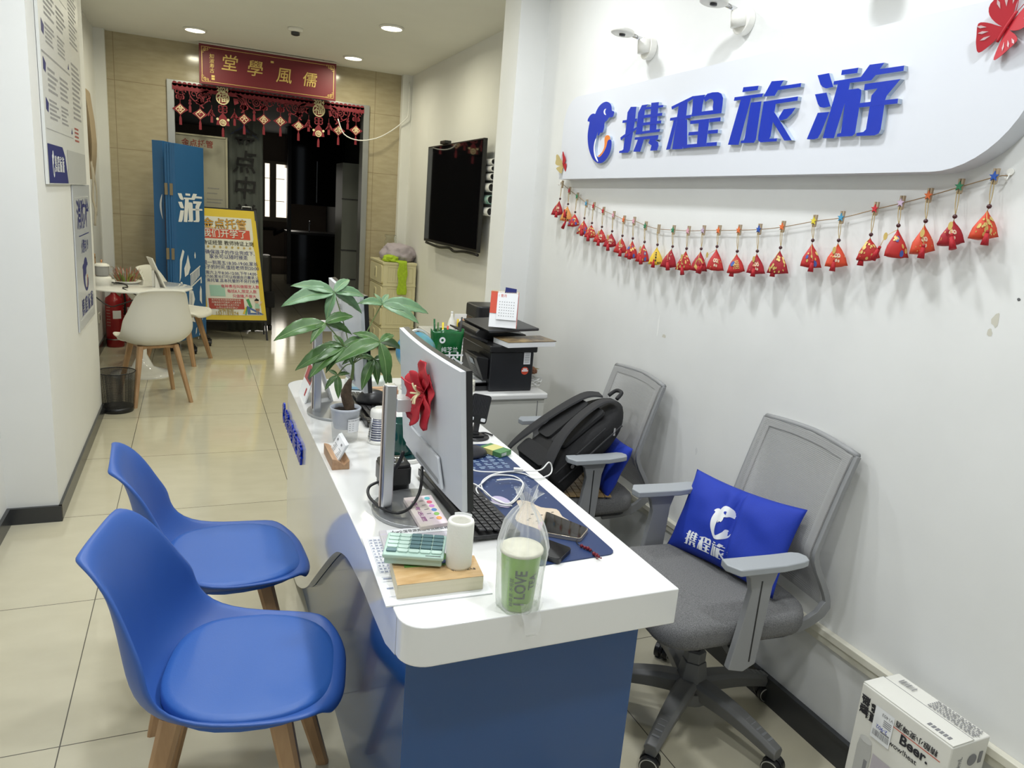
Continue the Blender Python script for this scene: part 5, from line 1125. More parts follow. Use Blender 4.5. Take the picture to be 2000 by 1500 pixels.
# ================================================================ OFFICE CHAIRS
M_meshf = mat('chair_mesh', (.37, .37, .365), .8)
nt = M_meshf.node_tree; bs = nt.nodes['Principled BSDF']; tc = nt.nodes.new('ShaderNodeTexCoord'); sp = nt.nodes.new('ShaderNodeSeparateXYZ'); nt.links.new(tc.outputs['Object'], sp.inputs[0])
f1 = math_node(nt, 'FRACT', math_node(nt, 'MULTIPLY', sp.outputs[1], 260)); f2_ = math_node(nt, 'FRACT', math_node(nt, 'MULTIPLY', sp.outputs[2], 200))
l_ = math_node(nt, 'MAXIMUM', math_node(nt, 'LESS_THAN', f1, .55), math_node(nt, 'LESS_THAN', f2_, .45)); nt.links.new(l_, bs.inputs['Alpha'])
def office_chair(label, loc, yaw):
    t = thing('office_chair', label, 'office chair', loc, yaw, 'grey mesh office chairs behind the desk')
    # seat
    b = B(); n = 8; pts = []
    Z = [(.94, .412), (.985, .418), (1.0, .432), (1.0, .455), (.985, .470), (.94, .480), (.8, .484), (.4, .486), (.02, .486)]
    prev = None
    for f, z in Z:
        pl = rrect(.47*f if f > .9 else .47*f, .49*f if f > .9 else .49*f, min(.10, .22*f), 7)
        cur = [b.verts.new((x+.02, y, z-(.03*max(0, (x-.12)/.12)**2 if z > .44 else .02*max(0, (x-.1)/.12)))) for x, y in pl]
        if prev: bridge(b, prev, cur)
        else: cap(b, cur[::-1])
        prev = cur
    cap(b, prev); mesh_obj('seat', b, M_fabric, t, smooth=True)
    b = B(); pl = rrect(.40, .42, .06, 5); prism(b, [(x+.01, y, .392) for x, y in pl], (0, 0, .022)); box(b, -.1, .1, -.07, .07, .362, .394); mesh_obj('seat_pan', b, M_dark, t)
    # lift
    b = B(); cyl(b, (0, 0, .20), (0, 0, .375), .016, n=20); mesh_obj('gas_lift', b, M_chrome, t, smooth=True)
    b = B()
    for (w0, w1, z0, z1) in ((.055, .038, .10, .20), (.034, .034, .20, .235)):
        a = [b.verts.new((w0*cos(R(a_)), w0*sin(R(a_)), z0)) for a_ in range(20, 380, 60)]; c = [b.verts.new((w1*cos(R(a_)), w1*sin(R(a_)), z1)) for a_ in range(20, 380, 60)]
        for i in range(6): b.faces.new((a[i], a[(i+1) % 6], c[(i+1) % 6], c[i]))
        b.faces.new(a[::-1]); b.faces.new(c)
    cyl(b, (0, 0, .07), (0, 0, .11), .06, n=24)
    mesh_obj('column_cover', b, M_greyd, t, bev=.002)
    for k in range(5):
        a = R(286+72*k)-yaw; T = M4.Rotation(a, 4, 'Z')
        b = B(); N = 10; prev = None
        for i in range(N+1):
            s = i/N; x = .03+.285*s; wdt = .034-.012*s; zt = .145-.055*s**1.6+.004*sin(s*pi); zb = .085-.035*s+.012*sin(s*pi)
            if i == N: zb = .055
            cur = [b.verts.new(T @ V(p)) for p in ((x, -wdt*.7, zb), (x, wdt*.7, zb), (x, wdt, zt-.012), (x, wdt*.6, zt), (x, -wdt*.6, zt), (x, -wdt, zt-.012))]
            if prev:
                for j in range(6): b.faces.new((prev[j], prev[(j+1) % 6], cur[(j+1) % 6], cur[j]))
            else: b.faces.new(cur[::-1])
            prev = cur
        b.faces.new(prev); sp_ = mesh_obj('base_spoke', b, M_greyd, t, smooth=False, bev=.003)
        b = B(); 
        for j in range(5): x = .20+j*.02; box(b, x, x+.008, -.011, .011, .143-.055*((x-.03)/.285)**1.6, .147-.055*((x-.03)/.285)**1.6, T=T)
        mesh_obj('grip_ribs', b, M_grey, sp_)
        b = B(); ca = R(k*50+30); d = V((cos(ca), sin(ca), 0)); c0 = T @ V((.305, 0, .028)); 
        for s in (-1, 1): cyl(b, c0+d*s*.006, c0+d*s*.024, .028, n=24)
        cyl(b, c0-d*.006, c0+d*.006, .012, n=12); cyl(b, c0, V((c0.x, c0.y, .062)), .009, n=10)
        n_ = V((-d.y, d.x, 0)); vs = [c0+n_*.03*cos(R(q))+V((0, 0, .030*sin(R(q)))) for q in range(0, 181, 20)]
        prism(b, [v-d*.005+V((0, 0, .002)) for v in vs], d*.01); cs_ = mesh_obj('castor', b, M_black, t, bev=.002)
        b = B()
        for s in (-1, 1): q0 = c0+d*s*.0242; a_ = ring(b, q0, .0255, d, 24); c_ = ring(b, q0+d*s*.0006, .0225, d, 24); bridge(b, a_, c_); 
        cs2 = mesh_obj('wheel_ring', b, M_silver, cs_)
    # arms
    for s in (-1, 1):
        b = B(); y = s*.262
        zA = .650
        # upright: tapered slanted blade, wide in x
        prof = [(-.02, .30), (.035, .30), (.045, .42), (.10, .60), (.13, zA), (.03, zA), (.035, .60), (.00, .42)]
        prof = [(.045, .350), (.095, .362), (.072, .50), (.06, .59), (.072, .63), (.095, zA), (-.02, zA), (-.005, .60), (.0, .50), (.008, .37)]
        prism(b, [(x, y-s*.008, z) for x, z in prof], (0, s*.022, 0)); arm = mesh_obj('arm_upright', b, M_grey, t, bev=.004)
        b = B(); prism(b, [(.030, y+s*.0145, .38), (.034, y+s*.0145, .38), (.034, y+s*.0145, .62), (.030, y+s*.0145, .62)], (0, s*.0005, 0)); mesh_obj('groove', b, M_black, arm)
        b = B(); prism(b, [(.01, y-s*.01, .36), (.06, y-s*.01, .36), (.05, y-s*.10, .37), (-.02, y-s*.10, .37), (-.02, y-s*.10, .34)], (0, 0, .025)); mesh_obj('arm_bracket', b, M_greyd, arm, bev=.003)
        b = B(); pl = [(.135, -.034), (.142, .0), (.120, .036), (-.02, .034), (-.08, .030), (-.103, .022), (-.112, 0), (-.103, -.022), (-.08, -.030), (-.02, -.034)]
        prism(b, [(x, y+yy*s, zA+(.004 if x < -.07 else 0)) for x, yy in pl], (0, 0, .020)); mesh_obj('armrest_pad', b, mat('arm_grey', (.33, .35, .37), .4), t, bev=.004, bevseg=3)
    # back
    side = [(-.10, .365), (-.215, .395), (-.272, .47), (-.260, .52), (-.205, .62), (-.215, .69), (-.254, .83), (-.285, .928)]
    for s in (-1, 1):
        b = B(); pr = smoothpath([(x, 0, z) for x, z in side], 3); N = len(pr); prev = None
        for i, p in enumerate(pr):
            f = i/(N-1); hw = .198-.0*f; y0 = s*(hw if f > .25 else (.14+(hw-.14)*f/.25)); th = (.035 if f < .3 else .022-.008*f); d = (pr[min(i+1, N-1)]-pr[max(i-1, 0)]).normalized(); n_ = V((-d.z, 0, d.x))
            cur = [b.verts.new(V((p.x, y0, p.z))+n_*a_*th/2+V((0, c_, 0))) for a_, c_ in ((-1, -.008), (1, -.008), (1, .008), (-1, .008))]
            if prev:
                for j in range(4): b.faces.new((prev[j], prev[(j+1) % 4], cur[(j+1) % 4], cur[j]))
            else: b.faces.new(cur[::-1])
            prev = cur
        b.faces.new(prev); mesh_obj('back_frame_side', b, M_grey, t, bev=.002)
    b = B(); top = side[-1]; 
    tube(b, [(top[0]-.004*abs(1-abs(y)/.2)*5, y, top[1]+.012*(1-(y/.2)**2)) for y in [-.198+.0396*i for i in range(11)]], .010, 8, k=1); mesh_obj('top_rail', b, M_grey, t, smooth=True)
    b = B(); box(b, -.24, -.10, -.15, .15, .36, .385); mesh_obj('rear_bracket', b, M_grey, t, bev=.004)
    b = B(); pr = smoothpath([(x, 0, z) for x, z in side[2:]], 3); N = len(pr); NY = 12; g = []
    for i, p in enumerate(pr): g.append([b.verts.new((p.x+.010-.020*(1-((-1+2*j/NY))**2)*(1 if i > 1 else .3), .192*(-1+2*j/NY), p.z+.010*(1-(-1+2*j/NY)**2)*(i/(N-1)))) for j in range(NY+1)])
    for a, c in zip(g, g[1:]):
        for j in range(NY): b.faces.new((a[j], a[j+1], c[j+1], c[j]))
    mb = mesh_obj('mesh_back', b, M_meshf, t, smooth=True)
    b = B(); g2 = []
    for i, p in enumerate(pr):
        if p.z < .58: continue
        g2.append([b.verts.new((p.x+.0145-.020*(1-((-1+2*j/NY))**2), .192*(-1+2*j/NY), p.z+.010*(1-(-1+2*j/NY)**2)*(i/(N-1)))) for j in range(NY+1)])
    for a, c in zip(g2, g2[1:]):
        for j in range(NY): 
            if j in (0, NY-1) or c is g2[-1]: b.faces.new((a[j], a[j+1], c[j+1], c[j]))
    mesh_obj('mesh_border', b, M_meshf, mb, smooth=True)
    return t
oc = office_chair('grey mesh-backed office chair nearest the camera, with a printed royal blue cushion', (1.408, 1.590, 0), R(175.4))
dup(oc, (1.39, 2.475, 0), R(177.5), 'grey mesh-backed office chair farther along the wall, loaded with a black backpack', scale=.97)
# ================================================================ CUSHIONS
def cushion(label, M, w, h, d, seed, fold=0):
    """M: matrix local (x across, y up, z out) -> world"""
    t = thing('cushion', label, 'cushion', M.translation, 0); Mi = M.to_3x3()
    def pos(x, y, side=1, e=0):
        u, v = x/(w/2), y/(h/2); k = (max(0, 1-abs(u)**3.2)**.62)*(max(0, 1-abs(v)**3.2)**.62)
        px = x*(1-.10*(1-abs(u))*abs(v)**2 if False else 1)*(1-.05*(1-v*v)*abs(u)); py = y*(1-.10*(1-u*u)*abs(v))
        z = side*(d/2*k)+noise.noise(V((x*14, y*14, seed)))*.006*(k+.2)+ noise.noise(V((x*5+y*9, y*3, seed+4)))*.012*k
        if fold and side > 0:
            f_ = abs(x-.028+.12*(y)); z -= .022*math.exp(-(f_/.012)**2)*k; z += .012*math.exp(-((f_-.03)/.02)**2)*k
        return Mi @ V((px, py, z+e))
    b = B(); NU, NV = 44, 30
    for side in (1, -1):
        g = [[b.verts.new(pos(-w/2+w*i/NU, -h/2+h*j/NV, side)) for i in range(NU+1)] for j in range(NV+1)]
        for j in range(NV):
            for i in range(NU):
                q = (g[j][i], g[j][i+1], g[j+1][i+1], g[j+1][i]); b.faces.new(q if side > 0 else q[::-1])
    bmesh.ops.remove_doubles(b, verts=b.verts[:], dist=.0008)
    body = mesh_obj('cover', b, M_cushion, t, smooth=True)
    return t, pos, body
# near cushion: leaning on the back of the near chair
def frame(o, xd, yd):
    xd = V(xd).normalized(); yd = V(yd); yd = (yd-xd*yd.dot(xd)).normalized(); zd = xd.cross(yd)
    m_ = M4.Identity(4)
    for i in range(3): m_[i][0], m_[i][1], m_[i][2], m_[i][3] = xd[i], yd[i], zd[i], o[i]
    return m_
c1 = [P(1357, 930, 0, 1.53), P(1566, 1000, 0, 1.58), P(1533, 1158, 0, 1.52), P(1294, 1033, 0, 1.42)]
(lambda *a: None)('CUSH', [tuple(round(v, 3) for v in q) for q in c1])
ce = (c1[0]+c1[1]+c1[2]+c1[3])/4
t, pos, body = cushion('royal blue cushion with white dolphin logo and characters, on the near office chair', frame(ce+V((.004, 0, -.012)), (c1[1]-c1[0])+(c1[2]-c1[3]), (c1[0]-c1[3])+(c1[1]-c1[2])), .425, .275, .10, 3, fold=1)
b = B(); fnc = lambda x, y: pos(x, y, 1, .0012)
def pl_logo(keys, x0, y0, w_, h_, mi=0, shear=0):
    for k in keys: pass
a0, a1, c0, c1_ = bounds(['dolphin'])
def dens(key, x0, z0, w_, h_, mi=0):
    a0, a1, c0, c1_ = bounds([key])
    for pl in LP[key]:
        bt = bmesh.new(); vs = [bt.verts.new((x0+(a-a0)/(a1-a0)*w_, z0+(c-c0)/(c1_-c0)*h_, 0)) for a, c in pl]
        f = bt.faces.new(vs); bmesh.ops.triangulate(bt, faces=[f])
        for _ in range(2):
            es = [e for e in bt.edges if e.calc_length() > .006]
            if es: bmesh.ops.subdivide_edges(bt, edges=es, cuts=1); bmesh.ops.triangulate(bt, faces=bt.faces[:])
        mp = {v: b.verts.new(fnc(v.co.x, v.co.y)) for v in bt.verts}
        for f in bt.faces:
            q = b.faces.new([mp[v] for v in f.verts]); q.material_index = mi
        bt.free()
dens('dolphin', -.050, -.050, .078, .112)
x_ = -.125
for k in ('xie', 'cheng', 'lv'): dens(k, x_, -.108, .050, .050); x_ += .057
mesh_obj('logo_print', b, M_print, body, smooth=True)
b = B(); fnc = lambda x, y: pos(x, y, 1, .0018); dens('eye', -.005, .033, .009, .011); mesh_obj('logo_gap', b, M_cushion, body, smooth=True)
# far cushion
c2 = [P(1140, 900, 0, 1.5), P(1238, 850, 0, 1.52), P(1196, 960, 0, 1.50), P(1165, 950, 0, 1.45)]
ce2 = V((1.50, 2.30, .545)); (lambda *a: None)('CUSH2', ce2)
cushion('plain-sided royal blue cushion wedged under the backpack on the far office chair', frame(P(1192, 902, 0, 1.50)+V((.0, .035, -.005)), (-.16, -1, -.02), (.40, -.05, 1)), .30, .22, .08, 9)
# ================================================================ BACKPACK
ax0 = P(1048, 905, 1, 2.50); ax1 = P(1190, 800, 1, 2.50)
(lambda *a: None)('BP', ax0, ax1)
bpo = V((1.195, 2.405, .512)); 
t = thing('backpack', 'black backpack with padded straps leaning back on the far office chair', 'backpack', bpo)
up = V((.72, .02, .60)).normalized(); side_ = V((0, 1, 0)); side_ = (side_-up*side_.dot(up)).normalized(); outw = side_.cross(up).normalized()
if outw.z < 0: outw = -outw
H_, W_, D_ = .45, .31, .155
def bpf(u, v, w_): return up*v+side_*u+outw*w_
b = B(); prev = None; NS = 26
for i in range(NS+1):
    s = i/NS; v = s*H_
    k = min(1, (s/.06))**.5 if s < .06 else (1 if s < .62 else math.cos((s-.62)/.38*pi/2*.93)**.55)
    hw = W_/2*(k*.98)*(1-.05*s); hd = D_/2*(k)*(1-.25*s); cur = []
    for j in range(36):
        a = 2*pi*j/36; ca, sa = cos(a), sin(a); e = .62
        x = hw*math.copysign(abs(ca)**e, ca); y = hd*math.copysign(abs(sa)**e, sa)
        n_ = noise.noise(V((x*12, v*12, y*9)))*.010; cur.append(b.verts.new(bpf(x*(1+n_*3), v, y*(1+n_*5)+.012*sin(s*5)*0)))
    if prev: bridge(b, prev, cur)
    else: cap(b, cur[::-1])
    prev = cur
cap(b, prev); bd = mesh_obj('bag_body', b, M_bed, t, smooth=True)
b = B(); 
for (u0, u1, v0, v1) in ((-.115, .115, .03, .10), (-.11, -.01, .14, .36), (.01, .11, .14, .36)):
    pts = rrect(u1-u0, v1-v0, .02, 4, ((u0+u1)/2, (v0+v1)/2)); prism(b, [bpf(u, v, D_/2*.97-.004-.10*max(0, v-.1)*.35) for u, v in pts], outw*.014)
mesh_obj('back_padding', b, mat('padding_black', (.016, .016, .017), .9, nscale=300, bump=.5), t, bev=.006)
def strap(pts, wd, th=.010, nm='shoulder_strap', m_=None):
    b = B(); pp = smoothpath([bpf(*p) for p in pts], 6); prev = None; N = len(pp)
    for i, p in enumerate(pp):
        d = (pp[min(i+1, N-1)]-pp[max(i-1, 0)]).normalized(); sd = d.cross(outw).normalized(); nn = sd.cross(d)
        w_ = (wd(i/(N-1)) if callable(wd) else wd)/2
        cur = [b.verts.new(p+sd*a_*w_+nn*c_*th/2) for a_, c_ in ((-1, -.5), (-.8, .9), (.8, .9), (1, -.5))]
        if prev:
            for j in range(4): b.faces.new((prev[j], prev[(j+1) % 4], cur[(j+1) % 4], cur[j]))
        else: b.faces.new(cur[::-1])
        prev = cur
    b.faces.new(prev); return mesh_obj(nm, b, m_ or M_strap, t, smooth=False, bev=.002)
sw = lambda s: .058 if s < .65 else .058-.03*min(1, (s-.65)/.2)
strap([(-.05, .43, .045), (-.055, .38, .085), (-.075, .28, .11), (-.10, .17, .115), (-.135, .06, .09), (-.15, .0, .05), (-.155, -.02, -.02), (-.16, -.0, -.10)], sw)
strap([(.05, .43, .045), (.06, .38, .085), (.085, .28, .10), (.12, .15, .10), (.145, .03, .09), (.15, -.04, .06)], sw)
b = B()
T = bpf(-.152, -.005, .03); box(b, -.018, .018, -.02, .02, -.006, .006); 
for v in b.verts: v.co += T
mesh_obj('buckle', b, M_black, t, bev=.002)
b = B(); tube(b, [bpf(-.03, .45, .03), bpf(-.02, .485, .03), bpf(.02, .485, .03), bpf(.03, .45, .03)], .008); mesh_obj('grab_handle', b, M_strap, t, smooth=True)
b = B(); tube(b, [bpf(-.152, .04+.33*i/10, .005+.0*i) - side_*.004 for i in range(11)], .0035, 6); zp = mesh_obj('zip_line', b, M_strap, t, smooth=True)
b = B(); q = bpf(-.155, .34, .02); box(b, -.004, .004, -.004, .002, -.03, .0); 
for v in b.verts: v.co += q
mesh_obj('zip_pull', b, M_chrome, zp)
b = B(); tube(b, [bpf(-.156, .05+.26*i/10, .045) for i in range(11)], .0025, 6); z2 = mesh_obj('zip_line', b, M_strap, t, smooth=True)
b = B(); cyl(b, bpf(-.158, .12, .02), bpf(-.160, .12, .02), .008, n=14); mesh_obj('round_badge', b, M_chrome, t)
strap([(.10, -.02, .0), (.12, -.05, .02), (.10, -.09, .01)], .02, .006, 'loose_strap_end')
b = B(); tube(b, [bpf(-.12, -.01, .02), bpf(-.16, -.02, -.03)], .004); mesh_obj('strap_knot', b, M_strap, t)
# woven mat under the bag
t = thing('bamboo_seat_mat', 'tan bamboo tile mat on the far office chair under the backpack', 'seat mat', (1.34, 2.43, .474)); T = M4.Rotation(R(-13), 4, 'Z')
b = B()
for i in range(11):
    for j in range(10): x = -.15+i*.028; y = -.165+j*.034; box(b, x, x+.025, y, y+.031, 0, .005, T=T)
mesh_obj('bamboo_tiles', b, mat('bamboo', (.48, .32, .14), .5, nscale=20, noise_amt=.2), t)
# ================================================================ BEER CARTON
t = thing('carton', 'white printed beer carton standing against the right wall', 'box', (0, 0, 0))
zT = .42; N0 = P(1685, 1332, 2, zT); N1 = P(1862, 1462, 2, zT); F0 = P(1754, 1313, 2, zT); F1 = P(1931, 1446, 2, zT)
(lambda *a: None)('BOX', N0, N1, F0, F1)
ex = (N1-N0); Lb = ex.length; ex.normalize(); ey = V((0, 0, 1)).cross(ex); 
if ey.x < 0: ey = -ey
Wb = abs((F0-N0).dot(ey)); (lambda *a: None)('box size', Lb, Wb, ex, ey)
t.location = (N0.x, N0.y, 0)
def bxf(a, c, z): return ex*a+ey*c+V((0, 0, z))
b = B(); prism(b, [bxf(0, 0, 0), bxf(Lb, 0, 0), bxf(Lb, Wb, 0), bxf(0, Wb, 0)], (0, 0, zT)); mesh_obj('carton_body', b, M_boxw, t, bev=.004)
b = B(); prism(b, [bxf(.002, .002, zT), bxf(Lb-.002, .002, zT), bxf(Lb-.002, Wb*.55, zT), bxf(.002, Wb*.55, zT)], (0, 0, .003)); mesh_obj('top_flap', b, M_boxw, t)
b = B(); prism(b, [bxf(.0, Wb*.545, zT+.0031), bxf(Lb, Wb*.545, zT+.0031), bxf(Lb, Wb*.555, zT+.0031), bxf(0, Wb*.555, zT+.0031)], (0, 0, .0004)); mesh_obj('flap_gap', b, M_printg, t)
ff = lambda x, z: bxf(x, -.0012, z)      # front face: x along 0..Lb left->right, z up
b = B()
zz0 = zT; put_text(b, '精酿小麦啤酒', .0185, lambda x, y: ff(Lb*.66-x, zz0-.038-y), bold=.012)
put_text(b, '醇馥', .026, lambda x, y: ff(.018+y, zz0-.052-x), bold=.03); put_text(b, '雪醴', .026, lambda x, y: ff(.038+y, zz0-.058-x), bold=.03)
put_text(b, 'Beer.', .036, lambda x, y: ff(Lb*.66+x, zz0-.070+y), bold=.03, align='CENTER'); put_text(b, 'wow!heat', .019, lambda x, y: ff(Lb*.56+x, zz0-.098+y), bold=.01)
mesh_obj('lettering', b, M_printd, t)
b = B(); flat_poly(b, rect2(Lb*.40, Lb*.92, zz0-.0535, zz0-.0515), ff); mesh_obj('red_line', b, M_posterr, t)
b = B(); flat_poly(b, rect2(.050, .104, zz0-.118, zz0-.030), lambda x, z: ff(x, z)+ey*-.0006); lbq = mesh_obj('shipping_label', b, M_paper, t)
b = B(); rr = random.Random(8); f3 = lambda x, z: ff(x, z)+ey*-.0012
x = .055
while x < .10: w_ = rr.uniform(.0008, .0025); flat_poly(b, rect2(x, x+w_, zz0-.108, zz0-.092), f3); x += w_+rr.uniform(.001, .002)
flat_poly(b, rect2(.075, .10, zz0-.090, zz0-.086), f3); put_text(b, '2-902', .014, lambda x, y: f3(.077-x, zz0-.080-y), mi=1); put_text(b, 'V1403', .012, lambda x, y: f3(.086-x, zz0-.042-y)); 
for k in range(4): flat_poly(b, rect2(.078, .10, zz0-.070+k*.005, zz0-.068+k*.005), f3)
mesh_obj('label_print', b, [M_printg, M_sign], lbq)
b = B(); # can picture
flat_poly(b, [(.022, 0.14), (.062, 0.14), (.064, .255), (.060, .280), (.026, .280), (.022, .255)], ff, 0); flat_poly(b, [(.043+.018*cos(k*.628), .282+.009*sin(k*.628)) for k in range(10)], lambda x, z: ff(x, z)+ey*-.0004, 1); flat_poly(b, rect2(.048, .058, .18, .23), lambda x, z: ff(x, z)+ey*-.0004, 2); flat_poly(b, rect2(.068, .20, .14, .262), ff, 3); flat_poly(b, rect2(.10, .17, .235, .242), lambda x, z: ff(x, z)+ey*-.0004, 4)
mesh_obj('can_picture', b, [mat('can_grey', (.48, .48, .46), .4), mat('can_top', (.62, .62, .60), .4), M_printg, mat('lilac_panel', (.50, .46, .50), .5), M_printd], t)
f4 = lambda x, z: bxf(Lb+.0012, x, z); b = B(); put_text(b, '500mL', .02, lambda x, y: f4(.035-y, zz0-.06+x)); 
mesh_obj('side_text', b, M_printg, t); b = B(); cyl(b, f4(Wb*.6, zz0-.05), f4(Wb*.6, zz0-.05)+ex*.0006, .015, n=24); mesh_obj('round_seal', b, M_printg, t); b = B(); flat_poly(b, rect2(Wb*.78, Wb*.78+.012, zz0-.065, zz0-.035), f4); mesh_obj('side_mark', b, M_printg, t)
b = B(); f5 = lambda x, y: bxf(x, y, zT+.0036)
x = .03
while x < .07: w_ = rr.uniform(.001, .003); flat_poly(b, rect2(x, x+w_, Wb*.70, Wb*.86), f5); x += w_+rr.uniform(.001, .003)
mesh_obj('barcode', b, M_printg, t); b = B()
for r_ in range(6):
    x = .12
    while x < .235: w_ = rr.uniform(.003, .012); flat_poly(b, rect2(x, x+w_, Wb*(.62+r_*.055), Wb*(.62+r_*.055)+.004), f5); x += w_+.003
mesh_obj('ingredient_print', b, M_printg, t); b = B()
for k in range(6): flat_poly(b, rect2(.17+k*.010, .177+k*.010, Wb*.1, Wb*.2), f5)
mesh_obj('top_print', b, M_printg, t)
# ================================================================ DESKTOP ITEMS
def slab_px(name, label, cat, quad, z, th, mt, group=None, r=0, bev=.0015):
    """sheet-like thing: photo corner points of its top face, which lies at height z+th; real thickness th"""
    ps = [P(x, y, 2, z+th) for x, y in quad]; c = sum(ps, V())/len(ps); c.z = z
    t = thing(name, label, cat, c, 0, group)
    b = B(); loc = [V((p.x-c.x, p.y-c.y, 0)) for p in ps]
    prism(b, loc, (0, 0, th)); o = mesh_obj('body', b, mt, t, bev=bev)
    def fn(u, v, e=.0006):   # quad order: 0 near-left.. bilinear u along 0->1, v along 0->3
        p = loc[0]*(1-u)*(1-v)+loc[1]*u*(1-v)+loc[2]*u*v+loc[3]*(1-u)*v; return V((p.x, p.y, th+e))
    return t, o, fn, loc
Zd = DZ
# papers
t, o, fn, _ = slab_px('paper_sheets', 'loose white printed form sheets under the wood-covered book at the near left desk corner', 'paper', [(754, 1184), (962, 1158), (905, 1040), (706, 1049)], Zd, .003, M_paper, bev=0)
b = B(); rr = random.Random(2)
for r_ in range(12):
    v = .42+r_*.045; flat_poly(b, rect2(.05, .26, v, v+.002), fn)
    for c_ in range(5): u = .06+c_*.04; flat_poly(b, rect2(u, u+rr.uniform(.01, .03), v+.012, v+.028), fn)
for u in (.05, .10, .18, .26): flat_poly(b, rect2(u, u+.002, .42, .96), fn)
for v in (.10, .30, .36): flat_poly(b, rect2(.05, .3, v, v+.003), fn)
flat_poly(b, rect2(.06, .12, .20, .22), fn); flat_poly(b, rect2(.06, .14, .33, .35), fn)
mesh_obj('form_print', b, mat('form_ink', (.30, .34, .45), .6), t)
# clear folder / notebook
t, o, fn, _ = slab_px('notebook', 'pale striped notebook in a clear sleeve under the mint calculator', 'notebook', [(768, 1128), (905, 1110), (874, 1024), (740, 1036)], Zd+.003, .010, mat('notebook_lilac', (.62, .58, .66), .3, nscale=8, col2=(.62, .60, .58), stretch=(1, 30, 1)))
b = B()
for k in range(34): flat_poly(b, rect2(.03+k*.028, .034+k*.028, .05, .86), fn)
flat_poly(b, rect2(.55, .95, .0, .25), fn, 1); flat_poly(b, rect2(.10, .97, .84, .98), lambda x, y: fn(x, y, .0007), 3)
put_text(b, 'gkg', .11, lambda x, y: fn(.20+x*.9, .91+y, .0009), mi=2, bold=.02); put_text(b, '全国导游资格考试统编教材', .07, lambda x, y: fn(.66+x*.95, .91+y, .0009), mi=2, bold=.01)
mesh_obj('cover_print', b, [mat('stripe_grey', (.52, .52, .56), .5), mat('cover_red', (.45, .08, .12), .5), M_printd, M_paper], t)
# wooden-look book
t, o, fn, _ = slab_px('book', 'thick cream-paged book with a wood-grain cover at the near left of the desk', 'book', [(776, 1144), (945, 1125), (926, 1085), (762, 1088)], Zd+.003, .030, mat('book_pages', (.72, .66, .50), .8, nscale=2, col2=(.66, .60, .44), stretch=(1, 1, 200)))
b = B(); flat_poly(b, rect2(0, 1, 0, 1), fn); mesh_obj('cover', b, M_bookwood, t)
b = B(); put_text(b, '中国旅游景区大全', .045, lambda x, y: fn(.80+x*.8, .35+y*2.2, .001), bold=.02); mesh_obj('title', b, M_printd, t)
bkz = Zd+.033
# green plate + calculator
t, o, fn, _ = slab_px('badge_card', 'small green and blue round-printed card peeking out under the calculator', 'card', [(790, 1108), (878, 1102), (870, 1080), (786, 1088)], bkz, .002, mat('card_green', (.12, .28, .06), .4), bev=0)
b = B(); flat_poly(b, [(.30+.10*cos(k*.5236), .35+.3*sin(k*.5236)) for k in range(12)], lambda x, y: fn(x, y, .001)); flat_poly(b, rect2(.42, .95, .1, .4), lambda x, y: fn(x, y, .001)); mesh_obj('card_print', b, mat('card_blue', (.04, .07, .22), .4), t)
t = thing('calculator', 'mint green desk calculator lying on the stacked books', 'calculator', (0, 0, 0))
zc = bkz+.004; q = [P(746, 1082, 2, zc+.022), P(866, 1090, 2, zc+.022), P(872, 1055, 2, zc+.032), P(760, 1040, 2, zc+.032)]
c = sum(q, V())/4; c.z = zc; t.location = c
dx = (q[1]-q[0]).normalized(); dx = V((dx.x, dx.y, 0)).normalized(); dy = V((-dx.y, dx.x, 0)); Wc = (q[1]-q[0]).length; Hc = max(.075, (q[3]-q[0]).dot(dy))
(lambda *a: None)('CALC', Wc, Hc, c)
def cf(u, v, e=0): return dx*((u-.5)*Wc)+dy*((v-.5)*Hc)+V((0, 0, .024+.012*v+e))
b = B(); prism(b, [cf(0, 0), cf(1, 0), cf(1, 1), cf(0, 1)], (0, 0, -.009))
bb_ = [cf(.03, .05, -.009), cf(.97, .05, -.009), cf(.97, .97, -.009), cf(.03, .97, -.009)]; lo = [V((p.x, p.y, .001)) for p in bb_]
va = [b.verts.new(p) for p in bb_]; vb = [b.verts.new(p) for p in lo]
for i in range(4): b.faces.new((va[i], vb[i], vb[(i+1) % 4], va[(i+1) % 4]))
b.faces.new(vb[::-1]); mesh_obj('case', b, M_mint, t, bev=.003)
kk = 0
for r_ in range(5):
    for c_ in range(5):
        u0 = .05+c_*.185; v0 = .12+r_*.165; dk = c_ >= 2 and r_ >= 1
        b = B(); pts = [(u0+.012, v0), (u0+.155, v0), (u0+.167, v0+.03), (u0+.167, v0+.10), (u0+.155, v0+.13), (u0+.012, v0+.13), (u0, v0+.10), (u0, v0+.03)]; prism(b, [cf(u, v, .0) for u, v in pts], (0, 0, .005 if dk else .0035)); mesh_obj('key', b, M_mintd if (dk or (r_ == 0 and c_ == 0)) else mat('mint_key', (.50, .66, .58), .35), t, bev=.0008)
b = B(); prism(b, [cf(.70, .035, .0004), cf(.95, .035, .0004), cf(.95, .05, .0004), cf(.70, .05, .0004)], (0, 0, .0004)); mesh_obj('slot', b, M_dark, t)
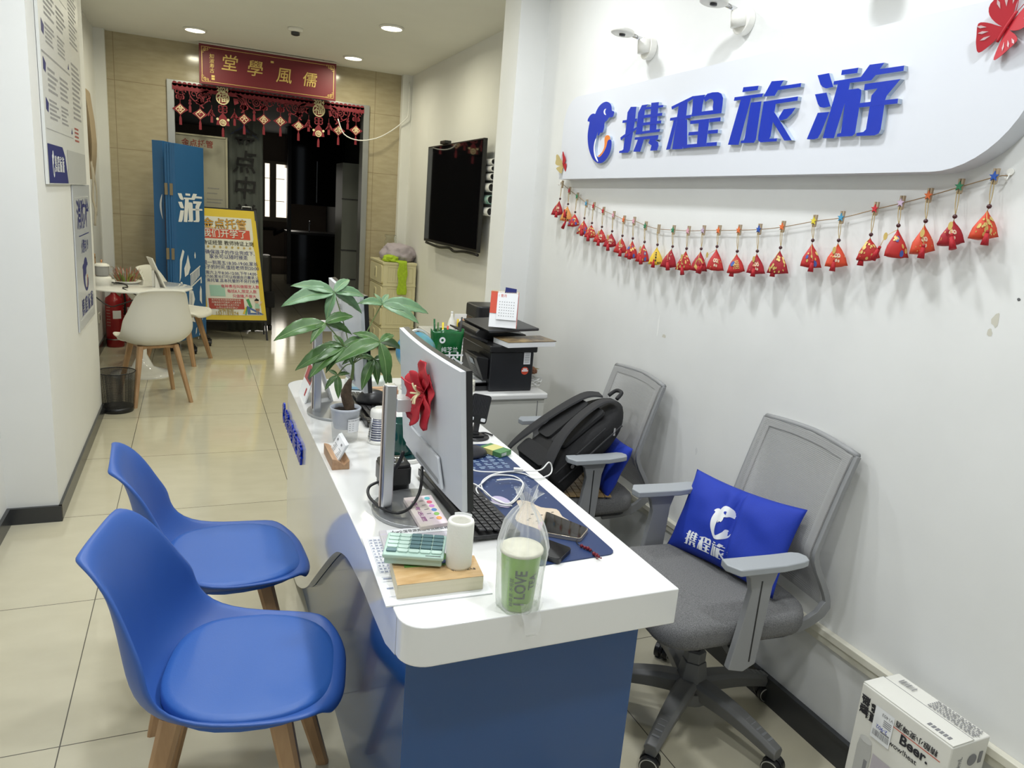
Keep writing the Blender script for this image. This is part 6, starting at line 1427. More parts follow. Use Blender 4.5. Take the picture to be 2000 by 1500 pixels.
# paper roll
rc = P(895, 1104, 2, bkz); rc.z = bkz
t = thing('toilet_paper_roll', 'narrow white toilet paper roll standing upright on the books beside the calculator', 'toilet paper', rc)
b = B(); lathe(b, [(.0165, .004), (.026, .0), (.0275, .006), (.028, .055), (.0275, .098), (.026, .103), (.0215, .1035), (.0195, .100), (.0190, .004), (.0165, .004)], n=48)
for v in b.verts: v.co += V((noise.noise(v.co*40), noise.noise(v.co*40+V((5, 0, 0))), 0))*.0012
mesh_obj('paper', b, mat('tissue_white', (.78, .77, .70), .95, nscale=160, bump=.3), t, smooth=True)
b = B(); g = [[b.verts.new((.0285*cos(a_), .0285*sin(a_), z_)) for a_ in (R(20), R(50), R(80), R(100))] for z_ in (.07, .108)]
for a, c_ in zip(g[0], g[0][1:]): i = g[0].index(a); b.faces.new((g[0][i], g[0][i+1], g[1][i+1], g[1][i]))
mesh_obj('loose_sheet', b, M_paper, t)
# desk mat
matc = [(1041, 1105), (1212, 1086), (1218, 1074), (975, 880), (948, 865), (888, 868)]
mt_pts = [P(1043, 1106, 2, Zd+.003), P(1190, 1092, 2, Zd+.003), P(1208, 1085, 2, Zd+.003), P(1212, 1074, 2, Zd+.003), P(975, 883, 2, Zd+.003), P(960, 870, 2, Zd+.003), P(945, 866, 2, Zd+.003)]
ml = P(945, 866, 2, Zd+.003); mn = P(1043, 1106, 2, Zd+.003)
(lambda *a: None)('MAT', [tuple(round(v, 3) for v in p) for p in mt_pts])
pA = V((mn.x, mn.y, Zd)); pB = V((.895, 1.325, Zd)); pC = V((.905, 2.14, Zd)); pD = V((.63, 2.16, Zd)); pA = V((.655, 1.345, Zd)) if pA.x > .9 else pA
c = (pA+pB+pC+pD)/4; t = thing('desk_mat', 'long navy desk mat with pale printed text blocks and a pastel map', 'desk mat', c)
def rq(pts, r):  # round the corners of a quad
    out = []; n = len(pts)
    for i in range(n):
        p = pts[i]; a = (pts[i-1]-p).normalized()*r; c_ = (pts[(i+1) % n]-p).normalized()*r
        for k in range(5): s = k/4; out.append(p+a*(1-s)**2+c_*s*s)
    return out
loc = [p-c for p in (pA, pB, pC, pD)]
b = B(); prism(b, rq(loc, .025), (0, 0, .003)); mesh_obj('mat', b, M_mat, t)
fm = lambda u, v, e=.0034: V(((loc[0]*(1-u)*(1-v)+loc[1]*u*(1-v)+loc[2]*u*v+loc[3]*(1-u)*v)[:2])).to_3d()+V((0, 0, e))
b = B(); rr = random.Random(12)
for col_ in range(7):
    v = .72+col_*.036
    for row in range(7):
        u = .20+row*.105
        for k in range(2): w_ = rr.uniform(.04, .085); flat_poly(b, rect2(u, u+w_, v+k*.014, v+k*.014+.008), fm)
for k in range(30): u, v = rr.uniform(.35, .95), rr.uniform(.38, .62); flat_poly(b, rect2(u, u+.018, v, v+.004), fm)
mesh_obj('text_print', b, mat('mat_text', (.22, .30, .42), .5), t)
b = B()
outl = [(.60+.25*cos(a_/14*6.283)*(1+.25*sin(a_*2.1)), .27+.13*sin(a_/14*6.283)*(1+.2*cos(a_*1.7))) for a_ in range(14)]
flat_poly(b, smooth_poly(outl), fm, 0); flat_poly(b, smooth_poly([(.58+.14*cos(a_), .19+.06*sin(a_)) for a_ in range(6)]), lambda x, y: fm(x, y, .0038), 1); flat_poly(b, smooth_poly([(.35+.10*cos(a_), .42+.05*sin(a_)) for a_ in range(6)]), lambda x, y: fm(x, y, .0038), 2)
for k in range(16): u, v = .60+rr.uniform(-.2, .2), .27+rr.uniform(-.09, .09); flat_poly(b, rect2(u, u+.03, v, v+.003), lambda x, y: fm(x, y, .0042), 3)
mesh_obj('map_print', b, [mat('map_cream', (.60, .50, .38), .5), mat('map_pink', (.62, .42, .52), .5), mat('map_lilac', (.45, .40, .55), .5), M_printd], t)
# keyboards
def keyboard(label, near_r, far_r, width, length):
    a, c = V(near_r), V(far_r); d = (c-a).normalized(); s = V((-d.y, d.x, 0))   # s to the left (toward monitor)
    t = thing('keyboard', label, 'keyboard', (a.x, a.y, a.z))
    kf = lambda u, v, e=0: d*u+s*v+V((0, 0, .014+.010*v/width+e))
    b = B(); prism(b, [kf(0, 0, -.012), kf(length, 0, -.012), kf(length, width, -.020), kf(0, width, -.020)], (0, 0, .010)); prism(b, [kf(0, width, -.014), kf(length, width, -.014), kf(length, width, 0), kf(0, width, 0)], -s*.004)
    mesh_obj('case', b, M_black, t, bev=.002)
    km = mat('key_black', (.022, .022, .024), .45); K = .019; y0 = .012
    n = 0
    for r_ in range(6):
        rowy = y0+r_*K; u = .008; 
        while u+.016 < length-.008:
            w_ = .016
            if r_ == 0 and .20 < u < .32: w_ = min(.11, length-.01-u)
            elif r_ in (1, 2) and u < .012: w_ = .03
            if n < 100:
                b = B(); prism(b, [kf(u, rowy), kf(u+w_, rowy), kf(u+w_, rowy+.016), kf(u, rowy+.016)], (0, 0, .003)); kx = mesh_obj('key', b, km, t, bev=.0008)
                b = B(); f_ = lambda x, y: kf(u+.004+x, rowy+.009+y, .0033); flat_poly(b, rect2(0, .003, 0, .004), f_); mesh_obj('key_legend', b, M_printg, kx)
            else:
                pass
            n += 1; u += w_+.003
    return t
ka, kb = P(972, 1012, 2, Zd+.01), P(896, 912, 2, Zd+.01); (lambda *a: None)('KB', ka, kb)
ka.z = kb.z = Zd+.004
keyboard('near black keyboard lying on the navy mat beside the near monitor', (.706, 1.46, Zd+.003), (.700, 1.88, Zd+.003), .125, .44)
keyboard('far black keyboard beyond the plant pot in front of the far monitor', (.655, 2.38, Zd), (.655, 2.80, Zd), .125, .42)
# brochure stack
t, o, fn, _ = slab_px('brochure_pad', 'pastel pink brochure pad with coloured dots, on the monitor base', 'brochure', [(822, 1029), (876, 1020), (842, 966), (788, 972)], Zd+.011, .012, mat('pad_pink', (.72, .60, .66), .5, nscale=10, col2=(.74, .68, .58)))
b = B(); cc = [(.10, .42, .45), (.60, .10, .16), (.55, .20, .50), (.08, .22, .50), (.20, .42, .10), (.75, .30, .08)]
mats_ = [mat('dot_%d' % i if False else ['dot_teal', 'dot_red', 'dot_purple', 'dot_blue', 'dot_green', 'dot_orange'][i], cc[i], .5) for i in range(6)]
for i in range(6):
    v = .88-i*.14; flat_poly(b, [(.78+.10*cos(k*.5236), v+.055*sin(k*.5236)) for k in range(12)], fn, i)
for i in range(5): flat_poly(b, rect2(.45, .60, .80-i*.15, .815-i*.15), fn, 6)
put_text(b, '高考志愿', .20, lambda x, y: fn(.24+y*.9, .48-x*.9, .0007), mi=7, bold=.01)
mesh_obj('cover_print', b, mats_+[M_printg, mat('purple_ink', (.35, .12, .30), .5)], t)
# phones
def phone(label, quad, z, th, m_frame):
    ps = [P(x, y, 2, z+th) for x, y in quad]; c = sum(ps, V())/4; c.z = z
    t = thing('smartphone', label, 'smartphone', c); loc = [V((p.x-c.x, p.y-c.y, 0)) for p in ps]
    b = B(); prism(b, rq(loc, .009), (0, 0, th)); mesh_obj('frame', b, m_frame, t, bev=.0015)
    cen = sum(loc, V())/4; ins = [cen+(p-cen)*.955 for p in loc]
    b = B(); prism(b, [p+V((0, 0, th)) for p in rq(ins, .008)], (0, 0, .0008)); mesh_obj('glass', b, M_glassdark, t)
    return t, loc, c
t1, l1, c1p = phone('large smartphone with a pale gold rim near the right desk edge', [(1056, 1038), (1134, 1052), (1150, 1032), (1066, 998)], Zd+.0032, .010, mat('pale_gold', (.55, .48, .38), .25, .8))
t2, l2, c2p = phone('black-rimmed smartphone in front of the pale gold one, half behind the drink bag', [(1040, 1080), (1092, 1094), (1117, 1070), (1062, 1050)], Zd+.0032, .010, M_black)
t = thing('bead_charm', 'short dark red bead charm trailing from the pale gold smartphone', 'phone charm', P(1150, 1068, 2, Zd+.006)); o_ = t.location.copy()
b = B(); q = [P(x, y, 2, Zd+.0062)-o_ for x, y in ((1124, 1048), (1128, 1062), (1140, 1068), (1155, 1075), (1168, 1086), (1172, 1090))]; tube(b, q, .0011, 5); mesh_obj('cord', b, M_ink, t, smooth=True)
b = B()
for x, y, r in ((1136, 1066, .0045), (1142, 1069, .0042), (1148, 1071, .0052), (1153, 1074, .004), (1160, 1081, .0048), (1165, 1084, .005), (1169, 1087, .004), (1174, 1090, .002), (1166, 1091, .002)): c = P(x, y, 2, Zd+.0075)-o_; lathe(b, [(.0001, r), (r*.75, r*.65), (r, 0), (r*.75, -r*.65), (.0001, -r)], c=c, n=10)
mesh_obj('beads', b, mat('dark_red_bead', (.16, .01, .02), .2), t, smooth=True)
# drink cup in a plastic bag
cu = P(1003, 1180, 2, Zd); cu = V((cu.x+.0, cu.y+.0, Zd)); (lambda *a: None)('CUP', cu)
cu = V((.575, 1.178, Zd))
t = thing('takeaway_cup', 'green takeaway drink cup with black lettering and a foamy lid, inside a clear bag', 'cup', cu)
b = B(); lathe(b, [(.0001, .001), (.029, .001), (.031, .004), (.040, .118), (.0405, .122)], n=40); mesh_obj('cup_body', b, mat('cup_green', (.22, .48, .02), .3, spec=.6), t, smooth=True)
b = B(); lathe(b, [(.0405, .120), (.043, .121), (.0435, .125), (.041, .128), (.036, .126), (.030, .127), (.0001, .128)], n=40)
mesh_obj('foam_lid', b, mat('cream_lid', (.78, .76, .60), .35, nscale=30, noise_amt=.1, bump=.3), t, smooth=True)
def cylf(x, y, r0=.0313, r1=.0403):   # x arc length, y height
    ang = -R(108)+x/.036; r = r0+(r1-r0)*(y/.118)+.0006; return V((r*cos(ang), r*sin(ang), y))
b = B(); put_text(b, 'I LOVE', .031, lambda x, y: cylf(.000-y, .056+x*.85), bold=.02, dense=.004); put_text(b, 'TEA', .022, lambda x, y: cylf(.024-y, .068+x*.85), bold=.02, dense=.004); put_text(b, '鲜萃茶 不将就', .010, lambda x, y: cylf(-.018-y, .045+x)); mesh_obj('lettering', b, mat('cup_ink', (.02, .06, .02), .5), t)
M_bag = mat('clear_plastic_bag', (.90, .92, .93), .12, alpha=.16, nscale=30, bump=.9, spec=.8)
nt = M_bag.node_tree; bs = nt.nodes['Principled BSDF']; lw = nt.nodes.new('ShaderNodeLayerWeight'); lw.inputs[0].default_value = .35
nt.links.new(math_node(nt, 'ADD', math_node(nt, 'MULTIPLY', lw.outputs['Facing'], .60), .13), bs.inputs['Alpha'])
b = B(); prev = None; n = 64
BP_ = [(.036, .000), (.043, .004), (.045, .03), (.047, .08), (.050, .115), (.051, .130), (.046, .150), (.037, .175), (.024, .198), (.013, .212), (.010, .220), (.016, .232), (.024, .245)]
for k, (r, z) in enumerate(BP_):
    cur = []
    for i in range(n):
        a = 2*pi*i/n; am = .06+.30*max(0, (z-.12)/.10); rr_ = r*(1+am*.5*sin(a*7+z*20)+am*.35*sin(a*13+2)+.10*noise.noise(V((cos(a)*2, sin(a)*2, z*25))))
        if z < .02: rr_ = max(rr_, .033)
        cur.append(b.verts.new((rr_*cos(a)+.003, rr_*sin(a), z+.001+(.006*sin(a*5) if k >= len(BP_)-1 else 0))))
    if prev: bridge(b, prev, cur)
    prev = cur
bag = tag(mesh_obj('plastic_bag', b, M_bag, smooth=True), 'clear crinkled plastic bag tied around the green drink cup', 'plastic bag'); bag.location = cu
b = B(); g = []
for i in range(8):
    z = .03-.012*i; g.append([b.verts.new((.012*(j-2)*(1-i*.07)+.01, -.044-.005*sin(j*2+i)-(.004 if z < 0 else 0), z)) for j in range(5)])
b2 = b
for v in b.verts: v.co.z = max(v.co.z, -.035)
for a, c in zip(g, g[1:]):
    for j in range(4): b.faces.new((a[j], a[j+1], c[j+1], c[j]))
for v in b.verts: v.co = V((v.co.x, min(v.co.y, -.058) if v.co.z < .004 else v.co.y, v.co.z))
mesh_obj('bag_tail', b, M_bag, bag, smooth=True)
# white cables
zc = Zd+.006
def cable(pts, r, m_, label, z=zc, nm='cable', hz=None):
    q = [P(p[0], p[1], 2, z+(p[2] if len(p) > 2 else 0)) for p in pts]; b = B(); tube(b, q, r, 7, k=6); return tag(mesh_obj(nm, b, m_, smooth=True), label, 'cable')
cw = cable([(893, 908, .012), (905, 910, .012), (930, 920, .012), (965, 922, .004), (1000, 922), (1025, 926), (1045, 935), (1072, 928), (1078, 915, .01), (1072, 903, .03), (1055, 918, .01), (1020, 920, .004), (985, 922, .004), (955, 930, .003), (940, 945, .006), (950, 965, .006), (975, 978, .004), (995, 985), (1015, 968), (1022, 945), (1008, 932), (985, 928), (960, 930, .005), (940, 945, .008), (930, 955, .02), (940, 970, .01), (970, 985, .004), (1000, 988)], .0022, M_cordw, 'tangled white charging cable on the navy mat, with an inline plug')
b = B(); q0, q1 = P(1003, 919, 2, zc+.004), P(1021, 920, 2, zc+.004); dd = (q1-q0); nn = V((-dd.y, dd.x, 0)).normalized()*.007
prism(b, [q0-nn-cw.location, q1-nn-cw.location, q1+nn-cw.location, q0+nn-cw.location], (0, 0, .008)); mesh_obj('plug', b, M_whitep, cw, bev=.001)
cable([(893, 952, .016), (905, 945, .02), (925, 945, .02), (945, 958, .02), (965, 975, .01), (990, 984, .006), (1005, 975, .006), (1018, 955, .004), (1020, 942, .003), (1000, 936, .003), (970, 938, .003)], .0022, M_cordw, 'white charging cable curving over the keyboard beside the monitor', z=zc+.006)
c_ = cable([(893, 968, .018), (898, 970, .018), (905, 975, .018), (911, 979, .018)], .0035, M_cordw, 'short white cable end with a silver plug on the keyboard', z=zc+.004)
b = B(); cyl(b, P(905, 974, 2, zc+.022), P(912, 980, 2, zc+.022), .004, n=10); mesh_obj('plug', b, M_silver, c_)
# black monitor cord
q = [V((.49, 1.70, .90)), V((.475, 1.71, .86)), V((.47, 1.76, .83))]
b = B(); tube(b, [V((.493, 1.77, .875)), V((.487, 1.78, .845)), V((.478, 1.79, .82)), V((.47, 1.80, .79)), V((.46, 1.82, .765))], .0055, 8); tag(mesh_obj('power_cord', b, M_black, smooth=True), 'thick black cord dropping behind the near monitor to the desk speaker', 'cord')
b = B(); q = [P(748, 938, 2, .80), P(722, 950, 2, .785), P(721, 970, 2, .772), P(745, 992, 2, .767), P(775, 1002, 2, .768), P(800, 992, 2, .775), P(818, 965, 2, .80), P(824, 935, 2, .84), P(824, 912, 2, .86)]
tube(b, [q[0]]+q[1:], .004, 8, k=6); tag(mesh_obj('power_cord', b, M_black, smooth=True), 'black cord looping around the foot of the near monitor stand', 'cord')
# speaker block
t = thing('desk_speaker', 'small dark grey block with a round silver-ringed button on top, behind the near monitor stand', 'speaker', (.488, 1.845, Zd))
b = B(); rbox(b, .075, .085, .0, .018, .012); mesh_obj('foot', b, M_black, t, bev=.002)
b = B(); rbox(b, .082, .092, .018, .066, .014); mesh_obj('body', b, mat('gunmetal', (.05, .05, .05), .35, .4), t, bev=.003)
b = B(); rbox(b, .078, .088, .066, .074, .014); mesh_obj('top_cap', b, M_black, t, bev=.003)
b = B(); lathe(b, [(.024, .0745), (.026, .0765), (.028, .0745)], n=32); lathe(b, [(.006, .0745), (.005, .078), (.0001, .0785)], n=20); mesh_obj('ring_button', b, M_chrome, t, smooth=True)
# mouse near, green box, phone stand, sheet
t = thing('mouse', 'large dark grey computer mouse on the far end of the navy mat', 'mouse', (.785, 2.035, Zd+.0035)); b = B()
for v in bmesh.ops.create_uvsphere(b, u_segments=28, v_segments=16, radius=1)['verts']:
    x, y, z = v.co; v.co = V((x*.058, y*.036*(1-.12*x), (z*.034*(1+.25*x*-1) if z > 0 else z*.004)+.004))
T = M4.Rotation(R(8), 4, 'Z')
for v in b.verts: v.co = T @ v.co
mesh_obj('shell', b, mat('mouse_grey', (.03, .03, .035), .3), t, smooth=True); b = B(); cyl(b, T @ V((-.035, -.004, .030)), T @ V((-.035, .004, .030)), .008, n=14); mesh_obj('scroll_wheel', b, M_black, t)
t, o, fn, _ = slab_px('cigarette_box', 'small green and yellow flat box beside the mouse at the mat edge', 'box', [(962, 888), (973, 899), (995, 890), (952, 869)], Zd+.0035, .018, mat('box_green', (.08, .22, .08), .4))
t.location = (.875, 2.05, Zd+.0035)
for ch in list(t.children): bpy.data.objects.remove(ch)
b = B(); T = M4.Rotation(R(-62), 4, 'Z'); box(b, -.044, .044, -.028, .028, 0, .016, T=T); bx_ = mesh_obj('box_body', b, mat('box_green', (.08, .22, .08), .4), t, bev=.001)
b = B(); box(b, -.028, .012, -.0282, .0282, .0, .0163, T=T); mesh_obj('yellow_band', b, mat('box_yellow', (.62, .58, .22), .4), t)
b = B(); 
for k in range(6): box(b, .036, .0443, -.02+k*.004, -.018+k*.004, .003, .013, T=T)
mesh_obj('barcode', b, M_paper, t)
t = thing('phone_stand', 'black folding phone stand with a ribbed back plate on the desk edge', 'phone stand', (.868, 2.225, Zd))
b = B(); lathe(b, [(.0001, 0), (.05, 0), (.051, .002), (.050, .004), (.0001, .004)], n=40); mesh_obj('round_base', b, M_black, t, smooth=False)
b = B(); box(b, -.02, .028, -.022, .018, .004, .012); box(b, -.016, .012, -.014, .014, .012, .022); mesh_obj('hinge_block', b, M_black, t, bev=.002)
b = B(); prism(b, [(-.010, -.008, .015), (.010, -.008, .015), (.022, .0, .085), (.004, .0, .085)], (0, .012, 0)); mesh_obj('post', b, M_dark, t, bev=.002)
pn = frame(V((.006, -.012, .105)), (.94, -.18, -.16), (-.22, .10, 1)); pf = lambda x, y, z=0: pn @ V((x, y, z))
b = B(); prism(b, [pf(x, y, 0) for x, y in rrect(.066, .10, .010, 4)], pn.to_3x3() @ V((0, 0, .006))); pl_ = mesh_obj('back_plate', b, M_black, t, bev=.0015)
b = B(); 
for k in range(11): x = -.027+k*.0054; prism(b, [pf(x, -.022, .006), pf(x+.0022, -.022, .006), pf(x+.0022, .044, .006), pf(x, .044, .006)], pn.to_3x3() @ V((0, 0, .0016)))
mesh_obj('ribs', b, M_dark, pl_)
b = B(); prism(b, [pf(x, y, .0062) for x, y in rrect(.014, .012, .003, 3, (-.020, -.036))], pn.to_3x3() @ V((0, 0, .0004))); prism(b, [pf(x, y, .0062) for x, y in rrect(.016, .012, .003, 3, (.020, -.036))], pn.to_3x3() @ V((0, 0, .0004))); mesh_obj('foot_windows', b, M_paper, pl_)
t, o, fn, _ = slab_px('calendar_pad', 'beige printed desk pad behind the phone stand', 'desk pad', [(850, 848), (940, 838), (893, 793), (860, 790)], Zd, .004, mat('pad_beige', (.55, .47, .38), .6)); 
for ch in list(t.children): bpy.data.objects.remove(ch)
t.location = (.80, 2.44, Zd); b = B(); rbox(b, .20, .20, 0, .003, .01, T=M4.Translation((0, .0, 0))); mesh_obj('pad', b, mat('pad_beige', (.55, .47, .38), .6), t)
b = B(); rr = random.Random(4)
for i in range(7):
    flat_poly(b, rect2(-.09, .09, -.085+i*.026, -.0845+i*.026), lambda x, y: V((x, y, .0034)))
    for j in range(6): 
        if rr.random() < .6: flat_poly(b, rect2(-.085+j*.03, -.075+j*.03, -.075+i*.026, -.069+i*.026), lambda x, y: V((x, y, .0034)))
mesh_obj('pad_print', b, M_printg, t)
cable([(893, 860), (920, 850), (945, 845, .002), (962, 850, .002)], .003, M_black, 'thin black cord running past the phone stand over the desk edge', z=Zd+.003)
# card holder
t = thing('business_card_holder', 'wooden block holding a slanted stack of white business cards at the desk front edge', 'card holder', (.372, 2.065, Zd))
b = B(); prism(b, [(-.024, 0, 0), (.026, 0, 0), (.026, 0, .028), (.010, 0, .014), (-.010, 0, .030), (-.024, 0, .034)], (0, .15, 0))
for v in b.verts: v.co.y -= .07
mesh_obj('wood_block', b, M_wood2, t, bev=.0015)
def card_poly(o_, d_, th): pass
b = B(); u_ = V((.40, 0, .75)).normalized(); 
for k in range(3): prism(b, [V((-.012+k*.004, -.06+k*.004, .018)), V((-.012+k*.004, .055+k*.004, .018)), V((-.012+k*.004, .055+k*.004, .018))+u_*.058, V((-.012+k*.004, -.06+k*.004, .018))+u_*.058], (.003, 0, 0))
cd_ = mesh_obj('cards', b, M_paper, t)
b = B(); rr = random.Random(6); fcd = lambda x, y: V((-.0126, -.06, .018))+V((0, x, 0))+u_*y+V((-.0002, 0, .0002))
for c0 in (.008, .066):
    flat_poly(b, rect2(c0+.02, c0+.034, .044, .050), fcd)
    for k in range(6): flat_poly(b, rect2(c0, c0+rr.uniform(.02, .042), .008+k*.005, .0095+k*.005), fcd)
mesh_obj('card_print', b, M_printg, cd_)
b = B(); put_text(b, 'T', .001, lambda x, y: V((0, 0, 0))); b.free()
# bug lamp
t = thing('bug_zapper_lamp', 'small white and silver cylindrical lamp with horizontal slats beside the plant pot', 'lamp', (.535, 2.225, Zd))
b = B(); lathe(b, [(.0001, 0), (.034, 0), (.036, .004), (.034, .012), (.0001, .012)], n=32); mesh_obj('base', b, M_whitep, t, smooth=True)
b = B(); lathe(b, [(.030, .012), (.026, .085)], n=32); mesh_obj('inner_tube', b, mat('zapper_violet', (.18, .20, .34), .3), t, smooth=True)
b = B()
for k in range(9): z = .018+k*.0075; r = .0345-.0075*k/9; lathe(b, [(r-.004, z), (r, z), (r, z+.0035), (r-.004, z+.0035), (r-.004, z)], n=32)
for k in range(4): a = R(25+90*k); tube(b, [(.034*cos(a), .034*sin(a), .01), (.028*cos(a), .028*sin(a), .088)], .0025, 6, k=1)
mesh_obj('slat_cage', b, M_silver, t, smooth=False)
b = B(); lathe(b, [(.029, .085), (.029, .104), (.026, .112), (.014, .114), (.0001, .114)], n=32); tube(b, [(-.015, 0, .112), (-.012, 0, .120), (.012, 0, .120), (.015, 0, .112)], .002, 6); mesh_obj('top_cap', b, M_whitep, t, smooth=True)
# wireless charger / cup warmer with dark bottle
t = thing('cup_warmer', 'white and dark green square-rounded cup warmer behind the near monitor', 'cup warmer', (.565, 2.06, Zd))
b = B(); rbox(b, .115, .115, 0, .012, .035); mesh_obj('base', b, M_whitep, t, bev=.003); b = B(); rbox(b, .10, .10, .012, .018, .03); mesh_obj('heating_plate', b, mat('dark_teal_glass', (.01, .05, .05), .1), t, bev=.002)
t = thing('dark_bottle', 'dark green glass mug standing on the cup warmer behind the monitor', 'mug', (.565, 2.06, Zd+.0185))
b = B(); lathe(b, [(.0001, 0), (.034, 0), (.036, .006), (.036, .10), (.034, .104), (.0335, .02), (.0001, .015)], n=32); mesh_obj('glass_body', b, mat('dark_green_glass', (.008, .05, .04), .08), t, smooth=True)
b = B(); tube(b, [(.03, .02, .085), (.055, .04, .08), (.055, .04, .03), (.03, .02, .02)], .004); mesh_obj('handle', b, M_black, t, smooth=True)
# ---------------------------------------------------------------- plant
pc = V((.433, 2.262, Zd))
t = thing('money_tree_plant', 'potted money tree with broad palmate leaves on the reception desk', 'potted plant', pc)
def lp(px, py, dy=0): return P(px, py, 1, pc.y+dy)-pc
b = B(); lathe(b, [(.0001, 0), (.036, 0), (.040, .006), (.041, .02), (.048, .105), (.051, .108), (.050, .112), (.047, .108), (.040, .012), (.0001, .008)], n=48); pot = mesh_obj('clear_pot', b, mat('clear_pot_plastic', (.75, .77, .76), .08, alpha=.20), t, smooth=True)
b = B(); lathe(b, [(.0001, .045), (.036, .045), (.046, .104), (.049, .112), (.046, .113), (.043, .10)], n=40); mesh_obj('inner_pot', b, mat('pale_inner_pot', (.52, .55, .62), .35), pot, smooth=True)
b = B(); lathe(b, [(.0001, .104), (.02, .106), (.043, .100)], n=30); 
for v in b.verts: v.co.z += noise.noise(v.co*120)*.003
mesh_obj('soil', b, M_soil, t, smooth=True)
b = B()
def potf(x, y): a = -R(80)+x/.045; r = .042+.007*(y-.02)/.085+.0012; return V((r*cos(a), r*sin(a), y))
for i in range(8):
    x0 = -.008+i*.0055; b.faces.new([b.verts.new(potf(x, y)) for x, y in ((x0, .038), (x0+.0055, .038), (x0+.0055, .083), (x0, .083))])
sk = mesh_obj('pot_label', b, M_paper, pot)
b = B(); f_ = lambda x, y: potf(x, y)*1.0+V((0, -.0006, 0)); put_text(b, '招财 纳福 健康 顺利', .0052, lambda x, y: f_(.012+x, .077+y)); 
for k in range(4): flat_poly(b, rect2(-.004, .012, .066-k*.007, .0675-k*.007), f_)
mesh_obj('label_print', b, M_printg, sk)
b = B(); q = [lp(683, 800), lp(680, 785), lp(676, 770), lp(681, 750), lp(687, 738)]; N = len(q)
tube(b, q, lambda s: .0185-.004*abs(s-.3)*2-.016*max(0, s-.55)*1.4, 14, k=6)
for v in b.verts: v.co += V((noise.noise(v.co*90), noise.noise(v.co*90+V((3, 3, 3))), 0))*.002
mesh_obj('trunk', b, M_bark, t, smooth=True)
b = B(); q = [lp(687, 742), lp(689, 725), lp(690, 708)]; tube(b, q, lambda s: .006-.002*s, 8, k=4); stm = mesh_obj('green_stem', b, M_stem, t, smooth=True)
CL = [((653, 571), -.02, 1, [((568, 557), -.02), ((549, 597), -.07), ((637, 626), -.06), ((707, 611), .0), ((713, 579), .04), ((683, 545), .06)]),
 ((746, 594), .06, 1, [((699, 592), .02), ((731, 573), .10), ((759, 574), .13), ((819, 631), .02), ((838, 611), .09)]),
 ((635, 631), -.06, 0, [((534, 664), -.10), ((606, 670), -.14), ((691, 617), .0), ((687, 652), -.04)]),
 ((742, 668), -.03, 0, [((653, 708), -.10), ((770, 654), .03), ((755, 752), -.06), ((688, 650), .03), ((785, 682), .04)]),
 ((671, 676), -.02, 0, [((576, 722), -.06), ((603, 738), -.10), ((690, 716), -.06), ((651, 654), .04), ((636, 728), -.08), ((712, 660), .03), ((622, 676), -.02)]),
 ((730, 702), .0, 0, [((706, 762), -.05), ((767, 757), .0), ((693, 697), .02), ((762, 700), .05), ((738, 752), -.04)]),
 ((659, 733), -.03, 0, [((634, 762), -.05), ((661, 779), -.07), ((684, 729), -.02), ((640, 722), .0)]),
 ((705, 690), .03, 0, [((672, 668), .05), ((735, 668), .06), ((668, 712), .0), ((740, 720), .02)])]
root = lp(690, 710)
for (cx, cy), dc, pale, tips in CL:
    c = lp(cx, cy, dc)
    b = B(); tube(b, [root, (root+c)/2+V((0, 0, .012)), c], .0018, 6, k=5); mesh_obj('leaf_stalk', b, M_stem, t, smooth=True)
    for (tx, ty), dt in tips:
        e = lp(tx, ty, dt*.8); L = (e-c).length; d = (e-c)/L
        sd = d.cross(V((0, 0, 1))); sd = sd.normalized() if sd.length > .05 else V((1, 0, 0)); 
        vw = (c+pc-CP).normalized(); s2 = d.cross(vw).normalized()
        if s2.dot(sd) < 0: s2 = -s2
        sd = (sd*.55+s2*.65).normalized(); nn = sd.cross(d); 
        if nn.z < 0: nn = -nn
        b = B(); N = 14; M_ = 4; g = []
        for i in range(N+1):
            s = i/N; wd = .162*L*(sin(pi*min(1, s**.75*1.0))**.85)*(1 if s < .93 else .6); wd = max(wd, .0004); arch = .10*L*sin(pi*s)-.03*L*s*s
            row = []
            for j in range(-M_, M_+1):
                f = j/M_; rip = .0012*sin(i*2.4+abs(f)*2)*abs(f)
                row.append(b.verts.new(c+d*(s*L)+sd*f*wd+nn*(arch+.30*wd*abs(f)+rip)))
            g.append(row)
        for a, q in zip(g, g[1:]):
            for j in range(2*M_): b.faces.new((a[j], a[j+1], q[j+1], q[j]))
        lf = mesh_obj('leaf', b, M_leafl if pale else M_leaf, t, smooth=True, solid=.0006)
        b = B(); tube(b, [c+nn*.0006]+[c+d*(s*L)+nn*(.10*L*sin(pi*s)-.03*L*s*s+.0006) for s in (.25, .5, .75, .97)], .0007, 5, k=3); mesh_obj('midrib', b, mat('midrib_pale', (.30, .42, .18), .5), lf)
# ---------------------------------------------------------------- left far end: table calendar, tissues, second mouse
t = thing('tent_card', 'white tent calendar with red and dark pictures at the far left end of the desk', 'calendar', (.42, 2.80, Zd))
b = B(); prism(b, [(-.055, -.09, 0), (-.05, -.09, 0), (.0, -.09, .16), (-.004, -.09, .16)], (0, .17, 0)); prism(b, [(.05, -.09, 0), (.055, -.09, 0), (.003, -.09, .16), (-.001, -.09, .16)], (0, .17, 0)); box(b, -.052, .052, -.09, .08, 0, .002); mesh_obj('card', b, M_paper, t)
b = B(); u_ = (V((-.004, 0, .16))-V((-.055, 0, 0))).normalized(); ft_ = lambda x, y: V((-.0558, -.09+x, 0))+u_*y; flat_poly(b, rect2(.01, .16, .07, .13), ft_, 0); flat_poly(b, rect2(.02, .10, .08, .12), lambda x, y: ft_(x, y)+V((-.0004, 0, .0001)), 1); flat_poly(b, rect2(.04, .06, .02, .05), ft_, 2)
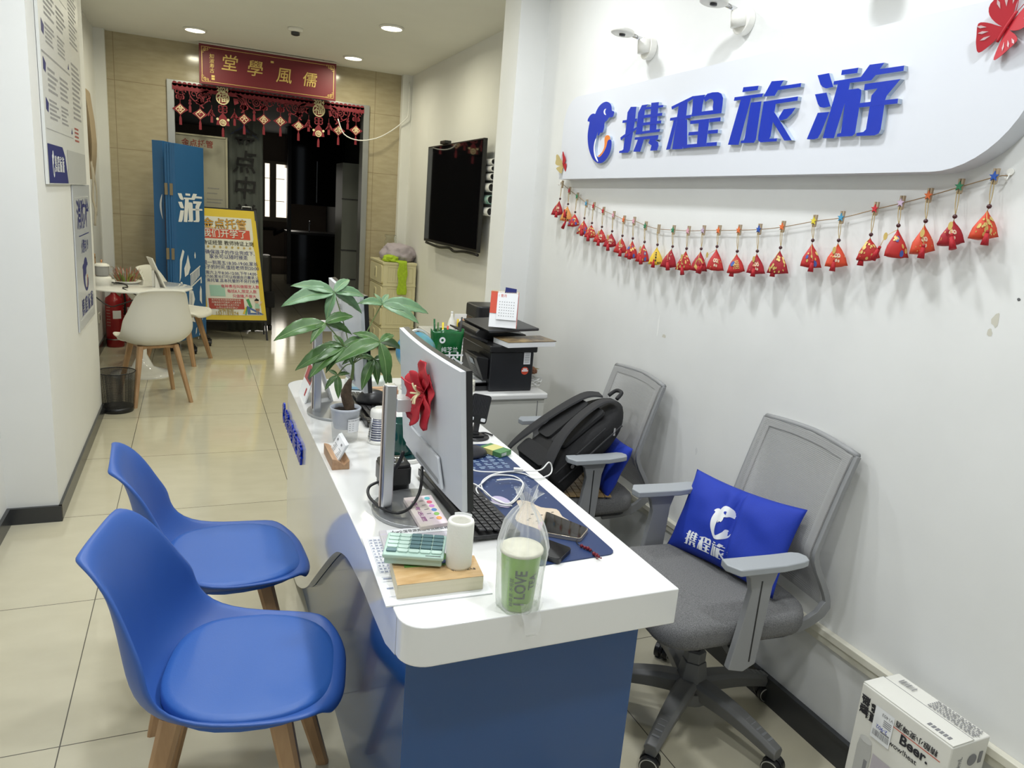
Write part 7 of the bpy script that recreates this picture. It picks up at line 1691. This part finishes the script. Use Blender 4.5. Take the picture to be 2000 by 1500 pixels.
mesh_obj('pictures', b, [mat('picture_red', (.40, .08, .08), .5), mat('picture_dark', (.05, .04, .05), .5), M_red], t)
t = thing('tissue_pack', 'white floral pack of tissues behind the plant on the desk', 'tissues', (.64, 2.93, Zd)); b = B(); rbox(b, .16, .10, 0, .05, .02, T=M4.Rotation(R(-20), 4, 'Z')); mesh_obj('pack', b, mat('tissue_pack', (.70, .72, .66), .3, nscale=25, col2=(.55, .66, .62)), t, bev=.012, bevseg=3)
b = B(); box(b, -.081, .081, -.052, -.048, .005, .015, T=M4.Rotation(R(-20), 4, 'Z')); mesh_obj('blue_band', b, mat('pale_blue', (.30, .52, .68), .4), t)
t = thing('kraft_box', 'small brown kraft box beside the tissue pack', 'box', (.68, 2.80, Zd)); b = B(); rbox(b, .12, .07, 0, .03, .005); mesh_obj('box_body', b, mat('kraft_brown', (.48, .30, .17), .7), t, bev=.001); b = B(); box(b, -.06, .06, -.002, .002, .0301, .0305); mesh_obj('lid_seam', b, M_bark, t)
t = thing('mouse', 'bulky black mouse lying behind the plant pot on the far keyboard side', 'mouse', (.60, 2.62, Zd+.026)); b = B()
for v in bmesh.ops.create_uvsphere(b, u_segments=24, v_segments=14, radius=1)['verts']:
    x, y, z = v.co; v.co = V((x*.06, y*.045*(1-.2*x), (z*.045 if z > 0 else z*.004)+.004))
mesh_obj('shell', b, M_black, t, smooth=True); b = B(); cyl(b, (-.03, -.004, .04), (-.03, .004, .04), .008, n=14); mesh_obj('scroll_wheel', b, M_dark, t)
# globe
t = thing('desk_globe', 'blue and green desk globe with a pale arc, seen behind the near monitor', 'globe', (P(812, 693, 1, 2.90).x, 2.90, Zd))
b = B(); bmesh.ops.create_uvsphere(b, u_segments=36, v_segments=24, radius=.085)
for v in b.verts: v.co.z += .16
mg = mat('globe_map', (.03, .24, .50), .15, nscale=9, col2=(.16, .30, .08)); mesh_obj('globe', b, mg, t, smooth=True)
b = B()
for i in range(24):
    a, c = R(-80+i*7), R(-80+(i+1)*7); prism(b, [((r)*cos(q), -.004, .16+(r)*sin(q)) for r, q in ((.090, a), (.098, a), (.098, c), (.090, c))], (0, .008, 0))
for v in b.verts: v.co = M4.Translation((0, 0, .16)) @ M4.Rotation(R(35), 4, 'Z') @ M4.Rotation(R(-35), 4, 'Y') @ M4.Translation((0, 0, -.16)) @ v.co
mesh_obj('meridian_arc', b, M_whitep, t)
b = B(); lathe(b, [(.0001, 0), (.06, 0), (.06, .01), (.012, .02), (.008, .06), (.0001, .06)], n=28); mesh_obj('foot', b, M_whitep, t, smooth=True)
# green tea pouch with pens
pcx = P(871, 700, 1, 3.02); t = thing('tea_pouch_pen_holder', 'green foil tea pouch with white characters, used as a pen holder', 'pouch', (pcx.x, 3.02, Zd)); (lambda *a: None)('POUCH', pcx)
wz = P(880, 640, 1, 3.02).z-Zd
b = B(); prev = None
for i in range(16):
    s = i/15; w_ = .075+.02*s; d_ = .035*(1-.35*s)*(1+.15*sin(s*9)); z = s*wz*.96
    cur = [b.verts.new(((.055+.022*s)*math.copysign(abs(cos(2*pi*j/28))**.7, cos(2*pi*j/28))+noise.noise(V((j, s*6, 2)))*.004, d_*sin(2*pi*j/28)*(1+.25*noise.noise(V((j*.7, s*5, 1)))), z+(.006*sin(j) if i == 15 else 0))) for j in range(28)]
    if prev: bridge(b, prev, cur)
    else: cap(b, cur[::-1])
    prev = cur
pb_ = mesh_obj('pouch', b, M_green, t, smooth=True, solid=.002)
b = B(); fp_ = lambda x, y: V((x, -.041-.001, y)); put_text(b, '茶', .10, lambda x, y: fp_(.02+x, wz*.36+y), bold=.004, mi=0); put_text(b, '纯芝兰', .026, lambda x, y: fp_(x, wz*.62+y), mi=0); 
for i in range(20): a, c = 2*pi*i/20, 2*pi*(i+1)/20; b.faces.new([b.verts.new(fp_(-.035+r*cos(q), wz*.80+r*sin(q))) for r, q in ((.006, a), (.014, a), (.014, c), (.006, c))])
mesh_obj('pouch_print', b, M_print, pb_)
for k, (x, m_, h_) in enumerate(((-.055, M_green, .05), (-.04, M_leaf, .035), (-.02, mat('pen_yellow', (.8, .62, .02), .4), .035), (.0, M_posterr, .02), (.055, M_dark, .06))):
    nm = ['green pen at the left edge of the tea pouch', 'dark green pen in the tea pouch, second from the left', 'yellow-capped pen in the middle of the tea pouch', 'short red pen in the tea pouch', 'thin dark pen at the right edge of the tea pouch'][k]
    b = B(); cyl(b, (0, 0, -.08), (x*.15, 0, h_), .005, .004, n=10); pen = mesh_obj('pen', b, m_, smooth=True); pen.location = (pcx.x+x, 3.02, Zd+wz*.95); tag(pen, nm, 'pen', 'pens in the tea pouch')
# ================================================================ CABINETS AND PRINTER
ZC = .72
t = thing('low_cabinet', 'low white cabinet with a moulded top edge, carrying the black printer', 'cabinet', (1.26, 3.28, 0))
b = B(); box(b, -.21, .19, -.37, .42, .0, ZC-.035); mesh_obj('body', b, mat('cabinet_white', (.66, .66, .60), .4), t, bev=.003)
b = B(); box(b, -.235, .212, -.40, .44, ZC-.030, ZC); mesh_obj('moulded_top', b, M_white, t, bev=.010, bevseg=4)
b = B(); box(b, -.225, .20, -.385, -.37, .03, ZC-.03); mesh_obj('end_panel', b, mat('cabinet_white', (.6, .6, .6)), t); b = B(); box(b, -.145, -.143, -.387, -.384, .03, ZC-.04); box(b, .165, .168, -.387, -.384, .03, ZC-.04); mesh_obj('panel_seam', b, M_printg, t)
t = thing('printer', 'black multifunction laser printer on the low white cabinet', 'printer', (1.30, 3.12, ZC))
b = B(); box(b, -.105, .105, -.19, .19, .0, .18); mesh_obj('body', b, mat('printer_black', (.014, .015, .018), .4), t, bev=.006, bevseg=3)
b = B(); box(b, -.115, .118, -.20, .20, .18, .211); mesh_obj('upper_body', b, M_black, t, bev=.006)
b = B(); prism(b, [(-.13, -.06, .212), (.12, -.06, .212), (.12, -.06, .238), (-.12, -.06, .261), (-.135, -.06, .246)], (0, .26, 0)); mesh_obj('scanner_lid', b, M_black, t, bev=.006, bevseg=3)
b = B(); prism(b, [(-.11, -.17, .262), (.13, -.17, .276), (.13, -.17, .288), (-.12, -.17, .275)], (0, .34, 0)); mesh_obj('feeder_tray', b, M_dark, t, bev=.004)
b = B(); prism(b, [(-.11, -.18, .05), (-.11, -.18, .15), (-.165, -.18, .16), (-.17, -.18, .15), (-.13, -.18, .05)], (0, .16, 0)); cpn = mesh_obj('control_panel', b, M_black, t, bev=.004)
pf_ = lambda x, y: V((-.1705+.04*(.15-y)/.1-.001, -.10-x+.0, y)); b = B(); flat_poly(b, rect2(-.02, .03, .115, .14), lambda x, y: V((-.1735+.4*(.15-y), -.10-x, y))); mesh_obj('display', b, mat('lcd_blue', (.10, .16, .22), .2), cpn)
b = B(); 
for r_ in range(4):
    for c_ in range(4): flat_poly(b, rect2(-.045+c_*.018, -.035+c_*.018, .065+r_*.011, .072+r_*.011), lambda x, y: V((-.1735+.4*(.15-y), -.11-x, y)))
mesh_obj('buttons', b, M_printg, cpn)
b = B(); box(b, -.23, -.10, -.17, .14, .022, .034); box(b, -.23, -.10, -.17, -.162, .0, .034); mesh_obj('paper_tray', b, M_black, t); b = B(); box(b, -.225, -.10, -.15, .12, .0345, .040); mesh_obj('paper_stack', b, M_paper, t)
b = B(); prism(b, [(-.11, -.15, .215), (-.19, -.15, .24), (-.19, -.15, .247), (-.11, -.15, .225)], (0, .3, 0)); mesh_obj('output_flap', b, M_black, t)
b = B(); flat_poly(b, rect2(.055, .088, .125, .185), lambda x, y: V((x, -.1915, y)), 0)
for k in range(6): flat_poly(b, rect2(.06, .083, .132+k*.008, .134+k*.008), lambda x, y: V((x, -.192, y)), 1)
mesh_obj('rating_label', b, [M_paper, M_printg], t)
b = B(); cyl(b, (.065, -.1905, .095), (.065, -.1915, .095), .018, n=24, mi=0); box(b, .05, .08, -.1925, -.1915, .092, .098, mi=1); flat_poly(b, rect2(.055, .075, .10, .106), lambda x, y: V((x, -.1922, y)), 1); mesh_obj('round_sticker', b, [M_posterr, M_paper], t)
t = thing('catalogue', 'thick catalogue with a brown picture cover lying on the printer, sticking out at the right', 'book', (1.375, 2.98, ZC+.252))
t.location = (1.365, 3.00, ZC+.212)
b = B(); T = M4.Rotation(R(8), 4, 'Z'); box(b, -.135, .115, -.115, .018, .0005, .024, T=T); mesh_obj('pages', b, M_paper, t, bev=.001); b = B(); box(b, -.137, .117, -.117, .02, .024, .027, T=T); mesh_obj('cover', b, mat('cover_brown', (.06, .035, .02), .3, nscale=18, col2=(.40, .28, .13)), t)
# lift lid and feeder over the catalogue is behind it
t = thing('desk_calendar', 'white tent desk calendar with a red edge standing on the printer', 'calendar', (1.27, 3.0, ZC+.288))
b = B(); Wk, Hk, Dk = .125, .155, .05
Tk = M4.Rotation(R(-25), 4, 'Z') 
def tk(*p): return Tk @ V(p)
prism(b, [tk(-Wk/2, -Dk, 0), tk(Wk/2, -Dk, 0), tk(Wk/2, -.003, Hk), tk(-Wk/2, -.003, Hk)], tk(0, .0025, 0)); prism(b, [tk(-Wk/2, Dk, 0), tk(Wk/2, Dk, 0), tk(Wk/2, .003, Hk), tk(-Wk/2, .003, Hk)], tk(0, .0025, 0)); mesh_obj('stand_card', b, M_paper, t)
b = B(); fk = lambda x, y: tk(x, -Dk*(1-y/Hk)-.0035, y); flat_poly(b, rect2(-Wk/2, -Wk/2+.03, .06, .155), fk, 0); flat_poly(b, rect2(Wk/2-.002, Wk/2, 0, .155), fk, 0); mesh_obj('red_strip', b, M_posterr, t)
b = B(); prism(b, [fk(x, y)+tk(0, -.002, 0) for x, y in rect2(-Wk/2+.03, Wk/2-.004, .035, .148)], tk(0, -.003, 0)); pg = mesh_obj('page_pad', b, M_paper, t)
b = B(); fk2 = lambda x, y: fk(x, y)+tk(0, -.0056, 0)
for r_ in range(6):
    for c_ in range(7): flat_poly(b, rect2(-.022+c_*.0105, -.018+c_*.0105, .05+r_*.012, .053+r_*.012), fk2, 0)
put_text(b, '1 壹月', .014, lambda x, y: fk2(-.01+x, .137+y), mi=1); mesh_obj('calendar_print', b, [M_printg, M_posterr], pg)
b = B(); prism(b, [tk(-.01, -.02, 0), tk(.05, -.02, 0), tk(.05, -.002, .17), tk(.0, -.002, .175)], tk(0, .002, 0)); mesh_obj('blue_backing', b, M_navy, t)
b = B(); 
for k in range(18): x = -Wk/2+.006+k*.0068; tube(b, [tk(x, -.006, Hk-.006), tk(x, 0, Hk+.004), tk(x, .006, Hk-.006)], .0009, 5, k=2)
mesh_obj('spiral_binding', b, M_gold, t)
# tape roll
t = thing('tape_roll', 'wide white printed adhesive tape roll on the low cabinet before the printer', 'tape', (1.10, 2.965, ZC))
b = B(); lathe(b, [(.026, 0), (.038, 0), (.040, .002), (.040, .046), (.038, .048), (.026, .048), (.026, 0)], n=48); mesh_obj('tape', b, mat('tape_cream', (.74, .72, .62), .35), t, smooth=False); b = B(); lathe(b, [(.0262, .002), (.0255, .046)], n=40); mesh_obj('core_print', b, mat('core_blue', (.10, .25, .42), .5), t, smooth=True)
b = B()
for k in range(6):
    a0 = R(-140+k*38)
    for i in range(16):
        a, c = 2*pi*i/16, 2*pi*(i+1)/16; b.faces.new([b.verts.new((.0404*cos(a0+r*cos(q)/.04), .0404*sin(a0+r*cos(q)/.04), .024+r*sin(q))) for r, q in ((.009, a), (.0103, a), (.0103, c), (.009, c))])
    for j in range(3): a1 = a0+R(19)+j*.04; b.faces.new([b.verts.new((.0404*cos(x), .0404*sin(x), z)) for x, z in ((a1, .020), (a1+.03, .020), (a1+.03, .027), (a1, .027))])
mesh_obj('logo_rings', b, M_printg, t)
b = B(); box(b, -.02, .02, -.015, .015, 0, .018); cl = tag(mesh_obj('binder_clip', b, M_black, bev=.006), 'small black clip on the cabinet behind the tape roll', 'clip'); cl.location = (1.12, 3.13, ZC)
b = B(); tube(b, [(-.01, 0, .018), (-.012, 0, .03), (.01, 0, .03), (.01, 0, .018)], .001); mesh_obj('clip_lever', b, M_silver, cl)
# cable coil and dried rose
b = B(); pts = []
for k in range(60): a = k*.62; pts.append((.045*cos(a)*(1+.2*sin(k*1.7)), .05*sin(a)*(1+.2*cos(k*2.3)), .008+.030*abs(sin(k*.37))))
tube(b, pts, .0022, 6, k=3); co = tag(mesh_obj('cable_coil', b, M_cordw, smooth=True), 'tangled coil of thin white cable at the right end of the low cabinet', 'cable'); co.location = (1.445, 3.03, ZC)
t = thing('dried_rose', 'withered brown rose with leaves lying behind the printer', 'flower', (1.45, 3.15, ZC+.03))
b = B(); tube(b, [(-.02, .12, .05), (0, .05, .03), (.03, -.03, .02)], .003); mesh_obj('stem', b, M_bark, t, smooth=True)
blob_obj('bloom', mat('dried_rose', (.30, .14, .08), .9), t, (.035, -.05, .022), (.018, .022, .018), 3, .5, 8, crease=.4)
b = B()
for k in range(5): c = V((.0+k*.008, .04-k*.02, .03)); vs = [b.verts.new(c+V(p)) for p in ((0, 0, 0), (.02, .01, .006), (.045, .0, .0), (.02, -.012, .002))]; b.faces.new(vs)
mesh_obj('leaves', b, mat('dried_leaf', (.26, .20, .08), .9), t, solid=.001)
# far cabinet with papers
t = thing('far_cabinet', 'second low grey-white cabinet behind the printer cabinet, heaped with papers', 'cabinet', (1.435, 4.12, 0)); b = B(); box(b, -.11, .11, -.38, .40, 0, .715); mesh_obj('body', b, mat('cabinet_grey', (.42, .42, .38), .5), t, bev=.003); b = B(); box(b, -.113, .113, -.39, .41, .715, .745); mesh_obj('top', b, M_white, t, bev=.004)
for k, (x, y, z, a) in enumerate(((1.43, 3.90, .745, 5), (1.43, 3.93, .762, -7), (1.435, 3.95, .779, 2))):
    t = thing('paper_stack', ['lowest stack of loose papers on the far cabinet', 'middle stack of loose papers on the far cabinet, turned slightly', 'topmost stack of papers on the far cabinet, under the colour set'][k], 'paper', (x, y, z), R(a), 'paper stacks on the far cabinet'); b = B()
    for i in range(6): box(b, -.085+.003*sin(i*3), .085+.003*sin(i*3), -.14, .14, i*.0027, i*.0027+.0018)
    mesh_obj('sheets', b, M_paper, t); b = B(); box(b, -.08, .08, -.142, -.1405, .004, .006); mesh_obj('dark_edge', b, M_printg, t)
t = thing('colour_tube_set', 'row of small yellow and orange paint tubes in a white box on the far cabinet', 'paint set', (1.455, 3.97, .797))
b = B(); box(b, -.07, .07, -.04, .04, 0, .03); box(b, -.07, .07, .03, .04, .03, .11); mesh_obj('carton', b, M_paper, t); 
for k in range(9): b = B(); cyl(b, (-.06+k*.015, -.0, .03), (-.06+k*.015, -.0, .085), .006, n=10); mesh_obj('paint_tube', b, [M_yellow, M_whitep, mat('tube_orange', (.70, .30, .08), .4)][k % 3], t)
t = thing('white_bottle', 'small white plastic bottle beside the paint tubes', 'bottle', (1.36, 3.98, .797)); b = B(); lathe(b, [(.0001, 0), (.022, 0), (.024, .05), (.016, .08), (.008, .10), (.006, .12), (.0001, .12)], n=20); mesh_obj('body', b, M_whitep, t, smooth=True); b = B(); cyl(b, (0, 0, .118), (0, 0, .128), .007, n=12); mesh_obj('cap', b, M_paper, t)
t = thing('black_case', 'black and brown box partly hidden behind the printer', 'box', (1.40, 3.55, ZC)); b = B(); rbox(b, .16, .18, 0, .24, .02); mesh_obj('brown_body', b, mat('case_brown', (.12, .08, .05), .5), t, bev=.004); b = B(); rbox(b, .17, .19, .24, .31, .03); mesh_obj('black_lid', b, M_black, t, bev=.01, bevseg=3)
